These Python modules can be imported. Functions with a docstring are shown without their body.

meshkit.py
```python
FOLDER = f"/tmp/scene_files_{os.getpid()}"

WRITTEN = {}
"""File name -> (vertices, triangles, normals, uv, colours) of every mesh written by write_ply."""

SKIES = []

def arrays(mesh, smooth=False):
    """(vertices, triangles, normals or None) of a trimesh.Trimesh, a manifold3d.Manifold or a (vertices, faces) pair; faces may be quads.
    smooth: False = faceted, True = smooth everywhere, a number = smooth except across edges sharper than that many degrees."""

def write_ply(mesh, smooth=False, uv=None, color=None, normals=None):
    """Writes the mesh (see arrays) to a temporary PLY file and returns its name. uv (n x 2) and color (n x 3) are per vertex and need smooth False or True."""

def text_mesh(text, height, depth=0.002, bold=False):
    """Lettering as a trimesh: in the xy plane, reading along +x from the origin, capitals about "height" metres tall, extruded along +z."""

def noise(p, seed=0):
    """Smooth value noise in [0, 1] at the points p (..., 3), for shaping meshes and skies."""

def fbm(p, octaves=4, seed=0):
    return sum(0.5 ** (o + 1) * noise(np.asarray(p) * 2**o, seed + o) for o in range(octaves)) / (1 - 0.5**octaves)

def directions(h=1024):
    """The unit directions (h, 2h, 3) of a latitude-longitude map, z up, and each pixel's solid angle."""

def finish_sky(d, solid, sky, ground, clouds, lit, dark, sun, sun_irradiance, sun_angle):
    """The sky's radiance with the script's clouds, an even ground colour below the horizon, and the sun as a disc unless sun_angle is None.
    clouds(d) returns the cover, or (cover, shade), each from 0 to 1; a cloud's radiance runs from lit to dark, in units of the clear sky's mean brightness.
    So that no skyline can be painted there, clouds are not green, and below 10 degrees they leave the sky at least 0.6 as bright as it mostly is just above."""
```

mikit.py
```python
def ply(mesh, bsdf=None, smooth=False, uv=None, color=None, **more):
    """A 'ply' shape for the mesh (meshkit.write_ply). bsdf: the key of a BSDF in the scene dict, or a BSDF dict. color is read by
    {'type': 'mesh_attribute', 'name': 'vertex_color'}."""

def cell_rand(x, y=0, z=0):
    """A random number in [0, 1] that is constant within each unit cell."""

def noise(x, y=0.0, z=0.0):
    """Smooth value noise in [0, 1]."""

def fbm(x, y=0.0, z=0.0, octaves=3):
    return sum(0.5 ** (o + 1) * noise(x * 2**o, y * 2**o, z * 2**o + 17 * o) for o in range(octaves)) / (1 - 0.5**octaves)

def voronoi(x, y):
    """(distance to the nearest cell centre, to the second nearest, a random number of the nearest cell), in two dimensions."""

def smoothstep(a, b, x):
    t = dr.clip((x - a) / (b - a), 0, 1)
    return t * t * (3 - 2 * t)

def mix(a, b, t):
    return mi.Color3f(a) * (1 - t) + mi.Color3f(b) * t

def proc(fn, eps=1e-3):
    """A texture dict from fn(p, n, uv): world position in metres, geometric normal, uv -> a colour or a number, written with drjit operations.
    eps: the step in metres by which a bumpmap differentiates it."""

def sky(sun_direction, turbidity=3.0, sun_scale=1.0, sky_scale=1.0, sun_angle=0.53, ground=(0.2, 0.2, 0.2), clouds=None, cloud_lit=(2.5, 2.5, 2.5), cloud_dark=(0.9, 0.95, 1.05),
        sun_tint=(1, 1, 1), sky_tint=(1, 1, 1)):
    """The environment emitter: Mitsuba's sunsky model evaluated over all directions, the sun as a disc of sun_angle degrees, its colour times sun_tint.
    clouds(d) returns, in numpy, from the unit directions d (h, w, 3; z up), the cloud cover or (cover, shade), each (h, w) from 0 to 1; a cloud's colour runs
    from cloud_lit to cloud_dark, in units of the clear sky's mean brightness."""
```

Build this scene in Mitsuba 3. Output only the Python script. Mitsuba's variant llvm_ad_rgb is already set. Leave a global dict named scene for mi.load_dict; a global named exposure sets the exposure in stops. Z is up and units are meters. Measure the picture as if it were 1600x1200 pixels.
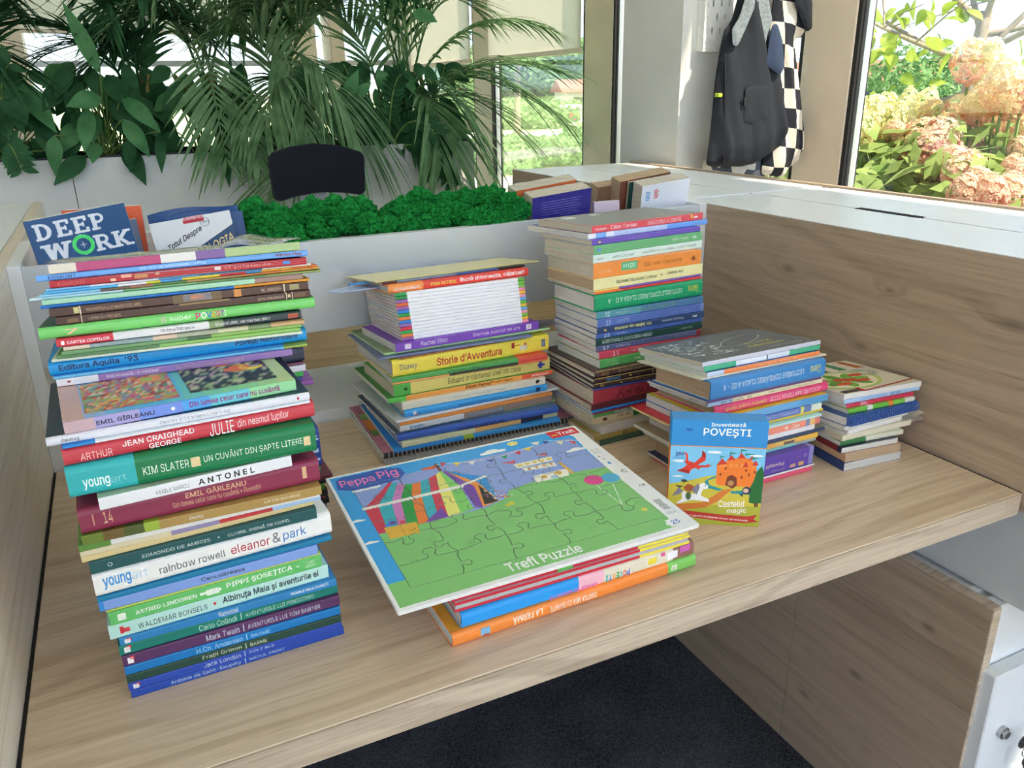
import math, random
import numpy as np, trimesh, drjit as dr, mitsuba as mi
import shapely
from shapely import Polygon, Point, LineString, box as sbox, affinity
from shapely.ops import unary_union
import mikit, meshkit
from mikit import proc, noise, fbm, voronoi, smoothstep, mix
T = mi.ScalarTransform4f
random.seed(7); rng = np.random.default_rng(7)
PI = math.pi
scene, labels = {}, {}
H0 = 0.74                     # desk top above the floor; coordinates below are given relative to the desk top

# ---------------------------------------------------------------- camera, sky, exposure
exposure = 3.45
pitch, roll, yaw, eye = 0.35122, 0.0187, 0.442387, np.array([0, 0, 0.5487 + H0])
fwd = np.array([math.sin(yaw) * math.cos(pitch), math.cos(yaw) * math.cos(pitch), -math.sin(pitch)])
rgt = np.array([math.cos(yaw), -math.sin(yaw), 0]); dwn = np.cross(fwd, rgt)
dwn2 = -math.sin(roll) * rgt + math.cos(roll) * dwn
scene['camera'] = {'type': 'perspective', 'fov': 2 * math.degrees(math.atan(800 / 1254.4)), 'fov_axis': 'x', 'near_clip': 0.05, 'far_clip': 500.0,
                   'to_world': T().look_at(origin=eye.tolist(), target=(eye + fwd).tolist(), up=(-dwn2).tolist())}
def thin_cloud(d):
    n = meshkit.fbm(d * [3, 3, 7] + 5, 4)
    return np.clip((n - 0.42) * 2.2, 0, 0.8)
SUN = np.array([0.25, -0.55, 0.76])
scene['sky'] = mikit.sky(SUN, turbidity=3.5, sun_scale=0.9, sky_scale=1.0, ground=(0.26, 0.25, 0.24), clouds=thin_cloud, cloud_lit=(2.2, 2.2, 2.2), cloud_dark=(1.2, 1.25, 1.3), sun_angle=1.0)

# ---------------------------------------------------------------- helpers
def col(h):
    h = h.lstrip('#'); c = np.array([int(h[i:i + 2], 16) for i in (0, 2, 4)]) / 255
    return np.where(c <= 0.04045, c / 12.92, ((c + 0.055) / 1.055) ** 2.4)
def rgb(h): return {'type': 'rgb', 'value': [float(x) for x in (col(h) if isinstance(h, str) else h)]}
def C3(h): return mi.Color3f(*[float(x) for x in col(h)])
def mat(key, base, rough=0.5, **kw):
    scene[key] = {'type': 'twosided', 'b': {'type': 'principled', 'base_color': base if isinstance(base, dict) else rgb(base), 'roughness': rough, **kw}}
used = {}
def key_for(name):
    n = used.get(name, 0); used[name] = n + 1
    return name if n == 0 else f'{name}_{n:03d}'
def say(k, label=None, cat=None, group=None, kind=None):
    d = {a: b for a, b in (('label', label), ('category', cat), ('group', group), ('kind', kind)) if b}
    if d: labels[k] = d
    return k
def thing(name, label, cat, group=None): return say(key_for(name), label, cat, group)
def put(key, mesh, bsdf, smooth=False, color=None, uv=None, to=None):
    v, f, _ = meshkit.arrays(mesh)
    v = v + [0, 0, H0] if to is None else v
    scene[key] = mikit.ply((v, f), bsdf, smooth=smooth, color=color, uv=uv, **({} if to is None else {'to_world': to}))
    return key
def part(parent, name, mesh, bsdf, label=None, kind=None, **kw):
    k = key_for(parent + '__' + name)
    put(k, mesh, bsdf, **kw)
    say(k, label, kind=kind)
    return k
def struct(name, mesh, bsdf, **kw):
    k = key_for(name); put(k, mesh, bsdf, **kw); labels[k] = {'kind': 'structure'}; return k
def bx(x0, x1, y0, y1, z0, z1, b=0.0):
    m = trimesh.creation.box(bounds=[[x0, y0, z0], [x1, y1, z1]])
    if b:
        pts = []
        for sx in (0, 1):
            for sy in (0, 1):
                for sz in (0, 1):
                    c = np.array([(x0, x1)[sx], (y0, y1)[sy], (z0, z1)[sz]], float); s = 1 - 2 * np.array([sx, sy, sz])
                    for a in range(3):
                        q = c + s * b; q[a] = c[a]; pts.append(q)
        m = trimesh.convex.convex_hull(np.array(pts))
    return m
def cat(*ms): return trimesh.util.concatenate(list(ms))
def tube(pts, r, sides=8, caps=True):
    p = np.asarray(pts, float); r = np.broadcast_to(r, (len(p),))
    t = np.gradient(p, axis=0); t /= np.linalg.norm(t, axis=1, keepdims=True) + 1e-12
    a = np.cross(t, np.where(np.abs(t[:, 2:]) < 0.9, [0, 0, 1.0], [1.0, 0, 0])); a /= np.linalg.norm(a, axis=1, keepdims=True) + 1e-12
    b = np.cross(t, a); an = np.arange(sides) * 2 * PI / sides
    v = (p[:, None] + r[:, None, None] * (np.cos(an)[None, :, None] * a[:, None] + np.sin(an)[None, :, None] * b[:, None])).reshape(-1, 3)
    f = []
    for i in range(len(p) - 1):
        for j in range(sides):
            q, w = i * sides + j, i * sides + (j + 1) % sides
            f += [[q, w, w + sides], [q, w + sides, q + sides]]
    n = len(v); v = np.vstack([v, p[0], p[-1]]); e = (len(p) - 1) * sides
    for j in range(sides): f += [[n, (j + 1) % sides, j], [n + 1, e + j, e + (j + 1) % sides]]
    return trimesh.Trimesh(v, f, process=False)
def lathe(prof, n=24):
    m = trimesh.creation.revolve(np.array(prof, float), sections=n); return m
def bez(P, n):
    t = np.linspace(0, 1, n)[:, None]; P = [np.array(q, float) for q in P]
    if len(P) == 3: return (1 - t) ** 2 * P[0] + 2 * t * (1 - t) * P[1] + t * t * P[2]
    return (1 - t) ** 3 * P[0] + 3 * t * (1 - t) ** 2 * P[1] + 3 * t * t * (1 - t) * P[2] + t ** 3 * P[3]
class Quads:            # a mesh of loose coloured polygons
    def __init__(s): s.v, s.f, s.c = [], [], []
    def add(s, pts, c):
        if len(pts) == 4:           # long thin strips are cut into shorter quads
            p = np.asarray(pts, float); a, b = np.linalg.norm(p[1] - p[0]), np.linalg.norm(p[2] - p[1])
            if min(a, b) < 2e-6: return
            k = int(min(max(a, b) / max(min(a, b), 1e-7) / 60, 24)) + 1
            if k > 1:
                if a < b: p = np.roll(p, -1, axis=0)
                for i in range(k):
                    t0, t1 = i / k, (i + 1) / k; s.add([tuple(p[0] + (p[1] - p[0]) * t0), tuple(p[0] + (p[1] - p[0]) * t1), tuple(p[3] + (p[2] - p[3]) * t1), tuple(p[3] + (p[2] - p[3]) * t0)], c)
                return
        n = len(s.v); s.v += [list(map(float, p)) for p in pts]; s.c += [list(c)] * len(pts)
        for i in range(1, len(pts) - 1): s.f.append([n, n + i, n + i + 1])
    def mesh(s, v, f, c):
        n = len(s.v); s.v += np.asarray(v, float).tolist(); s.f += (np.asarray(f) + n).tolist()
        c = np.asarray(c, float); s.c += (np.tile(c, (len(v), 1)) if c.ndim == 1 else c).tolist()
    def out(s): return np.array(s.v), np.array(s.f), np.array(s.c)
_txt = {}
def text2d(s, bold=False):
    """lettering scaled into the unit square (its own box), flat, facing +z"""
    if (s, bold) not in _txt:
        m = meshkit.text_mesh(s, 1.0, 0.02, bold); v, f = np.array(m.vertices), np.array(m.faces)
        top = v[f][:, :, 2].min(1) > 0.015; f = f[top]
        lo, hi = v.min(0), v.max(0); v = (v - lo) / np.where(hi - lo > 1e-9, hi - lo, 1)
        e1, e2 = v[f[:, 1]] - v[f[:, 0]], v[f[:, 2]] - v[f[:, 0]]; f = f[np.abs(np.cross(e1, e2)[:, 2]) > 2e-3 * np.maximum((e1 ** 2).sum(1), (e2 ** 2).sum(1))]
        idx, inv = np.unique(f, return_inverse=True)
        _txt[(s, bold)] = (v[idx][:, :2], inv.reshape(f.shape))
    return _txt[(s, bold)]
def tri_poly(g, cell=None):
    """flat triangles of a shapely polygon or multipolygon"""
    V, F, n = [], [], 0
    if cell and not g.is_empty:
        x0, y0, x1, y1 = g.bounds
        if max(x1 - x0, y1 - y0) > cell:
            xs, ys = np.arange(math.floor(x0 / cell), math.ceil(x1 / cell)) * cell, np.arange(math.floor(y0 / cell), math.ceil(y1 / cell)) * cell
            g = shapely.geometrycollections([shapely.intersection(g, sbox(x, y, x + cell, y + cell)) for x in xs for y in ys])
            parts_ = []
            for q in g.geoms: parts_ += list(getattr(q, 'geoms', [q]))
            g = shapely.geometrycollections(parts_)
    for q in getattr(g, 'geoms', [g]):
        if q.geom_type != 'Polygon' or q.area < 1e-9: continue
        v, f = trimesh.creation.triangulate_polygon(q, engine='earcut')
        V.append(v); F.append(f + n); n += len(v)
    if not V: return np.zeros((0, 2)), np.zeros((0, 3), int)
    V, F = np.vstack(V), np.vstack(F)
    a, b, c = V[F[:, 0]], V[F[:, 1]], V[F[:, 2]]
    s = (b[:, 0] - a[:, 0]) * (c[:, 1] - a[:, 1]) - (b[:, 1] - a[:, 1]) * (c[:, 0] - a[:, 0])
    F[s < 0] = F[s < 0][:, ::-1]
    e = np.max([np.linalg.norm(b - a, axis=1), np.linalg.norm(c - b, axis=1), np.linalg.norm(a - c, axis=1)], axis=0)
    return V, F[np.abs(s) > 2e-3 * e * e]          # no slivers
def extrude(poly, h, z=0.0):
    m = cat(*[trimesh.creation.extrude_polygon(g, h, engine='earcut') for g in getattr(poly, 'geoms', [poly])]); m.apply_translation([0, 0, z]); return m

# ---------------------------------------------------------------- materials
def oak(light, dark, along, scale=1.0, knots=()):
    L, D = C3(light), C3(dark)
    def fn(p, n, uv):
        a = (p.x if along == 'x' else p.y) * scale
        b = (p.y + p.z * 0.9 if along == 'x' else p.z + p.x * 0.9) * scale
        bump = mi.Float(0); dark = mi.Float(0)
        for ka, kb, s in knots:
            d = dr.sqrt(dr.square((a - ka) * 0.45) + dr.square(b - kb)) / s
            bump = bump + dr.exp(-dr.square(d * 1.3)) * 0.22; dark = dark + 0.6 * dr.exp(-dr.square(d * 3.6))
        warp = fbm(a * 1.3, b * 5, 2.0) + bump
        ring = smoothstep(0.35, 0.95, noise(b * 60 + warp * 16, a * 1.6, 3.0))
        fine = noise(a * 7, b * 330, 1.0)
        med = noise(a * 2.4, b * 120, 5.0)
        pore = smoothstep(0.74, 0.92, noise(a * 26, b * 560, 9.0))
        t = 0.34 * ring + 0.18 * med + 0.28 * fine + 0.22 * pore + 0.35 * (fbm(a * 0.7, b * 7, 8.0) - 0.5)
        return mix(mix(L, D, dr.clip(t, 0, 1)), D * 0.35, dr.clip(dark * 0.8, 0, 1))
    return proc(fn)
mat('desk_wood', oak('#dac6ac', '#ad9274', 'x', 1.35), 0.38, specular=0.45)
mat('edge_wood', oak('#cbbba4', '#8d7c68', 'x', 1.6), 0.5)
mat('panel_wood', oak('#b3a08a', '#87745f', 'y', 1.0, knots=((1.096, 1.948, .028), (.669, 1.95, .034), (.915, 1.85, .022), (.874, 1.954, .016), (.693, 1.417, .02), (.92, 1.107, .024), (.813, 1.235, .024))), 0.45)
mat('pale_oak', oak('#d6cdbe', '#b5a995', 'y'), 0.45)  # same laminate as panel_wood, the window light on it put into the colour
mat('far_wood', oak('#c4ad8c', '#9a8060', 'x'), 0.45)
mat('laminate', '#dfe3e4', 0.32, specular=0.5)
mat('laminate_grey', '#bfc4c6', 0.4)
mat('trough_white', '#d9dbd6', 0.45)
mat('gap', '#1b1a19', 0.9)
mat('carpet', proc(lambda p, n, uv: mix(C3('#5a5d64'), C3('#24262b'), dr.clip(0.15 + 0.75 * noise(p.x * 420, p.y * 420) + 0.5 * (fbm(p.x * 9, p.y * 11) - 0.5), 0, 1))), 0.95, specular=0.1)
mat('white_wall', '#e4e6e3', 0.7)
mat('wall_paint', proc(lambda p, n, uv: C3('#d8d9d5') * (0.97 + 0.05 * noise(p.x * 8, p.y * 8, p.z * 8))), 0.8)
mat('ceiling_paint', '#e6e6e2', 0.9)
mat('frame_beige', '#e2d4c0', 0.5)
mat('gasket', '#17181a', 0.6)
mat('alu', '#b9bdbf', 0.35, metallic=0.6)
scene['blind'] = {'type': 'principledthin', 'base_color': proc(lambda p, n, uv: C3('#e6dfd2') * (0.93 + 0.1 * noise(p.y * 600, p.z * 600, p.x * 600))), 'roughness': 0.9, 'diff_trans': 1.0, 'spec_trans': 0.0, 'eta': 1.3}
scene['pane'] = {'type': 'thindielectric', 'int_ior': 1.5, 'specular_transmittance': rgb([0.78, 0.81, 0.8])}
scene['clear_pane'] = {'type': 'thindielectric', 'int_ior': 1.5}
scene['print'] = {'type': 'twosided', 'b': {'type': 'principled', 'base_color': {'type': 'mesh_attribute', 'name': 'vertex_color'}, 'roughness': 0.36, 'specular': 0.45}}
scene['matte_print'] = {'type': 'twosided', 'b': {'type': 'principled', 'base_color': {'type': 'mesh_attribute', 'name': 'vertex_color'}, 'roughness': 0.85, 'specular': 0.2}}
def pages(c, d):
    A, B = C3(c), C3(d)
    return proc(lambda p, n, uv: mix(A, B, dr.clip(0.9 * noise(p.x * 25 + p.z * 60, p.y * 25, p.z * 2300) - 0.1, 0, 1)))
mat('pages_white', pages('#dcdcd6', '#a9a9a4'), 0.9); mat('pages_cream', pages('#d3cbb8', '#9f9684'), 0.9); mat('pages_tan', pages('#c3aa8c', '#93795c'), 0.9)
mat('black_plastic', '#0c0d10', 0.45); mat('black_fabric', proc(lambda p, n, uv: C3('#101420') * (0.8 + 0.4 * noise(p.x * 900, p.y * 900, p.z * 900))), 0.9, sheen=0.3)
mat('steel', '#b8b9ba', 0.25, metallic=1.0); mat('dark_steel', '#6d6e70', 0.3, metallic=1.0)
def leafmat(key, a, b, rough=0.35, trans=0.5):
    A, B = C3(a), C3(b)
    scene[key] = {'type': 'principledthin', 'base_color': proc(lambda p, n, uv: mix(A, B, dr.clip(1.6 * fbm(p.x * 14, p.y * 14, p.z * 14) - 0.3, 0, 1))), 'roughness': rough, 'diff_trans': trans, 'spec_trans': 0.0, 'eta': 1.4}
leafmat('palm_leaf', '#4f774c', '#8fb083', 0.3, 0.6); leafmat('dark_leaf', '#25472d', '#47754f', 0.25, 0.4); leafmat('mid_leaf', '#3b7045', '#6b9f6d', 0.25, 0.5)
leafmat('garden_leaf', '#7c9c56', '#b9cc84', 0.6, 0.8); leafmat('shrub_leaf', '#5d8a52', '#93b57e', 0.7, 0.6); leafmat('tree_leaf', '#7d9b3d', '#b9c962', 0.6, 0.9); leafmat('far_leaf', '#5d8a52', '#93b57e', 0.7, 0.6)
# ---------------------------------------------------------------- the room
HC, FL = 2.15, -0.74
XL, XR, YF, YB, HB = -0.164, 1.086, 0.604, 1.338, 0.323
FX, PX = 2.03, 2.0           # facade glass, room face of its posts
struct('floor', bx(-6, FX + 0.1, -1.9, 6.3, FL - 0.2, FL), 'carpet')
struct('ceiling', bx(-6.2, FX + 0.03, -1.9, 6.4, HC, HC + 0.25), 'ceiling_paint')
struct('wall_left', bx(-6.2, -6, -1.9, 6.4, FL, HC), 'wall_paint')
POSTS = [(-2.13, -1.93), (-0.81, -0.59), (0.52, 0.74), (1.854, 2.053), (3.161, 3.395), (4.429, 4.669), (5.75, 6.1)]
for i, (a, b) in enumerate(POSTS):
    k = struct(f'trim_{i + 1}', bx(PX, FX + 0.03, a, b, FL, HC, 0.004), 'frame_beige')
    for s in (a - 0.014, b):
        part(k, 'gasket', bx(FX - 0.026, FX + 0.03, s, s + 0.014, FL, HC), 'gasket')
for i in range(len(POSTS) - 1):
    a, b = POSTS[i][1] + 0.014, POSTS[i + 1][0] - 0.014
    k = f'window_{i + 1}'
    put(k, bx(FX, FX + 0.008, a, b, FL + 0.06, HC)if 0 else trimesh.Trimesh([[FX, a, FL + .05], [FX, b, FL + .05], [FX, b, HC], [FX, a, HC]], [[0, 1, 2], [0, 2, 3]], process=False), 'pane'); labels[k] = {'kind': 'structure'}
    part(k, 'window_frame', cat(bx(FX - 0.02, FX + 0.02, a, b, FL, FL + 0.06), bx(FX - 0.012, FX + 0.012, a, a + 0.012, FL, HC), bx(FX - 0.012, FX + 0.012, b - 0.012, b, FL, HC)), 'alu')
# roller blinds hanging in the facade and in the far wall
def blind(name, x0, x1, y0, y1, z, label):
    t = thing(name, label, 'roller blind')
    part(t, 'cloth', trimesh.Trimesh([[x0, y0, z], [x1 if x1 - x0 > .1 else x0, y1 if x1 - x0 < .1 else y0, z], [x1 if x1 - x0 > .1 else x0, y1 if x1 - x0 < .1 else y0, HC], [x0, y0, HC]], [[0, 1, 2], [0, 2, 3]], process=False), 'blind')
    part(t, 'bottom_rail', bx(x0 - 0.006, x1 + 0.006, y0 - (0.006 if x1 - x0 > .1 else 0), y1 + (0.006 if x1 - x0 > .1 else 0), z - 0.022, z), 'frame_beige')
blind('roller_blind', 1.985, 1.988, 3.40, 4.42, 0.722, 'beige roller blind half lowered over the window right of the palms')
blind('roller_blind', 1.985, 1.988, 4.675, 5.74, 0.722, 'beige roller blind behind the right-hand palm')
# far wall: posts, panes and blinds
FARP = [(-6, -5.6), (-4.0, -3.75), (-2.3, -2.05), (-0.62, -0.38), (1.2, 1.42), (1.52, 1.62), (2.0, 2.2)]
for i, (a, b) in enumerate(FARP): struct(f'trim_{i + 20}', bx(a, b, 6.1, 6.35, FL, HC, 0.006), 'frame_beige')
for i in range(len(FARP) - 1):
    a, b = FARP[i][1], FARP[i + 1][0]; k = f'window_{i + 20}'
    put(k, trimesh.Trimesh([[a, 6.2, FL], [b, 6.2, FL], [b, 6.2, HC], [a, 6.2, HC]], [[0, 1, 2], [0, 2, 3]], process=False), 'pane'); labels[k] = {'kind': 'structure'}
    part(k, 'transom', bx(a, b, 6.16, 6.22, 0.735, 0.77), 'alu')
blind('roller_blind', -2.05, -0.62, 6.12, 6.123, 0.95, 'beige roller blind at the top left behind the palm fronds')
blind('roller_blind', -0.38, 1.2, 6.12, 6.123, 0.95, 'wide beige roller blind above the bright far window behind the palms')
# rear side of the room: a glazed front between posts
for i in range(6): struct(f'trim_{i + 40}', bx(-6 + i * 1.63 - 0.08, -6 + i * 1.63 + 0.08, -1.9, -1.75, FL, HC), 'frame_beige')
# pier with its pegboard
struct('wall_pier', cat(bx(1.548, 1.90, 2.07, 2.38, FL, HC)), 'wall_paint')
# ---------------------------------------------------------------- desk, side cabinets, shelf boxes
t = thing('desk', 'light oak desk top carrying the stacks of books', 'desk')
part(t, 'desk_top', bx(XL + 0.004, XR - 0.004, YF + 0.002, YB - 0.004, -0.034, 0, 0.0012), 'desk_wood')
part(t, 'front_edge', bx(XL + 0.004, XR - 0.004, YF, YF + 0.002, -0.0335, -0.0008), 'edge_wood', 'pale grained edge band')
for x in (XL + 0.0002, XR - 0.0038): part(t, 'side_joint', bx(x, x + 0.0036, YF + 0.004, YB - 0.004, -0.033, -0.0012), 'gap', 'dark strip standing for the shade in the joint beside the panel')  # dark filler strips: the shade of the side grooves put into the colour
part(t, 'frame_beam', bx(XL + 0.05, XR - 0.05, YB - 0.14, YB - 0.08, -0.09, -0.034), 'laminate_grey')
part(t, 'leg', bx(XL + 0.002, XL + 0.03, YF + 0.1, YB - 0.02, FL, -0.034), 'laminate')
t = thing('desk', 'opposite oak desk seen through the gap under the planter box', 'desk')
part(t, 'desk_top', bx(XL + 0.002, XR - 0.002, 1.585, 2.262, -0.034, 0, 0.0012), 'far_wood')
part(t, 'leg', bx(XL + 0.002, XL + 0.03, 1.62, 2.2, FL, -0.034), 'laminate')
# left side cabinet
t = thing('side_cabinet', 'side cabinet left of the desk with white top and oak panel', 'cabinet')
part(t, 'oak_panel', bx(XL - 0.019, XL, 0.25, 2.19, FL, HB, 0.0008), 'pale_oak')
part(t, 'body', bx(-0.62, XL - 0.0195, 0.25, 2.185, FL, HB - 0.02), 'laminate')
part(t, 'lid', bx(-0.62, XL - 0.021, 0.25, 1.30, HB - 0.019, HB - 0.001, 0.001), 'laminate')
part(t, 'lid', bx(-0.62, XL - 0.021, 1.303, 2.188, HB - 0.019, HB - 0.001, 0.001), 'laminate')
# right side cabinet
t = thing('side_cabinet', 'long side cabinet right of the desk with white lids and oak panel', 'cabinet')
part(t, 'oak_panel', bx(XR, XR + 0.018, 0.42, 2.262, -0.03, HB - 0.0012, 0.0008), 'panel_wood')
part(t, 'edge_strip', bx(XR, XR + 0.016, 0.42, 2.262, HB - 0.0012, HB), 'laminate', 'cream top edge')
part(t, 'body', bx(XR + 0.0185, 1.50, 0.42, 2.26, -0.19, HB - 0.03), 'laminate_grey')
for y0, y1 in ((0.42, 1.395), (1.435, 2.26)):
    part(t, 'lid', bx(XR + 0.021, 1.283, y0, y1, HB - 0.02, HB - 0.002, 0.0015), 'laminate')
    part(t, 'lid', bx(1.287 if y0 > 1 else 1.2885, 1.503, y0, y1, HB - 0.02, HB - 0.002, 0.0015), 'laminate')
part(t, 'lid_grip', bx(1.278, 1.296, 0.99, 1.135, HB - 0.0205, HB - 0.0012), 'gap', 'dark grip slot')
part(t, 'cross_strip', bx(XR + 0.021, 1.503, 1.40, 1.43, HB - 0.02, HB - 0.004, 0.001), 'laminate')
part(t, 'back_panel', bx(1.507, 1.523, 0.42, 2.262, FL, HB + 0.002), 'panel_wood')
# pedestal under the right end
t = thing('drawer_pedestal', 'white drawer pedestal with oak side under the right end of the desk', 'drawer unit')
part(t, 'oak_side', bx(XR - 0.018, XR, 0.60, 0.968, FL, -0.19, 0.0008), 'panel_wood')
part(t, 'oak_side', bx(XR - 0.018, XR, 0.9695, 1.60, FL, -0.19, 0.0008), 'panel_wood')
part(t, 'front_edge', cat(bx(XR - 0.018, XR, 0.598, 0.60, FL, -0.19), bx(XR - 0.018, XR, 0.60, 1.60, -0.19, -0.1885)), 'edge_wood', 'pale edge band')
part(t, 'body', bx(XR + 0.001, 1.50, 0.63, 1.58, FL, -0.215), 'laminate_grey')
part(t, 'top', bx(XR + 0.001, 1.50, 0.66, 1.58, -0.214, -0.196), 'laminate')
part(t, 'drawer_lip', cat(bx(XR + 0.001, 1.50, 0.632, 0.658, -0.214, -0.2, 0.001), bx(XR + 0.001, 1.5, 0.645, 0.658, -0.2, -0.192, 0.001)), 'laminate')
k = part(t, 'drawer', bx(XR + 0.001, 1.50, 0.603, 0.63, -0.305, -0.193, 0.002), 'laminate')
k = part(t, 'door', bx(XR - 0.012, 1.50, 0.577, 0.602, FL + 0.03, -0.299, 0.002), 'laminate')
def disc(c, r, d, n=20): m = trimesh.creation.cylinder(r, d, sections=n); m.apply_transform(trimesh.transformations.rotation_matrix(PI / 2, [1, 0, 0])); m.apply_translation(c); return m
part(k, 'lock', cat(disc((1.118, 0.574, -0.418), 0.011, 0.008), disc((1.118, 0.569, -0.418), 0.007, 0.008)), 'steel', 'round chrome lock')
def key_shape():
    s = Point(0, 0).buffer(0.0115, 12).difference(Point(0, 0.006).buffer(0.0028)).union(sbox(-0.004, -0.036, 0.004, -0.009)).union(sbox(-0.006, -0.013, 0.006, -0.008))
    m = extrude(s, 0.002, -0.001); return m
t = thing('key_pair', 'two small silver keys hanging from the pedestal lock', 'key')
m = key_shape(); m.apply_transform(trimesh.transformations.rotation_matrix(PI / 2, [1, 0, 0])); m2 = m.copy()
m.apply_transform(trimesh.transformations.rotation_matrix(math.radians(-62), [0, 1, 0])); m.apply_translation([1.142, 0.553, -0.43])
m2.apply_translation([1.155, 0.548, -0.468]); 
part(t, 'key', m, 'dark_steel'); part(t, 'key', m2, 'dark_steel')
ring = [[1.150 + 0.011 * math.cos(a), 0.5495, -0.447 + 0.012 * math.sin(a)] for a in np.linspace(0, 2 * PI, 20)]
part(t, 'ring', tube(ring, 0.0009, 6), 'steel')
# the shelf box between the two desks: end boards, bottom board, raised planter
t = thing('planter_shelf', 'white planter box bridging the back of the desk between two end boards', 'shelf')
DB = 1.585
part(t, 'end_board', bx(XL, XL + 0.018, YB, DB, -0.02, HB, 0.0008), 'laminate')
part(t, 'end_board', bx(XR - 0.0185, XR - 0.0005, YB, DB, -0.02, HB, 0.0008), 'laminate')
part(t, 'bottom_board', bx(XL + 0.018, XR - 0.0185, YB, DB - 0.005, -0.004, 0.02, 0.0008), 'laminate')
part(t, 'front_panel', bx(XL + 0.018, XR - 0.0185, YB + 0.002, YB + 0.02, 0.165, HB - 0.004, 0.0008), 'laminate_grey')
part(t, 'back_panel', bx(XL + 0.018, XR - 0.0185, DB - 0.02, DB - 0.002, 0.165, HB, 0.0008), 'laminate')
part(t, 'base', bx(XL + 0.018, XR - 0.0185, YB + 0.02, DB - 0.02, 0.165, 0.18), 'laminate')
for x in (0.182, 0.705): part(t, 'divider', bx(x - 0.006, x + 0.006, YB + 0.02, DB - 0.02, 0.18, HB - 0.012), 'laminate')
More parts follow.
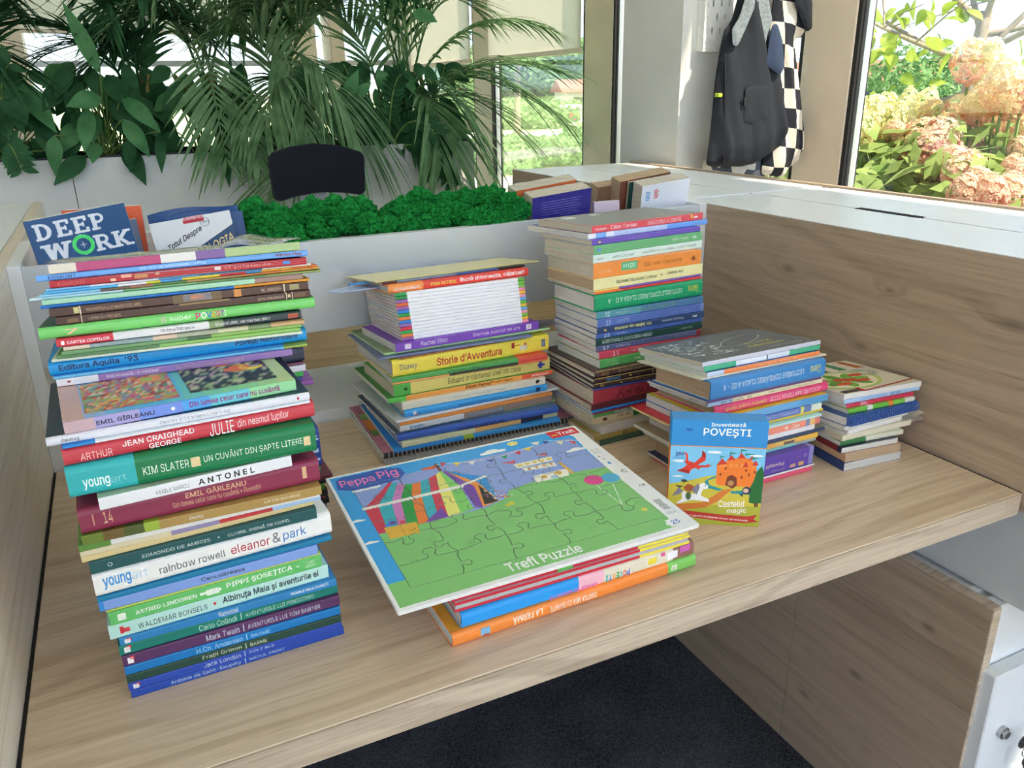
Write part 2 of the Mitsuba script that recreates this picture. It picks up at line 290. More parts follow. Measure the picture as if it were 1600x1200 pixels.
# ---------------------------------------------------------------- books
class Frame:             # local (x along the front edge, y into the depth, z up) -> scene; a stack sinks a little towards its back (k)
    def __init__(s, x, y, z, rot, k=0.0, yk=0.0):
        a = math.radians(rot); s.o = np.array([x, y, z], float); s.r = np.array([[math.cos(a), -math.sin(a), 0], [math.sin(a), math.cos(a), 0], [0, 0, 1]]); s.k, s.yk = k, yk
    def __call__(s, v):
        w = np.asarray(v, float) @ s.r.T + s.o
        if callable(s.k): w = w.copy(); w[:, 2] -= s.k(w[:, 2]) * np.maximum(w[:, 1] - s.yk, 0)
        elif s.k: w = w.copy(); w[:, 2] *= 1 - s.k * (w[:, 1] - s.yk)
        return w
def shell(L, D, T, c, r, segs, top, bot, inner, arc=3):
    """wrapped cover: spine at y=0, colours in segments along the spine"""
    q = Quads(); r = min(r, T * 0.49)
    an = np.linspace(0, PI / 2, arc + 1)
    O = [(D, 0)] + [(r - r * math.sin(a), r - r * math.cos(a)) for a in an] + [(r - r * math.cos(a), T - r + r * math.sin(a)) for a in an] + [(D, T)]
    I = []
    for (y, z) in O: I.append((max(y, c) if y < D else D, min(max(z, c), T - c)))
    n = len(O)
    for u0, u1, colr in segs:
        x0, x1 = u0 * L, u1 * L; cs = col(colr)
        for i in range(n - 1):
            (y0, z0), (y1, z1) = O[i], O[i + 1]
            cc = bot if i == 0 else top if i == n - 2 else cs
            cc = cs if isinstance(cc, str) and cc == 'seg' else (col(cc) if isinstance(cc, str) else cc)
            q.add([(x0, y0, z0), (x0, y1, z1), (x1, y1, z1), (x1, y0, z0)], cc)
    ci = col(inner)
    for i in range(n - 1):
        (y0, z0), (y1, z1) = I[i], I[i + 1]
        q.add([(0, y0, z0), (L, y0, z0), (L, y1, z1), (0, y1, z1)], ci)
    for x, e in ((0, 0), (L, -1)):
        ce = col(segs[e][2])
        for i in range(n - 1): 
            p = [(x, *O[i]), (x, *I[i]), (x, *I[i + 1]), (x, *O[i + 1])]
            q.add(p if x == 0 else p[::-1], ce)
    for u0, u1, colr in segs:
        for a, b in ((O[0], I[0]), (I[-1], O[-1])): q.add([(u0 * L, *a), (u1 * L, *a), (u1 * L, *b), (u0 * L, *b)], col(colr))
    return q.out()
PG = {'w': 'pages_white', 'c': 'pages_cream', 't': 'pages_tan'}
def letter(q, txt, fr, o, ex, ey, color, bold=False, lift=None):
    """lettering filling the parallelogram o, o+ex, o+ey (in the frame fr), as a layer of ink"""
    v, f = text2d(txt, bold); o, ex, ey = (np.array(a, float) for a in (o, ex, ey))
    w = o + v[:, :1] * ex + v[:, 1:] * ey
    q.mesh(fr(w) if fr else w, f, col(color))
def book(name, label, cat_, fr, L, D, T, segs, style='p', pg='w', top='seg', bot='seg', texts=(), group=None, turn=None, bits=()):
    if isinstance(segs, str): segs = [(0, 1, segs)]
    t = thing(name, label, cat_, group)
    c, r, over = {'p': (0.0005, 0.0012, 0.0), 'h': (0.0024, 0.004, 0.003), 'm': (0.0003, 0.001, 0.0), 'b': (0.0012, 0.002, 0.0005), 'B': (0.0036, 0.004, 0.001)}[style]
    c = min(c, T * 0.3)
    SL, SD = (L, D) if turn != 'L' else (D, L)
    def place(v):
        v = np.asarray(v, float)
        if turn == 'L': v = np.stack([v[:, 1], D - v[:, 0], v[:, 2]], 1)
        elif turn == 'o': v = np.stack([L - v[:, 0], D - v[:, 1], v[:, 2]], 1)
        return fr(v)
    arc = 5 if style == 'h' and T > 0.015 else 3
    if style == 'h': r = min(0.4 * T, 0.006)
    v, f, cc = shell(SL, SD, T, c, r, segs, top, bot, '#d8d6cf', arc)
    part(t, 'cover', (place(v), f), 'print', color=cc)
    m = bx(over + 0.0003, SL - over - 0.0003, c + 0.0004, SD - over - 0.0004, c, T - c)
    part(t, 'page_block', (place(m.vertices), m.faces), PG[pg])
    if texts or bits:
        q = Quads(); e = -0.00025
        for u0, u1, v0, v1, hx in bits:
            q.add(place([(u0 * L, e * .6, v0 * T), (u1 * L, e * .6, v0 * T), (u1 * L, e * .6, v1 * T), (u0 * L, e * .6, v1 * T)]), col(hx))
        for s, u0, u1, v0, v1, hx, *o in texts:
            fl = 'f' in o
            ex = np.array([(u1 - u0) * L, 0, 0]); ey = np.array([0, 0, (v1 - v0) * T]); oo = np.array([u0 * L, e, v0 * T])
            if fl: oo = oo + ex + ey; ex, ey = -ex, -ey
            letter(q, s, place if turn is None else None, oo, ex, ey, hx, 'b' in o)
        v, f, cc = q.out(); part(t, 'spine_lettering' if texts else 'spine_print', (v, f), 'print', kind='stuff', color=cc)
    return t
KIND = {'p': 'paperback', 'h': 'hardcover', 'm': 'thin booklet', 'b': 'board book', 'B': 'board book'}
def stack(G, items, where, group, k=0.0, yk=0.0, over={}):
    """items from the bottom up: (id, short look, style, pages, depth, segments, texts, options)"""
    prev = None; made = {}
    for i, it in enumerate(items):
        n, look, style, pg, D, segs, *rest = it
        texts = rest[0] if rest else (); opt = dict(rest[1]) if len(rest) > 1 else {}
        x, y, z, L, Tt, rot = G[n]; L = over.get(n, L)
        if 'L' in opt: L = opt.pop('L')
        if 'rot' in opt: rot = opt.pop('rot')
        kind = opt.pop('kind', KIND[style]); cat_ = 'magazine' if 'magazine' in kind else 'book'
        place = f'at the bottom of the {where}' if i == 0 else f'on top of the {where}' if i == len(items) - 1 else f'lying on the {prev} one in the {where}'
        if len(f'{look} {kind} {place}'.split()) > 16: place = f'on the {prev} one, {where}'
        fr = Frame(x, y, z, rot, k, yk); kn = kind.replace('thin booklet', 'booklet') if look.startswith('thin') else kind
        made[n] = (book(kind.replace(' ', '_'), f'{look} {kn} {place}', cat_, fr, L, D, Tt - 0.0002, segs, style, pg, texts=texts, group=group, **opt), fr, L, D, Tt)
        prev = look
    return made
W_, K_ = '#eef0ee', '#16181c'
def youngart(u0, u1, v0, v1, a, b): m = u0 + (u1 - u0) * 0.62; return [('young', u0, m, v0, v1, a, 'b'), ('art', m + 0.003, u1, v0 + (v1 - v0) * .28, v0 + (v1 - v0) * .92, b)]
fox = lambda u: [('◆', u, u + 0.02, 0.3, 0.8, W_)]
GL = {
    'saint':(-0.069,0.729,0.0000,0.210,0.0089,1.0), 'london':(-0.070,0.729,0.0089,0.209,0.0090,0.6), 'grimm':(-0.070,0.729,0.0179,0.209,0.0096,0.3), 'andersen':(-0.070,0.729,0.0275,0.209,0.0101,0.4), 
    'twain':(-0.070,0.729,0.0376,0.210,0.0123,0.9), 'collodi':(-0.071,0.730,0.0499,0.211,0.0114,1.9), 'rapunzel':(-0.069,0.729,0.0613,0.208,0.0087,1.2), 'bonsels':(-0.076,0.730,0.0700,0.209,0.0158,2.6), 
    'lindgren':(-0.073,0.728,0.0859,0.200,0.0146,3.0), 'yellowthin':(-0.074,0.729,0.1005,0.201,0.0024,2.4), 'cenus':(-0.079,0.729,0.1029,0.203,0.0112,1.8), 'tealthin':(-0.079,0.727,0.1140,0.219,0.0055,2.8), 
    'eleanor':(-0.079,0.726,0.1196,0.221,0.0252,3.8), 'amicis':(-0.079,0.726,0.1448,0.206,0.0127,2.3), 'creamA':(-0.084,0.728,0.1575,0.210,0.0062,3.3), 'whiteB':(-0.084,0.727,0.1637,0.217,0.0056,2.5), 
    'beigeC':(-0.084,0.727,0.1693,0.215,0.0065,1.3), 'purcel':(-0.080,0.725,0.1758,0.212,0.0097,-0.6), 'garleanu':(-0.079,0.725,0.1856,0.213,0.0252,1.9), 'antonel':(-0.060,0.715,0.2108,0.168,0.0118,3.9), 
    'slater':(-0.081,0.724,0.2227,0.213,0.0294,-0.5), 'julie':(-0.080,0.726,0.2521,0.217,0.0168,3.2), 'bluethin':(-0.079,0.726,0.2689,0.212,0.0024,2.4), 'nemo':(-0.090,0.730,0.2713,0.223,0.0083,1.3), 
    'girleanu':(-0.075,0.731,0.2796,0.199,0.0112,4.6), 'antreneaza':(-0.083,0.834,0.2908,0.224,0.0074,-2.6), 'lightblue':(-0.085,0.835,0.2982,0.238,0.0028,-2.2), 'aquila':(-0.087,0.836,0.3010,0.242,0.0141,-0.2), 
    'gthin1':(-0.083,0.835,0.3151,0.231,0.0032,-4.9), 'gthin2':(-0.078,0.832,0.3183,0.224,0.0038,-3.9), 'gthin3':(-0.073,0.829,0.3221,0.221,0.0038,-3.2), 'beigethin':(-0.071,0.831,0.3258,0.222,0.0038,-4.2), 
    'patrascu':(-0.076,0.833,0.3296,0.226,0.0075,-2.2), 'superp':(-0.089,0.838,0.3371,0.255,0.0118,-2.1), 'capra':(-0.073,0.842,0.3489,0.236,0.0080,-2.6), 'hauff':(-0.077,0.844,0.3569,0.239,0.0087,-2.8), 
    'bluetop':(-0.084,0.851,0.3656,0.248,0.0031,-4.2), 'mint':(-0.082,0.852,0.3687,0.240,0.0054,-4.8), 'mag1':(-0.092,0.858,0.3741,0.269,0.0025,-5.8), 'mag2':(-0.083,0.853,0.3765,0.259,0.0031,-3.7), 
    'mag3':(-0.078,0.850,0.3796,0.251,0.0027,-4.0), 'mag4':(-0.076,0.847,0.3823,0.243,0.0024,-4.1), 'egred':(-0.072,0.845,0.3848,0.234,0.0072,-4.9), 'egblue':(-0.082,0.849,0.3920,0.247,0.0061,-4.1), 
    'plastic':(-0.070,0.844,0.3981,0.228,0.0090,-2.4), 
}
D1 = 0.135
for a, b in GL.items():
    if b[3] < 0: raise ValueError(a)
def series(a, ua, ub, b, vb, hx='#cfe0ec'): return [(a, ua, ub, 0.2, 0.78, hx), ('|', ub + 0.018, ub + 0.022, 0.15, 0.85, hx), (b, ub + 0.04, vb, 0.28, 0.7, hx)]
fx = lambda: [(0.02, 0.045, 0.2, 0.75, '#e8e8ea'), (0.03, 0.05, 0.5, 0.85, '#c8303a')]
LEFT_ITEMS = [
 ('saint', 'royal blue', 'p', 'w', D1, '#2a4fae', series('Antoine de Saint-Exupéry', 0.17, 0.49, 'MICUL PRINȚ', 0.70)),
 ('london', 'deep blue', 'p', 'w', D1, '#2f50b4', series('Jack London', 0.33, 0.50, 'COLȚ ALB', 0.66), {'bits': fx()}),
 ('grimm', 'dark green', 'p', 'w', D1, '#25493f', series('Frații Grimm', 0.33, 0.51, 'BASME', 0.63, '#d9e0c0')),
 ('andersen', 'bright blue', 'p', 'w', D1, '#1277bd', series('H.Ch. Andersen', 0.31, 0.52, 'BASME', 0.65, '#a8d6f4')),
 ('twain', 'dark purple', 'p', 'w', D1, '#57305f', series('Mark Twain', 0.36, 0.51, 'AVENTURILE LUI TOM SAWYER', 0.90), {'bits': fx()}),
 ('collodi', 'teal green', 'p', 'w', D1, '#0f7a6c', series('Carlo Collodi', 0.34, 0.51, 'AVENTURILE LUI PINOCCHIO', 0.88, '#bfe0d0'), {'bits': fx()}),
 ('rapunzel', 'medium blue', 'p', 'w', 0.14, '#2a80bd', [('Rapunzel', 0.43, 0.52, 0.1, 0.9, W_), ('PRIMELE MELE POVEȘTI', 0.77, 0.96, 0.35, 0.8, W_, 'b')], {'bits': fx()}),
 ('bonsels', 'pale mint', 'p', 'w', D1, '#b5dfd6', [('WALDEMAR BONSELS', 0.12, 0.42, 0.25, 0.62, '#27424e'), ('•', 0.448, 0.46, 0.4, 0.6, '#c8303a'), ('Albinuța Maia și aventurile ei', 0.49, 0.95, 0.2, 0.8, '#1d3440', 'b')], {'bits': [(0.045, 0.06, 0.25, 0.75, '#c8303a'), (0.06, 0.085, 0.3, 0.6, '#d04048')]}),
 ('lindgren', 'grass green', 'p', 'w', 0.13, '#63bd6a', [('ASTRID LINDGREN', 0.11, 0.385, 0.35, 0.65, W_, 'b'), ('PIPPI ȘOSEȚICA', 0.525, 0.85, 0.3, 0.8, W_, 'b'), ('–', 0.87, 0.885, 0.5, 0.58, W_), ('TOMMY', 0.915, 0.97, 0.55, 0.75, '#d9eed6'), ('GREEN', 0.915, 0.97, 0.25, 0.45, '#d9eed6')], {'bits': [(0.40, 0.5, 0.4, 0.6, '#e6efe0'), (0.43, 0.49, 0.25, 0.7, '#e6efe0'), (0.035, 0.07, 0.25, 0.75, '#e6efe0')]}),
 ('yellowthin', 'thin yellow', 'm', 'w', 0.13, '#b9c95b'),
 ('cenus', 'periwinkle blue', 'p', 'w', 0.135, [(0, 0.02, '#3a8ad6'), (0.02, 1, '#7f9fdd')], [('Cenușăreasa', 0.44, 0.64, 0.25, 0.75, K_)]),
 ('tealthin', 'teal blue', 'p', 'w', 0.14, '#117aa6'),
 ('eleanor', 'white', 'h', 'w', 0.142, '#e9ebe8', [('rainbow rowell', 0.25, 0.52, 0.3, 0.62, '#4c535c'), ('eleanor', 0.545, 0.715, 0.3, 0.68, '#a8323c'), ('&', 0.728, 0.762, 0.3, 0.75, '#6b6f78'), ('park', 0.775, 0.88, 0.22, 0.72, '#3b78c0')] + youngart(0.035, 0.205, 0.25, 0.75, '#3f8fd6', '#b9d4ea')),
 ('amicis', 'dark teal', 'p', 'w', 0.13, '#1f5557', [('EDMONDO DE AMICIS', 0.21, 0.50, 0.35, 0.62, '#dfe8e6'), ('CUORE. INIMĂ DE COPIL', 0.58, 0.87, 0.35, 0.66, '#dfe8e6'), ('•', 0.535, 0.543, 0.45, 0.58, '#dfe8e6'), ('O', 0.07, 0.09, 0.35, 0.65, '#dfe8e6')]),
 ('creamA', 'cream', 'm', 'c', 0.15, '#d9c590'),
 ('whiteB', 'off-white', 'm', 'w', 0.15, [(0, 0.35, '#d5cba8'), (0.35, 0.55, '#8f86ab'), (0.55, 0.78, '#c03b40'), (0.78, 1, '#9fc0e4')]),
 ('beigeC', 'white-edged', 'm', 'w', 0.15, [(0, 0.12, '#5b8c3c'), (0.12, 1, '#dfe0da')], (), {'kind': 'magazine'}),
 ('purcel', 'olive brown', 'p', 'c', 0.15, [(0, 0.08, '#6a7f30'), (0.08, 0.16, '#6d5a2c'), (0.16, 0.24, '#4f5b2a'), (0.24, 0.3, '#97b23c'), (0.3, 1, '#a98b4f')], [('Disney', 0.42, 0.48, 0.3, 0.7, W_), ('Cei trei purceluși', 0.74, 0.90, 0.3, 0.75, '#f0e6c8')]),
 ('garleanu', 'maroon', 'h', 'c', 0.15, '#8a2f4d', [('EMIL GÂRLEANU', 0.415, 0.67, 0.56, 0.82, '#d9b08a', 'b'), ('Din lumea celor care nu cuvântă • Povestiri', 0.36, 0.73, 0.28, 0.5, '#d9b08a'), ('14', 0.09, 0.125, 0.3, 0.75, '#d9b08a')], {'bits': [(0.92, 0.94, 0.3, 0.8, '#d9b08a'), (0.05, 0.056, 0.3, 0.75, '#b98a74')]}),
 ('antonel', 'narrow white', 'p', 'w', 0.12, '#e4e8ec', [('VASILE MARCU -', 0.27, 0.46, 0.25, 0.6, '#6d7780'), ('A N T O N E L', 0.49, 0.79, 0.25, 0.75, K_, 'b')], {'top': '#9fb39a'}),
 ('slater', 'thick green and turquoise', 'h', 'w', 0.14, [(0, 0.255, '#2fb3b6'), (0.255, 1, '#0b7a4a')], [('KIM SLATER', 0.28, 0.46, 0.33, 0.6, '#eef4e8'), ('UN CUVÂNT DIN ȘAPTE LITERE', 0.52, 0.94, 0.33, 0.66, '#eef4e8')] + youngart(0.055, 0.215, 0.2, 0.55, '#e6f6f6', '#7fd0d4'), {'bits': [(0.468, 0.506, 0.3, 0.62, '#e2cf9d'), (0.945, 0.975, 0.3, 0.62, '#e2cf9d')]}),
 ('julie', 'red', 'h', 'w', 0.14, '#c93f4b', [('ARTHUR', 0.06, 0.175, 0.2, 0.6, '#f4c8c4'), ('JEAN CRAIGHEAD', 0.215, 0.49, 0.52, 0.84, W_, 'b'), ('GEORGE', 0.31, 0.435, 0.12, 0.42, W_, 'b'), ('JULIE', 0.55, 0.65, 0.12, 0.86, W_), ('din neamul lupilor', 0.665, 0.885, 0.22, 0.8, '#f6e4e0')]),
 ('bluethin', 'thin blue and white', 'm', 'w', 0.14, [(0, 0.12, '#2b8ad6'), (0.12, 1, '#dfe4e8')]),
 ('nemo', 'silver grey', 'h', 'w', 0.16, '#dcdee6', [('Disney', 0.05, 0.11, 0.2, 0.75, K_, 'f'), ('ÎN CĂUTAREA LUI NEMO', 0.40, 0.67, 0.3, 0.72, '#8d97a8', 'f')], {'top': '#1f3346', 'bits': [(0.945, 0.955, 0.4, 0.7, '#c23a50')]}),
 ('girleanu', 'blue-to-green picture-cover', 'p', 'c', 0.137, [(0, 0.12, '#c3a6ae'), (0.12, 0.3, '#a79fd2'), (0.3, 0.48, '#6f8fdc'), (0.48, 0.6, '#4aa0e0'), (0.6, 0.78, '#62c3d0'), (0.78, 1, '#8fd29a')], [('EMIL GÎRLEANU', 0.125, 0.36, 0.3, 0.75, '#1d2350', 'b'), ('•', 0.43, 0.447, 0.35, 0.65, W_), ('Din lumea celor care nu cuvântă', 0.51, 0.92, 0.3, 0.8, '#8a2a7c', 'b')]),
 ('antreneaza', 'purple and white', 'p', 'w', 0.16, [(0, 0.16, '#e6e6ea'), (0.16, 0.98, '#9a78b4'), (0.98, 1, '#2a3350')], [('Antrenează-ți mintea!', 0.19, 0.40, 0.25, 0.8, W_), ('♥', 0.04, 0.055, 0.4, 0.7, '#a03040'), ('ACTIVITĂȚI EDUCAȚIONALE', 0.47, 0.76, 0.3, 0.7, '#d8c48a')]),
 ('lightblue', 'light blue and olive', 'm', 'w', 0.17, [(0, 0.9, '#6fbfe6'), (0.9, 1, '#9db04a')], [('Schwager & Steinlein', 0.76, 0.87, 0.2, 0.8, '#1d3a70')]),
 ('aquila', 'thick azure blue', 'h', 'w', 0.18, '#2196d6', [("Editura Aquila  '93", 0.035, 0.32, 0.25, 0.75, '#16305e', 'b'), ('Povești Nemuritoare', 0.70, 0.96, 0.28, 0.8, '#16305e', 'b')]),
 ('gthin1', 'pale green-edged', 'm', 'w', 0.18, [(0, 1, '#d3ddc9')]),
 ('gthin2', 'leaf green', 'm', 'w', 0.17, [(0, 0.4, '#5f8a5a'), (0.4, 1, '#8cbf62')]),
 ('gthin3', 'moss green', 'm', 'w', 0.16, [(0, 0.5, '#6d9a68'), (0.5, 0.6, '#46654a'), (0.6, 1, '#87b45a')]),
 ('beigethin', 'mottled beige', 'm', 'c', 0.16, [(0, 0.1, '#d8c8b4'), (0.1, 0.35, '#8fa3a4'), (0.35, 0.45, '#d6bfa8'), (0.45, 0.62, '#a6ac94'), (0.62, 0.75, '#c8c8a2'), (0.75, 0.85, '#7b8f68'), (0.85, 1, '#c6a478')]),
 ('patrascu', 'red, white and dark green', 'p', 'w', 0.165, [(0, 0.215, '#cc3346'), (0.215, 0.6, '#dcdcdc'), (0.6, 0.66, '#7d9468'), (0.66, 1, '#2b3b40')], [('CARTEA COPIILOR', 0.04, 0.20, 0.28, 0.68, W_, 'b'), ('Victoria Pătrașcu', 0.40, 0.535, 0.25, 0.8, K_), ('Stejarul pitic, cel mai bun tătic!', 0.625, 0.86, 0.25, 0.8, W_)], {'bits': [(0.018, 0.03, 0.25, 0.75, W_), (0.94, 0.985, 0.15, 0.85, '#a8503c')]}),
 ('superp', 'bright green boxed', 'h', 'w', 0.18, '#79cf6e', [('7', 0.085, 0.13, 0.25, 0.7, '#e8c49a', 'b'), ('8', 0.415, 0.432, 0.25, 0.78, '#e0b8c0'), ('super', 0.445, 0.525, 0.25, 0.65, '#e8f6e4'), ('P', 0.54, 0.558, 0.25, 0.8, '#d8407c', 'b'), ('O', 0.559, 0.58, 0.25, 0.8, '#f0f0f0', 'b'), ('V', 0.581, 0.60, 0.25, 0.8, '#4a7ad0', 'b'), ('E', 0.601, 0.615, 0.25, 0.8, '#e0a030', 'b'), ('Ș', 0.616, 0.632, 0.25, 0.8, '#d8407c', 'b'), ('T', 0.633, 0.645, 0.25, 0.8, '#a050c0', 'b'), ('I', 0.646, 0.652, 0.25, 0.8, '#f0f0f0', 'b')], {'top': '#2f5a3c'}),
 ('capra', 'lower dark brown', 'p', 'c', 0.17, '#4a332c', [('CAPRA CU TREI IEZI', 0.115, 0.235, 0.3, 0.65, '#c9a98c'), ('ION CREANGĂ', 0.775, 0.885, 0.3, 0.7, '#d9bfa4')], {'bits': [(0.09, 0.093, 0, 1, '#d9cfae'), (0.895, 0.898, 0, 1, '#d9cfae'), (0.92, 0.923, 0, 1, '#d9cfae'), (0.04, 0.08, 0.2, 0.7, '#7a5a3c'), (0.46, 0.66, 0.75, 1.0, '#8c744e'), (0.902, 0.914, 0.3, 0.7, '#c9b890'), (0.93, 0.98, 0.2, 0.8, '#6d4f3a')]}),
 ('hauff', 'upper dark brown', 'p', 'c', 0.17, '#503830', [('POVESTEA LUI MUCK CEL MIC', 0.13, 0.33, 0.3, 0.65, '#c9a98c'), ('W. HAUFF', 0.80, 0.885, 0.3, 0.7, '#d9bfa4')], {'bits': [(0.105, 0.11, 0, 1, '#d9cfae'), (0.085, 0.103, 0.2, 0.9, '#c2c07c'), (0.45, 0.64, 0.0, 1, '#6b5a40'), (0.49, 0.60, 0.15, 1, '#9aa0c0'), (0.52, 0.57, 0.3, 0.8, '#d8803c'), (0.69, 0.72, 0.05, 0.95, '#d08a4a'), (0.895, 0.9, 0, 1, '#d9cfae'), (0.92, 0.96, 0.2, 0.85, '#9c9468')]}),
 ('bluetop', 'thin blue and orange', 'm', 'w', 0.19, [(0, 0.7, '#2272c4'), (0.7, 0.85, '#d8902c'), (0.85, 1, '#e09a34')]),
 ('mint', 'mint green', 'p', 'w', 0.17, [(0, 0.8, '#a6d6b6'), (0.8, 1, '#a08078')]),
 ('mag1', 'wide pale blue', 'm', 'w', 0.2, [(0, 0.3, '#cfe6ee'), (0.3, 0.55, '#7fae7c'), (0.55, 0.8, '#6a8f5e'), (0.8, 1, '#8a9f58')], (), {'kind': 'magazine'}),
 ('mag2', 'brown and green', 'm', 'w', 0.19, [(0, 0.2, '#8cc3e0'), (0.2, 0.3, '#6a5a48'), (0.3, 0.38, '#a06a58'), (0.38, 0.5, '#5d7c48'), (0.5, 0.7, '#a88a58'), (0.7, 0.85, '#c87a3c'), (0.85, 1, '#d6a04c')], (), {'kind': 'magazine'}),
 ('mag3', 'rainbow-edged', 'm', 'w', 0.19, [(0, 0.25, '#56b4e6'), (0.25, 0.35, '#e8e8ea'), (0.35, 0.4, '#d8d23c'), (0.4, 0.48, '#4f9ad8'), (0.48, 0.62, '#e8cf3a'), (0.62, 0.72, '#c8303c'), (0.72, 0.78, '#3a88c4'), (0.78, 0.9, '#e0a030'), (0.9, 1, '#d06a30')], (), {'kind': 'magazine'}),
 ('mag4', 'white and sky blue', 'm', 'w', 0.18, [(0, 0.15, '#7fc0ea'), (0.15, 0.4, '#d9e2ec'), (0.4, 0.55, '#5f9cd0'), (0.55, 0.8, '#3f6d9c'), (0.8, 1, '#e0dcd2')], (), {'kind': 'magazine'}),
 ('egred', 'crimson', 'p', 'w', 0.17, '#b02a36', [('EGMONT', 0.03, 0.13, 0.2, 0.7, '#d06a64'), ('O prietenie...', 0.66, 0.88, 0.25, 0.7, '#e0a49a')], {'bits': [(0.22, 0.24, 0.15, 0.5, '#d9c0a0'), (0.26, 0.30, 0.45, 0.9, '#e0a890'), (0.31, 0.36, 0.2, 0.7, '#c08858'), (0.39, 0.405, 0.4, 0.7, '#c8a080'), (0.62, 0.645, 0.3, 0.75, '#e8d8d0'), (0.9, 0.93, 0.3, 0.75, '#3a8ad0')]}),
 ('egblue', 'cornflower blue', 'p', 'w', 0.18, '#6aa8ea', [('EGMONT', 0.04, 0.135, 0.2, 0.75, '#1c2f6c'), ('De-a v-ați ascunselea cu Pluș', 0.36, 0.60, 0.2, 0.85, '#d8ecff'), ('Winnie Pluș', 0.87, 0.975, 0.2, 0.85, '#8a2a34', 'b')]),
 ('plastic', 'pink and grey', 'm', 'w', 0.17, [(0, 0.1, '#d8d0c0'), (0.1, 0.42, '#b44878'), (0.42, 0.56, '#dcdcd8'), (0.56, 0.68, '#7c5f9c'), (0.68, 1, '#a6bf86')], (), {'kind': 'magazine', 'top': '#b3b8a0'}),
]
LS = stack(GL, LEFT_ITEMS, 'tall left stack', 'books in the tall left stack', lambda z: 0.02 + 0.17 * np.clip((z - 0.285) / 0.115, 0, 1.2), 0.835)
# the picture cover that sticks out of the left stack
def mosaic(q, place, x0, x1, y0, y1, z, pal, nx=26, ny=16, seed=1):
    r = np.random.default_rng(seed); P = np.array([col(h) for h in pal])
    X, Y = np.meshgrid(np.linspace(x0, x1, nx), np.linspace(y0, y1, ny), indexing='ij')
    N = meshkit.noise(np.stack([X * 90, Y * 90, X * 0], -1), seed) * len(P) * 1.6 + meshkit.noise(np.stack([X * 260, Y * 260, X * 0], -1), seed + 5) * 2.2 + r.random(X.shape) * .4
    C = P[(N.astype(int)) % len(P)].reshape(-1, 3)
    V = np.stack([X, Y, X * 0 + z], -1).reshape(-1, 3); F = []
    for i in range(nx - 1):
        for j in range(ny - 1):
            a = i * ny + j; F += [[a, a + ny, a + ny + 1], [a, a + ny + 1, a + 1]]
    q.mesh(place(V), F, C)
t, fr, L, D, Tt = LS['girleanu']
q = Quads(); zt = Tt - 0.0002
for i in range(12):          # printed colour wash of the cover
    ramp = ['#c9a7a0', '#8fb0dc', '#6fb4e4', '#5fb0e6', '#58b4e2', '#60bcd8', '#6cc4c4', '#7cccb0', '#86cfa0', '#92d39a', '#a4d498', '#b8cf96']
    q.add(fr([(i * L / 12, 0.001, zt + 0.0001), ((i + 1) * L / 12, 0.001, zt + 0.0001), ((i + 1) * L / 12, 0.136, zt + 0.0001), (i * L / 12, 0.136, zt + 0.0001)]), col(ramp[i]))
mosaic(q, fr, 0.018, 0.096, 0.012, 0.098, zt + 0.0002, ['#8fae5a', '#c9703c', '#d8c8a8', '#a83c30', '#5f8f6a', '#e0a860', '#7d93a8', '#c85878'], 30, 22, 3)
mosaic(q, fr, 0.106, 0.186, 0.016, 0.100, zt + 0.0002, ['#2b2d30', '#3a4238', '#8fa878', '#25262c', '#b09a9c', '#33353a', '#b8c09a', '#2a2c30'], 22, 16, 9)
for x, y in ((0.148, 0.092), (0.160, 0.066)): 
    s = Point(x, y).buffer(0.011).union(sbox(x - 0.014, y - 0.005, x + 0.006, y + 0.005)); v, f = tri_poly(s); q.mesh(fr(np.c_[v, np.full(len(v), zt + 0.0003)]), f, col('#e0702c'))
s = Point(0.172, 0.066).buffer(0.012).difference(Point(0.176, 0.072).buffer(0.010)); v, f = tri_poly(s); q.mesh(fr(np.c_[v, np.full(len(v), zt + 0.0003)]), f, col('#f0d23c'))
s = sbox(0.068, 0.070, 0.088, 0.088); v, f = tri_poly(s); q.mesh(fr(np.c_[v, np.full(len(v), zt + 0.0003)]), f, col('#e0904c'))
s = sbox(0.071, 0.074, 0.081, 0.085); v, f = tri_poly(s); q.mesh(fr(np.c_[v, np.full(len(v), zt + 0.0004)]), f, col('#a8c04c'))
v, f, c = q.out(); part(t, 'cover_picture', (v, f), 'print', 'two bright printed pictures on a blue-green cover', color=c)
# crumpled clear wrapping on the top magazine
t, fr, L, D, Tt = LS['plastic']
nx, ny = 40, 20
X, Y = np.meshgrid(np.linspace(-0.002, L + 0.002, nx), np.linspace(-0.002, D, ny), indexing='ij')
Z = Tt + 0.003 + 0.004 * meshkit.fbm(np.stack([X * 40, Y * 30, X * 0], -1), 3) + 0.007 * np.exp(-((X / L - 0.78) / 0.08) ** 2) - 0.003 * (Y < 0.001)
F = []
for i in range(nx - 1):
    for j in range(ny - 1): a = i * ny + j; F += [[a, a + ny, a + ny + 1], [a, a + ny + 1, a + 1]]
scene['film'] = {'type': 'thindielectric', 'int_ior': 1.45}
part(t, 'clear_wrapping', (fr(np.stack([X, Y, Z], -1).reshape(-1, 3)), F), 'film', 'crumpled clear plastic wrapping', smooth=True)
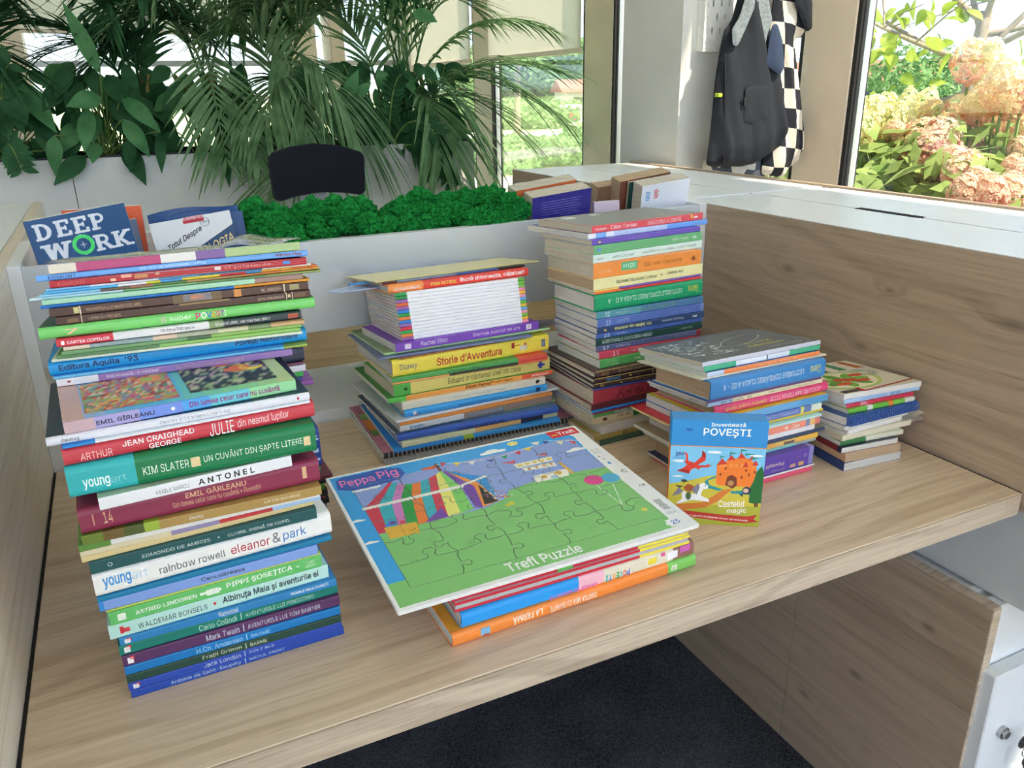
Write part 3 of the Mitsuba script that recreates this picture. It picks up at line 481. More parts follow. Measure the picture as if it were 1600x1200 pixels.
# white flap sticking out beside the azure hardcover
# stack half hidden behind the left one
GB = {}
B0 = [('steel blue', 0.012, '#55708f', 0), ('black', 0.008, '#17191f', .004), ('dark red', 0.004, '#7d2a34', 0), ('charcoal', 0.010, '#23262b', .003), ('green', 0.009, '#4f8a3c', 0), ('near-black', 0.006, '#1c1d22', .004), ('wide maroon', 0.006, '#6a2a3a', .012),
      ('orange-edged', 0.008, '#d88a5a', -.006), ('emerald', 0.006, '#3c9a50', -.003), ('star-patterned navy', 0.058, '#2d4a94', 0), ('pale grey', 0.03, '#c9ccd0', -.03), ('brick red', 0.012, '#d84a50', -.012), ('lime', 0.006, '#bcd23c', -.01), ('cyan', 0.008, '#22a9b8', -.011), ('amber', 0.006, '#e0b070', -.022), ('violet', 0.007, '#8a4a9c', .0),
      ('indigo', 0.006, '#2b3f86', -.014), ('leaf green', 0.007, '#3aa84a', -.012), ('white', 0.009, '#e4e2ea', -.008), ('plum', 0.004, '#7a4a60', -.010), ('thick midnight blue', 0.020, '#28344c', -.008)]
z = 0; items = []
for n, th, hx, dx in B0: GB[n] = (-0.03 + dx * 0.4, 1.008, z, 0.22 + dx * 0.6, th, 1.0); z += th; items.append((n, n, 'h' if th > 0.015 else 'p', 'w', 0.15, hx))
BS = stack(GB, items, 'stack behind the left one', 'books in the stack behind the left one')
t, fr, L, D, Tt = BS['star-patterned navy']; q = Quads()
def star(cx, cy, r): return Polygon([(cx + (r if i % 2 == 0 else r * .45) * math.sin(i * PI / 5), cy + (r if i % 2 == 0 else r * .45) * math.cos(i * PI / 5)) for i in range(10)])
for i, (sx, sz) in enumerate(((0.207, 0.030), (0.212, 0.045), (0.19, 0.02), (0.165, 0.04), (0.2, 0.012))):
    v, f = tri_poly(star(sx, sz, 0.006)); q.mesh(fr(np.stack([v[:, 0], np.full(len(v), -0.0003), v[:, 1]], 1)), f, col('#f0d840' if i % 2 == 0 else '#dfe6f0'))
for sx, sz, w_, h_ in ((0.213, 0.04, .01, .003), (0.212, 0.022, .01, .006), (0.212, 0.01, .012, .004)): q.add(fr([(sx - w_ / 2, -.0002, sz), (sx + w_ / 2, -.0002, sz), (sx + w_ / 2, -.0002, sz + h_), (sx - w_ / 2, -.0002, sz + h_)]), col('#b9c8e4'))
v, f, c = q.out(); part(t, 'spine_print', (v, f), 'print', 'yellow and white stars', color=c)
GM = {
    'pad1':(0.307,1.112,0.0000,0.330,0.0110,-0.6), 'spiral':(0.304,1.113,0.0110,0.337,0.0099,-1.4), 'blueM':(0.319,1.106,0.0209,0.289,0.0062,-2.0), 'creamM':(0.333,1.106,0.0271,0.276,0.0077,0.4), 
    'navyM':(0.329,1.114,0.0349,0.279,0.0117,-2.6), 'darkgr':(0.326,1.117,0.0466,0.289,0.0040,1.6), 'kreativ':(0.334,1.115,0.0506,0.272,0.0098,1.5), 'orangeM':(0.334,1.115,0.0604,0.273,0.0055,1.5), 
    'whiteboard':(0.328,1.114,0.0659,0.296,0.0040,2.8), 'blue2':(0.345,1.121,0.0699,0.252,0.0122,0.2), 'winnie':(0.343,1.124,0.0821,0.252,0.0128,0.2), 'pawo':(0.323,1.131,0.0949,0.290,0.0081,0.2), 
    'eduard':(0.334,1.134,0.1030,0.277,0.0199,1.0), 'thinred':(0.333,1.135,0.1229,0.268,0.0036,-1.7), 'green13':(0.333,1.135,0.1265,0.269,0.0074,-1.0), 'storie':(0.335,1.136,0.1339,0.279,0.0287,2.4), 
    'thin15':(0.348,1.136,0.1626,0.223,0.0024,2.2), 'navy16':(0.316,1.141,0.1649,0.262,0.0035,-0.9), 'lgreen17':(0.329,1.151,0.1684,0.290,0.0041,0.6), 'rachel':(0.345,1.145,0.1725,0.254,0.0138,2.3), 
    'pawred':(0.345,1.161,0.2642,0.246,0.0140,3.1), 'thin34':(0.339,1.174,0.2783,0.256,0.0037,4.8), 'creamtop':(0.330,1.177,0.2819,0.300,0.0025,6.0), 
}
TABS = [('purple', '#9a62ac'), ('orange', '#e8803c'), ('green', '#2fa850'), ('red', '#d8304a'), ('violet', '#9a62ac'), ('blue', '#2a7fd0'), ('amber', '#e8803c'), ('emerald', '#1f9a48'), ('azure', '#2a7fd0'), ('mauve', '#9a62ac'), ('rust', '#e0683a'), ('lilac', '#9a62ac'), ('bottle green', '#1f8a48'), ('jade', '#1f9a50')]
RTAB = ['#f090b0', '#e8b83a', '#78c04a', '#f0a0b0', '#6ab0e4', '#e8c040', '#6cb848', '#6aa8e0', '#f0a0c0', '#e8b83a', '#f090b0', '#7ac050', '#6fb84a', '#5fae44']
z, mid = 0.1863, []
for i in range(14):
    GM[f'wh{i}'] = (0.360 - 0.00043 * i, 1.156 + 0.0003 * i, z, 0.222, 0.00557, 1.0); z += 0.00557
    mid.append((f'wh{i}', f'white {TABS[i][0]}-tabbed', 'p', 'w', 0.165, [(0, 0.085, TABS[i][1]), (0.085, 0.95, '#eceef2'), (0.95, 1, RTAB[i])], (), {'kind': 'thin booklet', 'top': '#e6e8ec', 'bot': '#e6e8ec'}))
MI = [
 ('pad1', 'grey and white', 'b', 'w', 0.24, '#9fa4a6', (), {'kind': 'drawing pad', 'bot': '#2c2d30'}),
 ('spiral', 'pink picture-covered wire-bound', 'b', 'w', 0.24, [(0, 1, '#3a3c40')], (), {'kind': 'album', 'top': '#b8788c'}),
 ('blueM', 'azure', 'p', 'w', 0.22, [(0, 0.4, '#2c8ada'), (0.4, 0.46, '#8ab03c'), (0.46, 1, '#3392dc')]),
 ('creamM', 'cream and orange', 'm', 'w', 0.20, [(0, 0.45, '#d5d8b0'), (0.45, 0.75, '#e0b070'), (0.75, 0.9, '#2a2c40'), (0.9, 1, '#d6cfa0')], (), {'kind': 'magazine'}),
 ('navyM', 'royal blue', 'h', 'w', 0.20, '#3a62bc', [('CREATIVITATE', 0.35, 0.65, 0.1, 0.5, '#1f3478', 'b')], {'top': '#5a78a8'}),
 ('darkgr', 'grey-green', 'm', 'w', 0.2, [(0, 0.4, '#4a5c70'), (0.4, 0.66, '#6a7888'), (0.66, 1, '#8a9a70')]),
 ('kreativ', 'white and brown', 'p', 'w', 0.19, [(0, 0.40, '#cdd4da'), (0.40, 1, '#958078')], [('kreativ', 0.06, 0.15, 0.2, 0.75, '#2a78b8', 'b'), ('O lume de povești', 0.43, 0.66, 0.2, 0.7, '#5ab0d8', 'b')]),
 ('orangeM', 'orange', 'm', 'w', 0.19, '#e09048'),
 ('whiteboard', 'wide white', 'b', 'w', 0.225, '#d8dce0', (), {'kind': 'folder', 'top': '#c9ccd0'}),
 ('blue2', 'sky blue', 'h', 'w', 0.18, '#3a9fe0', [('POVEȘTI DE NOAPTE BUNĂ', 0.36, 0.66, 0.25, 0.65, '#1f5fae', 'f'), ('∋', 0.915, 0.945, 0.2, 0.8, '#1f3c78', 'b')], {'bits': [(0.055, 0.075, 0.2, 0.7, '#d8d8e0'), (0.07, 0.085, 0.15, 0.4, '#a06a60')]}),
 ('winnie', 'cream-white', 'p', 'w', 0.18, '#dfdac6', [('Winnie cea Prietenoasă și Curioasă', 0.34, 0.70, 0.25, 0.65, '#b3c4cc')], {'bits': [(0.93, 0.95, 0.3, 0.8, '#22242a'), (0.945, 0.96, 0.5, 0.7, '#22242a')]}),
 ('pawo', 'orange and green', 'p', 'w', 0.20, [(0, 0.10, '#5cbf50'), (0.10, 0.80, '#eaa04e'), (0.80, 1, '#e0603c')], [('PAW Patrol™', 0.45, 0.62, 0.15, 0.85, '#5a2c14', 'b'), ('PUPPY HEROES', 0.63, 0.74, 0.3, 0.75, '#8a4a24', 'b'), ('nickelodeon', 0.86, 0.975, 0.25, 0.75, '#f6d8c8', 'b')], {'top': '#3f8a3c'}),
 ('eduard', 'straw yellow', 'p', 'c', 0.16, [(0, 0.10, '#58b04c'), (0.10, 1, '#e0cf74')], [('Eduard în căutarea unei noi case', 0.33, 0.80, 0.28, 0.78, '#3c3c2c')], {'bits': [(0.925, 0.945, 0.2, 0.8, '#3a3f9a'), (0.915, 0.965, 0.4, 0.6, '#3a3f9a'), (0.06, 0.08, 0.4, 0.65, '#2c5a28')]}),
 ('thinred', 'thin orange-red', 'm', 'w', 0.16, [(0, 0.35, '#e8a860'), (0.35, 0.8, '#3f302c'), (0.8, 1, '#d6604a')]),
 ('green13', 'green and red', 'p', 'w', 0.18, [(0, 0.80, '#58a65c'), (0.80, 1, '#d8584a')], [('AVENTURILE LUI NILS', 0.34, 0.57, 0.25, 0.7, '#2f6a38', 'b')]),
 ('storie', 'thick yellow', 'h', 'w', 0.19, '#eed84e', [('Storie d’Avventura', 0.265, 0.68, 0.25, 0.72, '#b03a30', 'b'), ('Disney', 0.045, 0.145, 0.3, 0.7, '#28408a')], {'bits': [(0.95, 0.975, 0.3, 0.75, '#3a4a86'), (0.955, 0.97, 0.36, 0.7, '#e8e4c0'), (0.745, 0.765, 0.5, 0.85, '#a83a30'), (0.77, 0.80, 0.62, 0.67, '#a83a30'), (0.80, 0.85, 0.3, 0.6, '#d9d2b8'), (0.83, 0.845, 0.5, 0.75, '#c05a48')]}),
 ('thin15', 'thin brown and red', 'm', 'w', 0.17, [(0, 0.4, '#8a5a4c'), (0.4, 0.75, '#7a2c34'), (0.75, 1, '#3a4a6a')]),
 ('navy16', 'slate blue', 'b', 'w', 0.2, '#6f7fa4', (), {'kind': 'folder', 'top': '#5f6c8c'}),
 ('lgreen17', 'pale green', 'b', 'w', 0.20, '#a9cf90', (), {'kind': 'folder', 'top': '#7c9468'}),
 ('rachel', 'purple', 'p', 'w', 0.17, '#7a48b4', [('Rachel Elliot', 0.165, 0.345, 0.3, 0.85, '#e8dcf4'), ('Dorința puiului de urs', 0.52, 0.86, 0.25, 0.85, '#d8bce8', 'b')], {'bits': [(0.06, 0.1, 0.2, 0.8, '#e8d8f0'), (0.07, 0.085, 0.4, 0.7, '#c04070'), (0.905, 0.945, 0.2, 0.85, '#e6dcec'), (0.915, 0.935, 0.35, 0.7, '#a04060')]}),
] + mid + [
 ('pawred', 'red and orange', 'h', 'w', 0.17, [(0, 0.235, '#f0924a'), (0.235, 1, '#e0483c')], [('nickelodeon', 0.035, 0.21, 0.25, 0.65, '#f8e8dc', 'b'), ('PAW PATROL', 0.285, 0.465, 0.3, 0.7, '#f4d84a', 'b'), ('Bună dimineața, cățeluși!', 0.49, 0.965, 0.22, 0.85, W_, 'b')]),
 ('thin34', 'thin blue, black and red', 'm', 'w', 0.16, [(0, 0.1, '#5a2a30'), (0.1, 0.5, '#7a8aa8'), (0.5, 0.8, '#3f64a4'), (0.8, 1, '#24262c')]),
 ('creamtop', 'cream', 'b', 'c', 0.13, '#d0c888', (), {'kind': 'card folder', 'top': '#d8d2a4'}),
]
MS = stack(GM, MI, 'middle stack', 'books in the middle stack', 0.42, 1.12)
# wire coil of the album at the bottom
t, fr, L, D, Tt = MS['spiral']
coil = []
for i in range(46):
    x = 0.008 + i * (L - 0.016) / 45
    a = np.linspace(0.2 * PI, 2.1 * PI, 12); pts = np.stack([x + 0.0015 * np.sin(a), -0.002 + 0.006 * np.sin(a), Tt / 2 + 0.0005 + 0.0066 * np.cos(a)], 1)
    coil.append(tube(fr(pts), 0.0009, 5))
part(t, 'wire_coil', cat(*coil), 'steel', 'wire binding', kind='stuff', smooth=True)
q = Quads()
for i, (y0, y1, hx) in enumerate(((0.03, 0.07, '#b8788c'), (0.075, 0.10, '#6a8a48'), (0.10, 0.15, '#c87a3a'), (0.152, 0.18, '#7a9a50'), (0.18, 0.22, '#a8607c'))):
    q.add(fr([(0.004, y0, Tt), (0.05, y0, Tt), (0.05, y1, Tt), (0.004, y1, Tt)]), col(hx))
v, f, c = q.out(); part(t, 'cover_print', (v, f), 'print', kind='stuff', color=c)
# bookmarks and a transparent sleeve poking out of the middle stack
def card(name, label, cat_, pts, z, th, hx, k=0.42, yk=1.12, mat_='print'):
    s = Polygon(pts); m = extrude(s, th); v = np.array(m.vertices) + [0, 0, z]; v[:, 2] *= 1 - k * (v[:, 1] - yk)
    t = key_for(name); put(t, (v, np.array(m.faces)), mat_, color=np.tile(col(hx), (len(v), 1)) if mat_ == 'print' else None); say(t, label, cat_); return t
el = [(0.325 + 0.055 * math.cos(a), 1.235 + 0.030 * math.sin(a)) for a in np.linspace(0, 2 * PI, 40)[:-1]]
c_, s_ = math.cos(0.25), math.sin(0.25)
card('bookmark', 'round-ended pale blue card poking out left of the middle stack', 'bookmark', [(0.32 + (x - 0.325) * c_ - (y - 1.235) * s_, 1.23 + (x - 0.325) * s_ + (y - 1.235) * c_) for x, y in el], 0.2702, 0.0016, '#a8b8dc')
card('bookmark', 'narrow bright blue strip poking out of the middle stack near its top', 'bookmark', [(0.300, 1.214), (0.40, 1.228), (0.40, 1.238), (0.299, 1.222)], 0.2785, 0.0022, '#2a86d8')
scene['sleeve'] = {'type': 'thindielectric', 'int_ior': 1.4, 'specular_transmittance': rgb('#a8a0cc')}
card('plastic_sleeve', 'clear violet plastic sleeve poking out right of the middle stack', 'sleeve', [(0.60, 1.16), (0.672, 1.178), (0.660, 1.205), (0.6, 1.23)], 0.1727, 0.0004, '#8f86bd', mat_='sleeve')
GT = {
    'dkgreen':(0.639,1.019,0.0000,0.074,0.0084,2.5), 'olive':(0.631,1.022,0.0084,0.077,0.0098,2.4), 'pagesout':(0.644,1.022,0.0182,0.086,0.0160,3.4), 'atlas':(0.631,1.030,0.0342,0.091,0.0124,3.2), 
    'greenthin':(0.632,1.029,0.0465,0.086,0.0062,2.0), 'maroonthin':(0.631,1.029,0.0527,0.084,0.0025,1.0), 'bluethinT':(0.630,1.030,0.0551,0.071,0.0037,2.8), 'dkred':(0.630,1.033,0.0588,0.083,0.0102,2.3), 
    'roxy':(0.634,1.034,0.0690,0.118,0.0233,1.6), 'bluethin2':(0.634,1.034,0.0923,0.102,0.0030,-1.5), 'br3':(0.635,1.033,0.0953,0.102,0.0090,-1.0), 'br2':(0.635,1.032,0.1043,0.104,0.0090,0.3), 
    'br1':(0.636,1.032,0.1133,0.104,0.0119,1.7), 'catel':(0.650,1.041,0.1252,0.097,0.0139,2.8), 'eleven':(0.651,1.046,0.1391,0.081,0.0117,2.4), 'seventeen':(0.649,1.052,0.1508,0.207,0.0094,-0.6), 
    'robin':(0.648,1.052,0.1602,0.213,0.0115,0.5), 'b23':(0.649,1.053,0.1717,0.215,0.0083,1.3), 'navy13':(0.650,1.052,0.1800,0.213,0.0101,0.3), 'b12':(0.651,1.053,0.1901,0.213,0.0137,1.1), 
    'b22':(0.651,1.056,0.2038,0.213,0.0115,0.9), 'lect2':(0.648,1.057,0.2153,0.216,0.0285,1.7), 'thinred9':(0.648,1.059,0.2439,0.219,0.0031,3.0), 'thin8':(0.648,1.060,0.2470,0.222,0.0033,4.1), 
    'creanga':(0.647,1.060,0.2503,0.226,0.0184,4.4), 'orangeT':(0.648,1.063,0.2687,0.220,0.0236,3.6), 'mintT':(0.649,1.066,0.2923,0.233,0.0136,6.6), 'greenT':(0.650,1.066,0.3059,0.231,0.0145,6.7), 
    'purpleT':(0.649,1.070,0.3203,0.231,0.0084,6.7), 'blueT2':(0.647,1.079,0.3288,0.258,0.0092,6.9), 'torsan':(0.653,1.078,0.3380,0.243,0.0119,7.9), 
}
OV = {k: (0.22 if k in ('roxy', 'br1', 'br2', 'br3') else 0.205) for k in ('dkgreen', 'olive', 'pagesout', 'atlas', 'greenthin', 'maroonthin', 'bluethinT', 'dkred', 'roxy', 'bluethin2', 'br3', 'br2', 'br1', 'catel', 'eleven')}
def num(s): return (s, 0.07, 0.125, 0.2, 0.8, '#d8e4e8')
TI = [
 ('dkgreen', 'dark green', 'p', 'c', 0.14, '#3f6150', [('BIBLIOTECA ȘCOLARULUI', 0.05, 0.6, 0.3, 0.7, '#5f7d68')]),
 ('olive', 'olive', 'p', 'c', 0.14, '#a8985a', [('O', 0.27, 0.31, 0.25, 0.75, '#5a3c28', 'b')]),
 ('pagesout', 'fore-edge-out worn', 'p', 'w', 0.14, '#b5a890', (), {'turn': 'o'}),
 ('atlas', 'beige and green', 'p', 'c', 0.15, [(0, 0.40, '#d0c3a0'), (0.40, 1, '#2f7a44')], [('SUPER ATLAS', 0.46, 0.86, 0.25, 0.8, '#7fc08c', 'b'), ('2-A-03', 0.24, 0.36, 0.3, 0.7, '#8a5a3c', 'b')], {'bits': [(0.10, 0.14, 0.3, 0.7, '#6a3a34')]}),
 ('greenthin', 'grey-green', 'p', 'w', 0.15, [(0, 0.2, '#5f9a5c'), (0.2, 1, '#97a89c')]),
 ('maroonthin', 'thin maroon', 'm', 'w', 0.15, '#8a2a48'),
 ('bluethinT', 'thin bright blue', 'm', 'w', 0.15, '#3a90dc'),
 ('dkred', 'dark wine', 'p', 'c', 0.15, '#6a2f34'),
 ('roxy', 'thick crimson', 'p', 'c', 0.16, '#b0404c', [('DANI', 0.62, 0.80, 0.3, 0.75, '#d0a0a0', 'f'), ('roxy', 0.2, 0.5, 0.12, 0.75, '#7a2a34', 'f')], {'top': '#5c3030'}),
 ('bluethin2', 'thin navy', 'm', 'c', 0.16, '#38509a'),
 ('br3', 'lowest gold-edged brown', 'h', 'c', 0.16, '#463530', (), {'bits': [(0.0, 1, 0.86, 1, '#c9a86a'), (0.05, 0.08, 0.2, 0.8, '#8a7040'), (0.3, 0.7, 0.3, 0.6, '#5f4a3c'), (0.22, 0.24, 0.3, 0.6, '#c9a86a')]}),
 ('br2', 'middle gold-edged brown', 'h', 'c', 0.16, '#3f3330', (), {'bits': [(0.0, 1, 0.86, 1, '#c9a86a'), (0.1, 0.22, 0.2, 0.7, '#3f6a8a'), (0.3, 0.32, 0.3, 0.6, '#c9a86a'), (0.5, 0.52, 0.3, 0.6, '#c9a86a')]}),
 ('br1', 'top gold-edged brown', 'h', 'c', 0.16, '#54403a', [('CELE MAI FRUMOASE BASME', 0.2, 0.72, 0.3, 0.65, '#b99a78', 'f')], {'bits': [(0.0, 1, 0.88, 1, '#c9a86a'), (0.05, 0.12, 0.2, 0.75, '#7a5f48')]}),
 ('catel', 'leaf green', 'p', 'w', 0.13, '#58a85a', [('Cățelușa Columna', 0.33, 0.98, 0.2, 0.75, '#dfeed8', 'f'), ('LITERA', 0.07, 0.18, 0.2, 0.35, '#d0e6cc'), ('MICĂ', 0.07, 0.18, 0.6, 0.75, '#d0e6cc')]),
 ('eleven', 'rose red', 'p', 'w', 0.13, '#cf4a5c', [('11', 0.13, 0.19, 0.2, 0.8, '#f0dcdc'), ('HECTOR MALOT', 0.3, 0.55, 0.35, 0.7, '#eab8bc')]),
 ('seventeen', 'slate', 'p', 'w', 0.135, [(0, 0.95, '#5c6488'), (0.95, 1, '#8a3a44')], [('17', 0.06, 0.115, 0.15, 0.8, '#e4e8ee'), ('ALEXANDRE DUMAS', 0.18, 0.31, 0.35, 0.7, '#c0c8d8'), ('CEI TREI MUȘCHETARI', 0.68, 0.88, 0.35, 0.7, '#8f9ab4')]),
 ('robin', 'bottle green', 'p', 'w', 0.135, '#24483f', [('AVENTURILE LUI ROBIN HOOD', 0.055, 0.51, 0.25, 0.75, '#dfeae2'), ('Howard Pyle', 0.78, 0.9, 0.35, 0.7, '#a8c0b0')]),
 ('b23', 'mid blue', 'p', 'w', 0.135, '#4a68aa', [('23', 0.07, 0.12, 0.15, 0.8, '#d8e0f0'), ('PAUL FEVAL', 0.17, 0.28, 0.3, 0.7, '#b8c8e6'), ('COCOȘATUL', 0.6, 0.8, 0.35, 0.7, '#7f9ac8')]),
 ('navy13', 'navy with yellow lettering', 'p', 'w', 0.135, '#33476c', [('Un băiat ca oricine', 0.155, 0.49, 0.2, 0.75, '#e8e288', 'fb'.replace('fb', 'b'), 'f'), ('Thomas Brezina', 0.59, 0.8, 0.3, 0.7, '#c8d0dc', 'f'), ('•', 0.06, 0.085, 0.35, 0.7, '#d8b860')], {'bits': [(0.885, 0.93, 0.35, 0.65, '#d8dce4')]}),
 ('b12', 'indigo blue', 'p', 'w', 0.135, [(0, 0.97, '#5a72b4'), (0.97, 1, '#7c90c4')], [('12', 0.075, 0.115, 0.15, 0.8, '#d8e0f0'), ('JULES VERNE', 0.17, 0.29, 0.35, 0.7, '#b0c0e4'), ('CĂPITAN LA CINCISPREZECE ANI', 0.66, 0.92, 0.35, 0.7, '#8fa4d4')]),
 ('b22', 'petrol blue', 'p', 'w', 0.135, [(0, 0.4, '#5a98a4'), (0.4, 1, '#4f7aa0')], [('22', 0.075, 0.115, 0.2, 0.85, '#dceaea'), ('CHARLES DICKENS', 0.17, 0.31, 0.35, 0.7, '#b8d4d8'), ('AVENTURILE LUI OLIVER TWIST', 0.36, 0.74, 0.35, 0.75, '#8fb080')]),
 ('lect2', 'thick emerald green', 'h', 'w', 0.135, '#1d9c66', [('LECTURILE COPILĂRIEI CLASA A II - A', 0.115, 0.80, 0.32, 0.68, '#e0f0e4', 'f'), ('Gama', 0.86, 0.955, 0.3, 0.75, '#d8d050', 'f')]),
 ('thinred9', 'thin scarlet', 'm', 'w', 0.14, [(0, 0.25, '#e8703c'), (0.25, 1, '#d8403c')]),
 ('thin8', 'thin yellow and violet', 'm', 'w', 0.14, [(0, 0.22, '#e8c060'), (0.22, 1, '#7a62b0')]),
 ('creanga', 'pale yellow', 'p', 't', 0.135, '#e6e0a4', [('POVEȘTI, POVESTIRI, AMINTIRI', 0.195, 0.56, 0.35, 0.68, '#2c3028', 'fb'[1], 'f'), ('•', 0.60, 0.612, 0.45, 0.6, K_), ('ION CREANGĂ', 0.655, 0.81, 0.4, 0.68, '#2c3028', 'b', 'f')]),
 ('orangeT', 'thick orange', 'p', 'c', 0.135, '#ea9044', [('HYDE', 0.265, 0.375, 0.45, 0.75, '#e8f4e4'), ('Dă mai departe', 0.45, 0.81, 0.3, 0.68, '#a8662c'), ('Litera', 0.05, 0.145, 0.35, 0.55, '#f4c89a')], {'bits': [(0.245, 0.39, 0.3, 0.88, '#5fae7c'), (0.90, 0.945, 0.4, 0.5, '#8a4a24'), (0.915, 0.935, 0.3, 0.65, '#8a4a24')]}),
 ('mintT', 'pale aqua', 'p', 'c', 0.135, '#cfe4da', [('AMY LE FEUVRE', 0.165, 0.36, 0.3, 0.62, '#6f9088'), ('DIN PĂRUT ÎN CĂUTAREA FAPTELOR BUNE', 0.43, 0.94, 0.35, 0.7, '#6f9088'), ('Lyra', 0.03, 0.085, 0.35, 0.6, '#8a3c50', 'b')]),
 ('greenT', 'medium green', 'p', 'c', 0.135, '#6cb078', [('MIRCEA', 0.1, 0.21, 0.4, 0.62, '#94c89c'), ('MARK TWAIN', 0.71, 0.86, 0.35, 0.65, '#d4e8d4'), ('∽', 0.91, 0.945, 0.35, 0.6, '#dff0dc')], {'bits': [(0.03, 0.06, 0.3, 0.7, '#6a9ad0')]}),
 ('purpleT', 'violet', 'p', 'c', 0.14, '#6d54b4', [('ALFRED HITCHCOCK', 0.3, 0.51, 0.3, 0.62, '#b49ad8'), ('MUMIA ȘOPTEA', 0.60, 0.73, 0.35, 0.65, '#a48ad0'), ('•', 0.05, 0.075, 0.35, 0.7, '#d8c860')]),
 ('blueT2', 'pale blue', 'p', 'w', 0.17, [(0, 0.06, '#e0e6ec'), (0.06, 0.14, '#7fb0e8'), (0.14, 0.2, '#dfe6ee'), (0.2, 0.64, '#b4c4e2'), (0.64, 1, '#6fa0e4')], (), {'top': '#6a7fa4'}),
 ('torsan', 'coral red', 'p', 'c', 0.145, '#d8545c', [('POLIROM', 0.03, 0.12, 0.35, 0.6, '#f4dcdc', 'b'), ('Călin Torsan', 0.155, 0.385, 0.25, 0.8, '#f6e6e6'), ('VRĂJITORUL D. DINTÂI', 0.475, 0.79, 0.2, 0.85, '#f2d8d8')], {'top': '#8d8f8c', 'bits': [(0.88, 0.9, 0.4, 0.85, '#e8c850'), (0.91, 0.95, 0.35, 0.6, '#f0dede')]}),
]
TS = stack(GT, TI, 'tall right stack', 'books in the tall right stack', 0.12, 1.03, OV)
t, fr, L, D, Tt = TS['torsan']; q = Quads()
q.add(fr([(0.03, 0.10, Tt + .0001), (0.055, 0.10, Tt + .0001), (0.055, 0.125, Tt + .0001), (0.03, 0.125, Tt + .0001)]), col('#d8dad8')); q.add(fr([(0.09, 0.11, Tt + .0001), (0.108, 0.11, Tt + .0001), (0.108, 0.125, Tt + .0001), (0.09, 0.125, Tt + .0001)]), col('#d8dad8'))
v, f, c = q.out(); part(t, 'cover_print', (v, f), 'print', kind='stuff', color=c)
# stack behind the small card box; each entry: right front corner, thickness, left end
R4 = [('pink', .874, .793, .0091), ('white19', .876, .792, .0032), ('purple18', .874, .794, .0296), ('teal17', .890, .807, .0053), ('yellow16', .892, .806, .0084), ('navy15', .906, .807, .0063), ('white14', .884, .807, .0099), ('salmon13', .889, .803, .0114), ('green12', .891, .802, .0041), ('yellow12', .902, .811, .0042),
      ('mallard', .897, .810, .0103), ('blue10', .910, .812, .0116), ('joc', .917, .821, .0164), ('cream8', .904, .821, .0066), ('purp7', .901, .821, .0041), ('lect3', .900, .815, .0304), ('cream5', .913, .827, .0025), ('orange4', .900, .829, .0070), ('green2', .905, .834, .0080), ('gray1', .906, .835, .0070)]
X4 = dict(pink=.690, white19=.682, purple18=.695, teal17=.683, yellow16=.680, navy15=.668, white14=.690, salmon13=.688, green12=.684, yellow12=.668, mallard=.688, blue10=.690, joc=.702, cream8=.690, purp7=.686, lect3=.688, cream5=.680, orange4=.692, green2=.690, gray1=.687)
GF, z = {}, 0
for n, x, y, th in R4: GF[n] = (X4[n], y - .0005, z, x - X4[n], th, 0.2); z += th
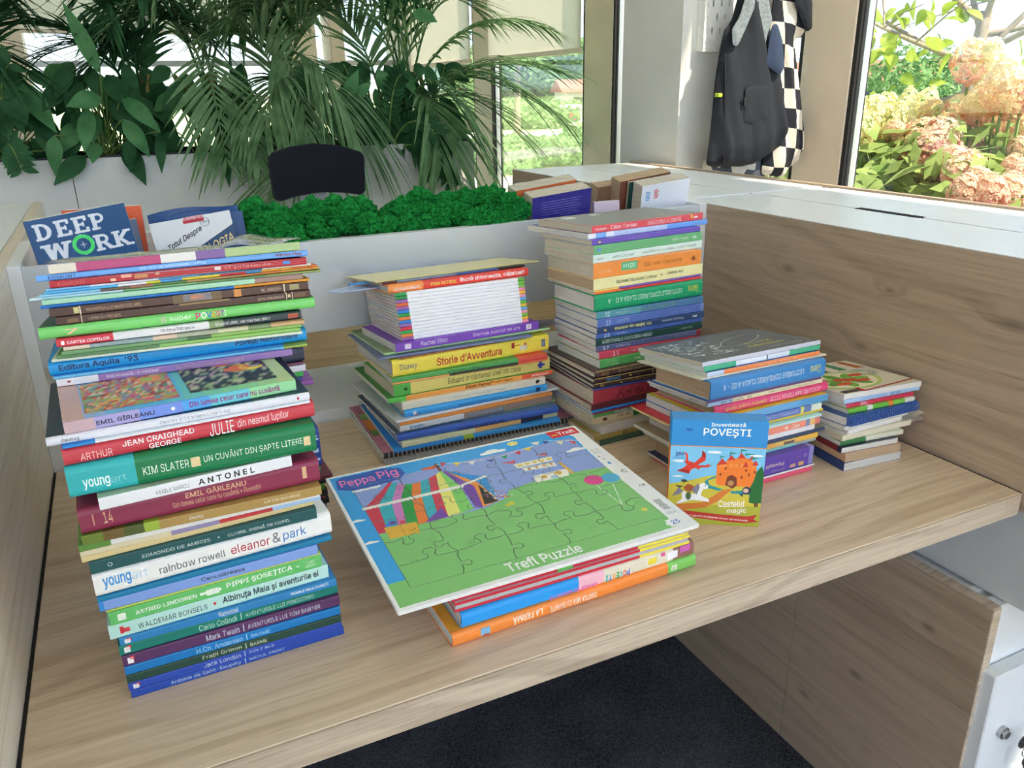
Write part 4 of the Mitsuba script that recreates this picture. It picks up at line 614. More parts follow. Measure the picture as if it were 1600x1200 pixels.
FI = [
 ('pink', 'rose red', 'h', 'w', 0.15, '#e45a78', (), {'top': '#3a4660'}),
 ('white19', 'thin white', 'b', 'w', 0.155, '#dfe1e2', (), {'top': '#3f4a6c'}),
 ('purple18', 'thick purple', 'p', 't', 0.15, [(0, 0.95, '#5f46a4'), (0.95, 1, '#8a86c0')], [('Povești de la mama', 0.16, 0.68, 0.35, 0.62, '#cfb8c4', 'b', 'f'), ('EDITURA', 0.76, 0.86, 0.55, 0.65, '#8f78bc'), ('Corint Junior', 0.55, 0.70, 0.12, 0.22, '#b8a4c8')], {'bits': [(0.89, 0.93, 0.5, 0.7, '#7f6ab4'), (0.75, 0.81, 0.1, 0.28, '#c89a8c'), (0.84, 0.9, 0.08, 0.3, '#c8a070')]}),
 ('teal17', 'thin turquoise', 'm', 'w', 0.155, [(0, 0.8, '#7fc4c0'), (0.8, 1, '#9aa8a4')], (), {'top': '#a8b49c'}),
 ('yellow16', 'mustard', 'p', 'w', 0.15, [(0, 0.6, '#d8a858'), (0.6, 0.8, '#d9b46a'), (0.8, 1, '#e8b850')], (), {'bits': [(0.68, 0.78, 0.2, 0.7, '#6a5a58')]}),
 ('navy15', 'dark navy', 'm', 'w', 0.16, '#3a4a66', (), {'top': '#9a9078'}),
 ('white14', 'white-spined', 'p', 'w', 0.15, [(0, 0.28, '#d8d8dc'), (0.28, 1, '#dcdfe4')], [('ABC', 0.4, 0.52, 0.2, 0.85, '#3a4a8c', 'b')]),
 ('salmon13', 'salmon pink', 'p', 'w', 0.15, [(0, 0.86, '#e4907c'), (0.86, 0.9, '#7f8ab4'), (0.9, 0.95, '#e0b878'), (0.95, 1, '#d87c70')], [('Casa', 0.72, 0.80, 0.25, 0.8, '#f0dcd0', 'b')], {'bits': [(0.66, 0.69, 0.3, 0.7, '#e8d4c4')]}),
 ('green12', 'thin pale green', 'm', 'w', 0.16, [(0, 0.5, '#5f9a6a'), (0.5, 1, '#b4dcdc')]),
 ('yellow12', 'lemon yellow', 'b', 'w', 0.165, '#e0c24a', (), {'top': '#c02c38'}),
 ('mallard', 'blue-violet', 'p', 'w', 0.155, [(0, 0.80, '#5f74b4'), (0.80, 0.83, '#d8d878'), (0.83, 0.9, '#6a7cb0'), (0.9, 1, '#d4dcd0')], [('MISTERELE LUI MISS MALLARD', 0.28, 0.78, 0.3, 0.75, '#c0cce8', 'f')]),
 ('blue10', 'light azure', 'p', 'w', 0.155, [(0, 0.75, '#6aa8d8'), (0.75, 1, '#5a9ccc')], (), {'top': '#d8c848'}),
 ('joc', 'magenta', 'h', 't', 0.14, '#d84a78', [('JOCURI MATEMATICE', 0.47, 0.93, 0.28, 0.72, '#f0d8e0', 'f'), ('pentru copii isteți', 0.09, 0.44, 0.25, 0.72, '#e8d878', 'f')], {'top': '#c87888'}),
 ('cream8', 'cream', 'p', 'w', 0.14, [(0, 0.2, '#9fc0e0'), (0.2, 1, '#ded8b4')], [('M. NICOLAE', 0.1, 0.36, 0.3, 0.75, '#5a6a80', 'f'), ('POVEȘTI DIN LUMEA LARGĂ', 0.5, 0.93, 0.3, 0.75, '#6a6a60', 'f')]),
 ('purp7', 'thin plum', 'm', 'w', 0.14, '#6a4a78'),
 ('lect3', 'thick steel blue', 'h', 't', 0.135, '#3f86c4', [('LECTURILE COPILĂRIEI CLASA A III - A', 0.10, 0.80, 0.35, 0.70, '#dfeaf4', 'f'), ('Gama', 0.86, 0.955, 0.35, 0.75, '#d8d468', 'f')]),
 ('cream5', 'wide cream', 'b', 'w', 0.155, '#ddd9c4', (), {'kind': 'folder'}),
 ('orange4', 'orange', 'p', 'w', 0.15, [(0, 0.14, '#c4d0e4'), (0.14, 1, '#e88850')], [('ȘCOALA DE ACASĂ', 0.42, 0.78, 0.25, 0.75, '#f4d4bc', 'f')], {'top': '#2f4a8c'}),
 ('green2', 'green and white', 'p', 'w', 0.155, [(0, 0.26, '#4fb48a'), (0.26, 0.52, '#dfe6ee'), (0.52, 0.53, '#3a4a64'), (0.53, 0.72, '#d8e2ec'), (0.72, 1, '#4fb48a')]),
 ('gray1', 'grey drawing-covered', 'p', 'c', 0.155, '#c8ccd8', (), {'top': '#63686c'}),
]
FS = stack(GF, FI, 'stack behind the small card box', 'books in the stack behind the card box', 0.68, 0.80)
t, fr, L, D, Tt = FS['gray1']; q = Quads(); r = np.random.default_rng(4)
for i in range(130):                                # white line drawing of houses and a boat
    x, y = r.uniform(0.008, 0.085), r.uniform(0.025, 0.135); w, h = r.uniform(0.003, 0.012), r.uniform(0.001, 0.004)
    if r.random() < 0.5: w, h = h * .4, w
    q.add(fr([(x, y, Tt + .0001), (x + w, y, Tt + .0001), (x + w, y + h, Tt + .0001), (x, y + h, Tt + .0001)]), col('#c9d4d8' if i % 3 else '#e2eaec'))
boat = np.array([[0.09 + 0.055 * (1 + math.cos(a)) * .9, 0.085 + 0.022 * math.sin(a) + 0.02 * math.cos(a)] for a in np.linspace(0, 2 * PI, 40)])
v, f = tri_poly(Polygon(boat).boundary.buffer(0.0008)); q.mesh(fr(np.c_[v, np.full(len(v), Tt + .0001)]), f, col('#b8c0c2'))
for s, x0, x1, y0, y1, hx in (('Povești', 0.125, 0.175, 0.050, 0.062, '#d8d06a'), ('nemuritoare', 0.115, 0.18, 0.032, 0.044, '#d8d06a'), ('Literatura copiilor', 0.14, 0.2, 0.015, 0.022, '#c8ccd0')):
    letter(q, s, fr, (x0, y0, Tt + .0001), (x1 - x0, 0, 0), (0, y1 - y0, 0), hx)
v, f, c = q.out(); part(t, 'cover_print', (v, f), 'print', kind='stuff', color=c)
# low stack in the right corner
GV = {
    'v12':(0.914,0.770,0.0000,0.112,0.0138,-4.3), 'v11':(0.916,0.771,0.0138,0.104,0.0138,-6.4), 'v10':(0.911,0.776,0.0276,0.106,0.0095,-6.8), 'v9':(0.914,0.782,0.0371,0.119,0.0074,-6.4), 
    'v8':(0.916,0.781,0.0445,0.142,0.0094,-1.5), 'v7':(0.923,0.778,0.0539,0.117,0.0094,1.5), 'v6':(0.915,0.779,0.0633,0.132,0.0072,-1.0), 'v5':(0.915,0.776,0.0705,0.147,0.0149,0.1), 
    'v4':(0.927,0.786,0.0854,0.130,0.0070,-4.1), 'v3':(0.929,0.792,0.0924,0.130,0.0058,-4.6), 'v2':(0.927,0.796,0.0982,0.148,0.0072,-4.5), 'v1':(0.926,0.797,0.1054,0.147,0.0090,-6.2), 
}
VI = [
 ('v12', 'page-end-out navy', 'p', 'w', 0.18, '#2c4274', (), {'turn': 'L'}),
 ('v11', 'tan-paged', 'p', 't', 0.18, '#c9a684', (), {'turn': 'L'}),
 ('v10', 'dark red and navy', 'p', 'w', 0.17, [(0, 0.6, '#1f2a44'), (0.6, 0.95, '#7d2f38'), (0.95, 1, '#26304a')], (), {'turn': 'L', 'top': '#2a3040'}),
 ('v9', 'lower pale', 'm', 'w', 0.17, [(0, 0.4, '#3f7a48'), (0.4, 1, '#d8d8c4')], (), {'kind': 'magazine'}),
 ('v8', 'cream fanned-open', 'm', 'c', 0.17, '#d6d2bc', (), {'kind': 'magazine'}),
 ('v7', 'white rounded', 'h', 'w', 0.16, '#e2e2e0', (), {'top': '#7d4a58'}),
 ('v6', 'pale grey', 'b', 'w', 0.17, '#c4c8c4', (), {'kind': 'folder', 'top': '#2c3138'}),
 ('v5', 'navy wire-bound', 'b', 'w', 0.165, '#34548c', (), {'kind': 'notebook', 'top': '#2c4a84'}),
 ('v4', 'grass green', 'm', 'w', 0.17, [(0, 0.28, '#6fbf48'), (0.28, 0.36, '#dfe6dc'), (0.36, 0.6, '#6cbc48'), (0.6, 0.67, '#e88a3a'), (0.67, 0.85, '#76c04e'), (0.85, 1, '#d8e0d4')], (), {'kind': 'magazine'}),
 ('v3', 'cherry red', 'm', 'w', 0.17, [(0, 0.2, '#cf3a58'), (0.2, 0.3, '#d87f90'), (0.3, 1, '#c93450')], (), {'kind': 'magazine'}),
 ('v2', 'pale sky-blue', 'p', 'w', 0.165, '#a4c8ea', [('CUNOAȘTEREA MEDIULUI', 0.22, 0.56, 0.3, 0.7, '#5f8ac0'), ('CLASA A II-A', 0.6, 0.74, 0.3, 0.75, '#3a5f9c', 'b')]),
 ('v1', 'white picture-covered', 'p', 'w', 0.165, [(0, 1, '#dcdcda')], (), {'kind': 'workbook', 'top': '#ddd8c4'}),
]
VS = stack(GV, VI, 'low stack in the right corner', 'books in the low right corner stack', 0.9, 0.78)
t, fr, L, D, Tt = VS['v5']
part(t, 'wire_coil', cat(*[tube(fr(np.stack([0.004 + i * (L - .008) / 31 + 0 * (a := np.linspace(0.15 * PI, 2.15 * PI, 12)), -0.002 + 0.0062 * np.sin(a), Tt / 2 + 0.0072 * np.cos(a)], 1)), 0.0008, 5) for i in range(32)]), mat('blue_wire', '#3a64b4', 0.35) or 'blue_wire', 'blue wire binding', kind='stuff', smooth=True)
t, fr, L, D, Tt = VS['v1']; q = Quads()
def blob(q, fr, poly, z, hx): v, f = tri_poly(poly); q.mesh(fr(np.c_[v, np.full(len(v), z)]), f, col(hx))
zt = Tt
blob(q, fr, sbox(0.002, 0.11, 0.145, 0.164), zt + .0001, '#e8e0d0')
for i, hx in enumerate(('#d8864a', '#e8c8a0', '#2f3f4c', '#3f7d5c', '#e8e4da', '#4a8a64', '#dfd8c8', '#b86a3c')): blob(q, fr, Polygon([(0.004 + i * .017, 0.112), (0.02 + i * .017, 0.112), (0.026 + i * .015, 0.16), (0.008 + i * .016, 0.16)]), zt + .0002, hx)
for rr, hx in ((0.052, '#b9cc74'), (0.046, '#efe8cc')): blob(q, fr, affinity.scale(Point(0.055, 0.062).buffer(rr, 24), 1.15, 0.9), zt + .0002 + (0.052 - rr) * .01, hx)
for a in np.linspace(0, 2 * PI, 8)[:-1]: blob(q, fr, affinity.rotate(affinity.scale(Point(0.055 + 0.028 * math.cos(a), 0.062 + 0.022 * math.sin(a)).buffer(0.012), 1.4, .8), math.degrees(a)), zt + .0004, '#5f9a3c' if int(a * 10) % 2 else '#78b048')
for x, y in ((0.05, 0.066), (0.062, 0.06), (0.08, 0.05), (0.04, 0.045), (0.09, 0.08)): blob(q, fr, affinity.scale(Point(x, y).buffer(0.009), 1.5, .8), zt + .0005, '#d24a34')
for rr in (0.010, 0.015, 0.02): blob(q, fr, affinity.scale(Point(0.112, 0.085), 1, 1).buffer(rr).boundary.buffer(0.0006), zt + .0004, '#8a9a98')
for i in range(12): blob(q, fr, sbox(0.004 + i * .0028, 0.004, 0.0056 + i * .0028 + (i % 3) * .0004, 0.016), zt + .0002, '#26282c')
blob(q, fr, Polygon([(0.04, 0.0), (0.146, 0.016), (0.146, 0.02), (0.04, 0.004)]), zt + .0003, '#b8404a'); blob(q, fr, sbox(0.036, 0.0, 0.043, 0.02), zt + .0003, '#b8303c')
v, f, c = q.out(); part(t, 'cover_print', (v, f), 'print', 'white cover printed with green leaves and red tomatoes', kind='stuff', color=c)
# curled, fanned pages of the magazines half way up
t, fr, L, D, Tt = VS['v8']
for i, (lift, len_) in enumerate(((0.012, 0.05), (0.004, 0.042), (0.001, 0.05))):
    P = bez([(L * 0.45, 0, 0.006), (L * 0.8, 0, 0.007), (L + len_ * .55, 0, 0.004 + lift)], 14).tolist() + [[L + len_ * .6, 0, 0.0045 + lift], [L + len_ * .55, 0, 0.0036 + lift]] + bez([(L + len_ * .5, 0, 0.0025 + lift), (L * 0.85, 0, 0.004), (L * 0.5, 0, 0.004)], 12).tolist()
    P = np.array(P); n = len(P); V = np.vstack([P + [0, 0.001, 0], P + [0, 0.1, 0]]); F = []
    for j in range(n - 1): F += [[j, j + 1, n + j + 1], [j, n + j + 1, n + j]]
    part(t, 'curled_page', (fr(V), F), 'print', color=np.tile(col(('#dcd8c8', '#c9ccb8', '#e0c8cc')[i]), (2 * n, 1)))
# ---------------------------------------------------------------- stack under the puzzle
GP = {'orange':(0.237,0.656,0.0000,0.320,0.0173,1.5), 'pov':(0.249,0.659,0.0173,0.303,0.0200,0.9), 'bb1':(0.244,0.664,0.0373,0.300,0.0117,-0.2), 'bb2':(0.242,0.667,0.0490,0.300,0.0115,-0.6)}
PI_ = [
 ('orange', 'wide orange', 'h', 'w', 0.26, [(0, 0.87, '#ee8a3a'), (0.87, 1, '#7cc45c')], [('LA FERMĂ', 0.22, 0.335, 0.25, 0.85, '#f6ead8', 'b', 'f'), ('CARTEA MEA CU SUNETE', 0.365, 0.555, 0.3, 0.75, '#f6ead8', 'b', 'f')], {'top': '#e8a838', 'kind': 'sound book', 'bits': [(0.10, 0.135, 0.3, 0.8, '#7fb4d8'), (0.11, 0.13, 0.15, 0.4, '#b0503c'), (0.885, 0.91, 0.35, 0.75, '#e0ecd4'), (0.89, 0.905, 0.4, 0.6, '#3a5a34')]}),
 ('pov', 'thick blue and pink', 'h', 'w', 0.25, [(0, 0.47, '#2196e4'), (0.47, 0.58, '#e8b0c0'), (0.58, 0.9, '#d8d2bc'), (0.9, 1, '#8a6054')], [('APASĂ ȘI ASCULTĂ', 0.345, 0.55, 0.05, 0.42, '#d870b8', 'b', 'f')] + [(c, 0.585 + i * 0.016, 0.585 + i * 0.016 + 0.014, 0.15, 0.55, h, 'b', 'f') for i, (c, h) in enumerate(zip('IȚȘEVOP', ('#3ab0b0', '#3a7ad0', '#e08a30', '#3aa04a', '#3ab0c0', '#d04a3a', '#3a5ad0')))], {'kind': 'sound book', 'bits': [(0.78, 0.82, 0.35, 0.75, '#e0d040'), (0.87, 0.92, 0.3, 0.8, '#e8e8ec'), (0.84, 0.86, 0.65, 0.9, '#d860a0'), (0.93, 0.98, 0.5, 0.95, '#c060a8')]}),
 ('bb1', 'lower red-edged', 'B', 'w', 0.25, [(0, 0.235, '#ead84a'), (0.235, 1, '#c42a3c')], (), {'turn': 'o', 'kind': 'board book', 'top': '#c8c8c8'}),
 ('bb2', 'upper red-edged', 'B', 'w', 0.25, [(0, 0.235, '#ead84a'), (0.235, 0.52, '#c42a3c'), (0.52, 0.585, '#5fb44c'), (0.585, 1, '#c42a3c')], (), {'turn': 'o', 'kind': 'board book', 'top': '#c8c8c8'}),
]
PS = stack(GP, PI_, 'low stack under the puzzle', 'books under the puzzle', -0.80, 0.655)
for n in ('bb1', 'bb2'):                       # grey page block edges of the two board books
    t = PS[n][0]; k = t + '__page_block'; scene[k]['bsdf'] = {'type': 'ref', 'id': 'grey_board'}
mat('grey_board', '#a9abab', 0.7)
# ---------------------------------------------------------------- framed puzzle
PO, PU, PV = np.array([0.1803, 0.6533, 0.0662]), np.array([1, 0.0026, 0]), np.array([-0.0026, 0.9987, 0.0509])
PN = np.cross(PU, PV)
def pz(v2, h=0.0): v2 = np.asarray(v2, float) / 1000; return PO + v2[:, :1] * PU + v2[:, 1:2] * PV + PN * h
P_ = Polygon
art = []                                        # (colour, polygon) from the bottom up, millimetres on the board
A_ = lambda hx, *polys: [art.append((hx, p if not isinstance(p, (list, tuple)) else P_(p))) for p in polys]
def ell(x, y, a, b, rot=0): return affinity.rotate(affinity.scale(Point(x, y).buffer(1, 16), a, b), rot)
def thick(pts, w): return LineString(pts).buffer(w / 2, cap_style=2)
board = affinity.translate(sbox(2, 2, 368, 293).buffer(2), 0, 0)
A_('#eef0ee', board)
A_('#3fa9ea', [(4, 5), (109, 7), (341, 8), (345, 29), (345, 165), (347, 216), (351, 264), (346, 272), (322, 272), (318, 290), (4, 291)])
A_('#8cc1e8', [(24, 256), (345, 253), (345, 160), (24, 130)])
A_('#93a9e0', [(24, 256), (80, 262), (345, 262), (345, 155), (24, 130)])
A_('#86c878', [(4, 47), (4, 5), (341, 8), (345, 29), (345, 167), (300, 172), (247, 174), (203, 167), (187, 150), (158, 141), (24, 141), (24, 47)])
for x, y, s in ((40, 247, 1.1), (226, 269, 1.15), (9, 178, .55), (11, 128, .55), (334, 226, .9)): A_('#f2f4f6', unary_union([ell(x - 9 * s, y, 8 * s, 3.2 * s), ell(x, y + 2 * s, 9 * s, 5 * s), ell(x + 10 * s, y, 8 * s, 3.2 * s)]))
A_('#f0e890', ell(262, 281, 8, 6)); A_('#55503c', ell(259, 282, 1, 1), ell(265, 282, 1, 1))
ridge = [(72, 251), (75, 249), (80, 243), (88, 237), (97, 234), (108, 235), (121, 239), (133, 244), (140, 249), (143, 249)]
eave = [(25, 202), (42, 202), (59, 202), (71, 203), (85, 203), (98, 203), (111, 203), (122, 202), (136, 202), (150, 202)]
base = [(24, 142), (35, 141), (48, 142), (59, 142), (72, 141), (85, 141), (98, 141), (110, 142), (126, 142), (144, 145)]
SC = ['#d64258', '#3fb4c0', '#d486c4', '#2fa24a', '#ee8440', '#3fb4c0', '#d64258', '#ecea7c', '#86d46c']
for i in range(9):
    A_(SC[i], [ridge[i], ridge[i + 1], eave[i + 1], eave[i]]); A_(SC[i], [eave[i], eave[i + 1], base[i + 1], base[i]])
A_('#3a98dc', [(144, 251), (189, 211), (179, 149), (174, 202)]); A_('#7a4aac', [(143, 249), (151, 202), (147, 146), (156, 144), (166, 194), (148, 245)])
A_('#f0984c', [(148, 245), (166, 194), (156, 144), (180, 149), (174, 202)]); A_('#34302e', [(172, 196), (160, 148), (179, 149)])
A_('#7a4aac', [(80, 141), (110, 142), (110, 165)])
A_('#f0eee4', unary_union([thick([(22, 202), (150, 203), (190, 212)], 4)] + [ell(25 + i * 6, 200, 3, 2.4) for i in range(22)] + [ell(152 + i * 6, 203 + i * 1.5, 3, 2.4) for i in range(7)]))
A_('#e0603c', [(119, 266), (140, 268), (139, 259), (121, 262)]); A_('#6a3f30', [(140, 272), (145, 271), (144, 251), (140, 249)], ell(72, 252, 2.5, 2.5))
A_('#f4f4f0', thick([(142, 268), (165, 264), (190, 257), (214, 252), (236, 254), (258, 257), (285, 262), (292, 271)], .9), thick([(285, 272), (310, 268), (330, 258), (350, 250)], .9))
for hx, p in (('#d84050', [(150, 272), (157, 267), (147, 260)]), ('#ecd048', [(165, 264), (174, 261), (166, 252)]), ('#f4f4f0', [(184, 258), (194, 256), (186, 247)]), ('#4a5aa8', [(208, 253), (219, 251), (213, 243)]), ('#2f9c58', [(231, 253), (240, 253), (234, 243)]), ('#d84050', [(252, 256), (262, 256), (257, 246)]), ('#ecd048', [(267, 260), (280, 260), (274, 251)]), ('#f4f4f0', [(285, 269), (299, 272), (293, 261)]), ('#3f55a8', [(303, 270), (312, 266), (303, 258)]), ('#ece8c0', [(321, 261), (331, 257), (322, 248)]), ('#d84050', [(338, 254), (346, 250), (341, 240)]), ('#e05a64', [(223, 235), (244, 234), (239, 227)]), ('#e05a64', [(274, 236), (292, 236), (290, 229)])): A_(hx, p)
A_('#f2f0e0', [(236, 225), (293, 224), (290, 213), (237, 213)], [(242, 211), (289, 208), (288, 197), (242, 202)], [(247, 186), (297, 185), (289, 167), (241, 169)])
A_('#e0c860', *[ell(243 + i * 11, 219, 4, 3) for i in range(5)]); A_('#d8904c', *[ell(250 + i * 11, 205, 2, 3) for i in range(4)]); A_('#e0b450', ell(258, 178, 4, 4), ell(280, 180, 5, 5), [(293, 205), (297, 205), (299, 170), (294, 170)]); A_('#a8d0e0', ell(270, 172, 5, 4))
A_('#e8b848', [(33, 151), (72, 148), (68, 124), (33, 126)]); A_('#c08a30', thick([(52, 150), (51, 125)], .8), thick([(33, 138), (71, 136)], .5)); A_('#4a7ad0', [(34, 153), (44, 163), (52, 152)]); A_('#d04a5c', ell(57, 154, 4, 4)); A_('#3aa860', ell(64, 153, 4, 4)); A_('#6a4aa0', ell(46, 158, 4, 3)); A_('#8a5a20', thick(bez([(58, 134), (62, 131), (66, 135)], 8), .8))
A_('#c8cc4c', [(181, 137), (194, 142), (195, 133), (183, 132)])
r = np.random.default_rng(2)
for i in range(46): A_(['#d84050', '#f0d840', '#4a8ad8', '#f2f2f0', '#d870a8'][i % 5], ell(184 + r.normal(0, 7), 153 + abs(r.normal(0, 10)), 1.3, 1.3))
A_('#e04a94', ell(312, 143, 13, 12, 0)); A_('#55b0d8', ell(335, 139, 12, 12)); A_('#f4f4f2', thick([(308, 130), (312, 76)], .8), thick([(330, 127), (312, 76)], .8))
A_('#e8d85c', [(330, 61), (332, 57), (336, 56), (332, 54), (331, 50), (328, 54), (324, 55), (328, 57)])
for x, y in ((110, 78), (40, 72), (195, 118), (168, 128), (250, 46), (278, 120)): A_('#4f9c50', *[thick([(x + k * 3, y), (x + k * 3.6, y + 5)], .7) for k in range(3)])
A_('#3f62b8', P_([(12, 281), (20, 286), (43, 285), (70, 289), (94, 280), (96, 266), (87, 255), (66, 253), (50, 251), (24, 251), (9, 260)]).buffer(2))
A_('#d83444', [(319, 291), (366, 291), (366, 271), (321, 270)])
def word(hx, s, x0, x1, y0, y1, dy=0, bold=True):
    v, f = text2d(s, bold); polys = []
    for t3 in f:
        p = P_([(x0 + v[i, 0] * (x1 - x0), y0 + v[i, 1] * (y1 - y0) + v[i, 0] * dy) for i in t3])
        if p.area > 1e-6: polys.append(p.buffer(0.01))
    A_(hx, unary_union(polys))
word('#e682c0', 'Peppa', 13, 58, 258, 280, 0); word('#e682c0', 'Pig', 63, 90, 259, 284, 0)
word('#f6f8f4', 'Trefl Puzzle', 128, 220, 11, 28); word('#f6f4f0', 'Trefl', 334, 362, 275, 286); A_('#f0b840', thick(bez([(324, 276), (329, 284), (332, 276)], 8), 1.6), thick(bez([(323, 281), (328, 273), (333, 281)], 8), 1.4))
for i in range(13): A_('#2e3034', sbox(351, 44 + i * 1.95, 361, 44 + i * 1.95 + (0.6, 1.1, 0.8)[i % 3]))
word('#4a4e54', '31326', 348, 362, 34, 38, 0, False); word('#3f6cb8', '25', 342, 353, 14, 22); word('#2c2e32', 'CE', 357, 366, 103, 108); A_('#3c4046', ell(361, 147, 4, 4).difference(ell(361, 147, 2.6, 2.6)).difference(sbox(362, 145, 366, 149))); A_('#3a86d0', sbox(353, 171, 357, 177)); A_('#4a4e54', ell(352, 195, 1.6, 1.6), ell(354, 186, 1.6, 1.6).difference(ell(354, 186, 1, 1)))
for y in (215, 210, 205): A_('#8a8e92', sbox(350, y, 363, y + 1))
A_('#86c878', sbox(330, 8, 344, 31)); A_('#eef0ee', unary_union([sbox(337, 9, 356, 24), Point(337, 16).buffer(3)])); word('#3f6cb8', '25', 342, 353, 13, 21)
# cut lines of the 25 pieces
IX0, IX1, IY0, IY1 = 24, 343, 31, 258
r = np.random.default_rng(11)
def seam(p0, p1):
    p0, p1 = np.array(p0, float), np.array(p1, float); d = p1 - p0; n = np.array([-d[1], d[0]]); s = 1 if r.random() < .5 else -1; c = r.uniform(.42, .58); w = r.uniform(-.08, .08)
    k = [(0, 0), (.2, w), (c - .07, .02 * s), (c - .06, .10 * s), (c - .12, .19 * s), (c - .06, .27 * s), (c + .06, .27 * s), (c + .12, .19 * s), (c + .06, .10 * s), (c + .07, .02 * s), (.8, -w), (1, 0)]
    return LineString([p0 + a * d + b * n for a, b in k])
nx, ny = 5, 5
gx = np.linspace(IX0, IX1, nx + 1); gy = np.linspace(IY0, IY1, ny + 1)
node = {(i, j): (gx[i] + (r.uniform(-7, 7) if 0 < i < nx else 0), gy[j] + (r.uniform(-5, 5) if 0 < j < ny else 0)) for i in range(nx + 1) for j in range(ny + 1)}
inner = P_([(IX0, IY0), (IX1, IY0), (IX1, IY1), (IX0, IY1)])
lines = [inner.exterior] + [seam(node[i, j], node[i + 1, j]) for i in range(nx) for j in range(1, ny)] + [seam(node[i, j], node[i, j + 1]) for i in range(1, nx) for j in range(ny)]
from shapely.ops import polygonize
pieces = [p for p in polygonize(unary_union(lines)) if p.area > 200]
vis = []                                        # prints lie in thin layers, each over what it covers
for hx, p in art:
    p = p if p.is_valid else p.buffer(0)
    vis.append((hx, p, 1 + max([l for _, q_, l in vis if q_.intersects(p)], default=-1)))
def slab_of(target, h, edge):
    q = Quads(); v, f = tri_poly(target, 20); q.mesh(pz(v), f, col('#86c878' if h < .003 else '#eef0ee'))
    for hx, g, l in vis[1:]:
        v, f = tri_poly(g.intersection(target), 20)
        if len(f): q.mesh(pz(v, 0.000006 * l), f, col(hx))
    for ring in [target.exterior] + list(target.interiors):
        c = np.array(ring.coords)
        for a, b in zip(c[:-1], c[1:]): q.add(np.vstack([pz([a, b]), pz([b, a], -h)]), col(edge))
    return q.out()
t = thing('jigsaw_puzzle', 'framed jigsaw puzzle of a striped tent on a green meadow', 'puzzle')
v, f, c = slab_of(board.difference(inner), 0.0045, '#dfe0de'); part(t, 'frame', (v, f), 'print', color=c)
q = Quads(); vv, ff = tri_poly(board.buffer(-0.6)); q.mesh(pz(vv, -0.0025), ff, col('#6a6e60')); q.mesh(pz(vv, -0.0045), ff[:, ::-1], col('#b8b4a8')); v, f, c = q.out(); part(t, 'backing', (v, f), 'print', color=c)
for p in pieces:
    v, f, c = slab_of(p.buffer(-0.45).intersection(inner), 0.0022, '#9aa48c'); part(t, 'piece', (v, f), 'print', color=c)
# ---------------------------------------------------------------- small card box
t = thing('card_box', 'small blue-lidded card game box standing upright before the stacks', 'box')
BO, BU, BH, BW, BD = np.array([0.5881, 0.7676, 0.0]), np.array([0.838, -0.5457, 0]), 0.150, 0.1215, 0.030
BN = np.array([BU[1], -BU[0], 0])                  # points at the viewer
def bxf(x, y, z): return BO + x * BU - y * BN + np.array([0, 0, z])
def bbox(x0, x1, y0, y1, z0, z1, b=0.0008): m = bx(x0, x1, y0, y1, z0, z1, b); v = np.array(m.vertices); return (BO + v[:, :1] * BU - v[:, 1:2] * BN + np.c_[np.zeros((len(v), 2)), v[:, 2]], np.array(m.faces))
mat('box_orange', '#e8823c', 0.4); mat('box_blue', '#2a8fd4', 0.35)
part(t, 'body', bbox(0.0008, BW - 0.0008, 0.0008, BD - 0.0008, 0, 0.14), 'box_orange'); part(t, 'lid', bbox(0, BW, 0, BD, 0.1135, BH, 0.0016), 'box_blue', 'bright blue lid')
q = Quads(); e0 = 0.0006
def dec(hx, pts, lvl):
    g = P_(pts) if isinstance(pts, list) else pts
    g = (g if g.is_valid else g.buffer(0)).intersection(sbox(0.9, 0.3, 120.6, 113.3)); v, f = tri_poly(g, 20)
    if len(f): q.mesh([bxf(a / 1000, e0 - lvl * 0.00004, b / 1000) for a, b in v], f, col(hx))
dec('#7cc4ea', sbox(0, 0, 122, 113.5), 0); dec('#eef2f4', unary_union([ell(57, 106, 9, 1.8), ell(12, 92, 8, 1.5), ell(12, 70, 7, 1.2), ell(110, 103, 8, 1.6)]), 1)
dec('#c9bd44', [(0, 0), (0, 58), (29, 65), (47, 71), (60, 73), (122, 76), (122, 0)], 1); dec('#aeb03c', [(0, 0), (0, 22), (60, 30), (122, 30), (122, 0)], 2)
dec('#2f8f98', [(59, 72), (47, 65), (49, 55), (66, 51), (71, 53), (53, 59), (51, 65), (64, 72)], 3); dec('#2f8f98', [(80, 51), (109, 54), (107, 47), (82, 48)], 3)
dec('#d07a34', [(71, 53), (83, 55), (67, 37), (51, 26), (18, 20), (10, 24), (12, 29), (45, 33), (58, 42)], 4)
dec('#ee7f32', [(61, 62), (61, 88), (72, 92), (73, 96), (84, 98), (87, 100), (93, 102), (104, 96), (110, 91), (113, 68), (107, 58), (65, 59)], 4)
for x in (64, 70, 77, 84, 91, 98, 105): dec('#f09a50', sbox(x, 86, x + 3, 91), 5)
for x, y in ((66, 75), (93, 72), (102, 76), (109, 80), (98, 82), (72, 84)): dec('#8a3c22', ell(x, y, 1.2, 2.2), 6)
for p in ([(60, 88), (67, 98), (74, 90)], [(73, 95), (78, 103), (84, 97)], [(86, 98), (90, 107), (96, 100)], [(99, 96), (104, 103), (108, 98)], [(105, 89), (109, 97), (113, 90)], [(93, 86), (97, 95), (101, 87)]): dec('#cf4034', p, 6)
dec('#7a3a26', [(73, 60), (75, 72), (81, 75), (87, 71), (88, 60), (83, 55)], 7); dec('#b98a5c', ell(80, 63, 4, 4), 8)
for p in ([(64, 101), (72, 101), (65, 99)], [(76, 107), (85, 106), (77, 104)], [(90, 112), (98, 110), (90, 109)], [(95, 106), (110, 106), (95, 103)], [(102, 101), (115, 100), (105, 98)]): dec('#1f8a74', p, 7)
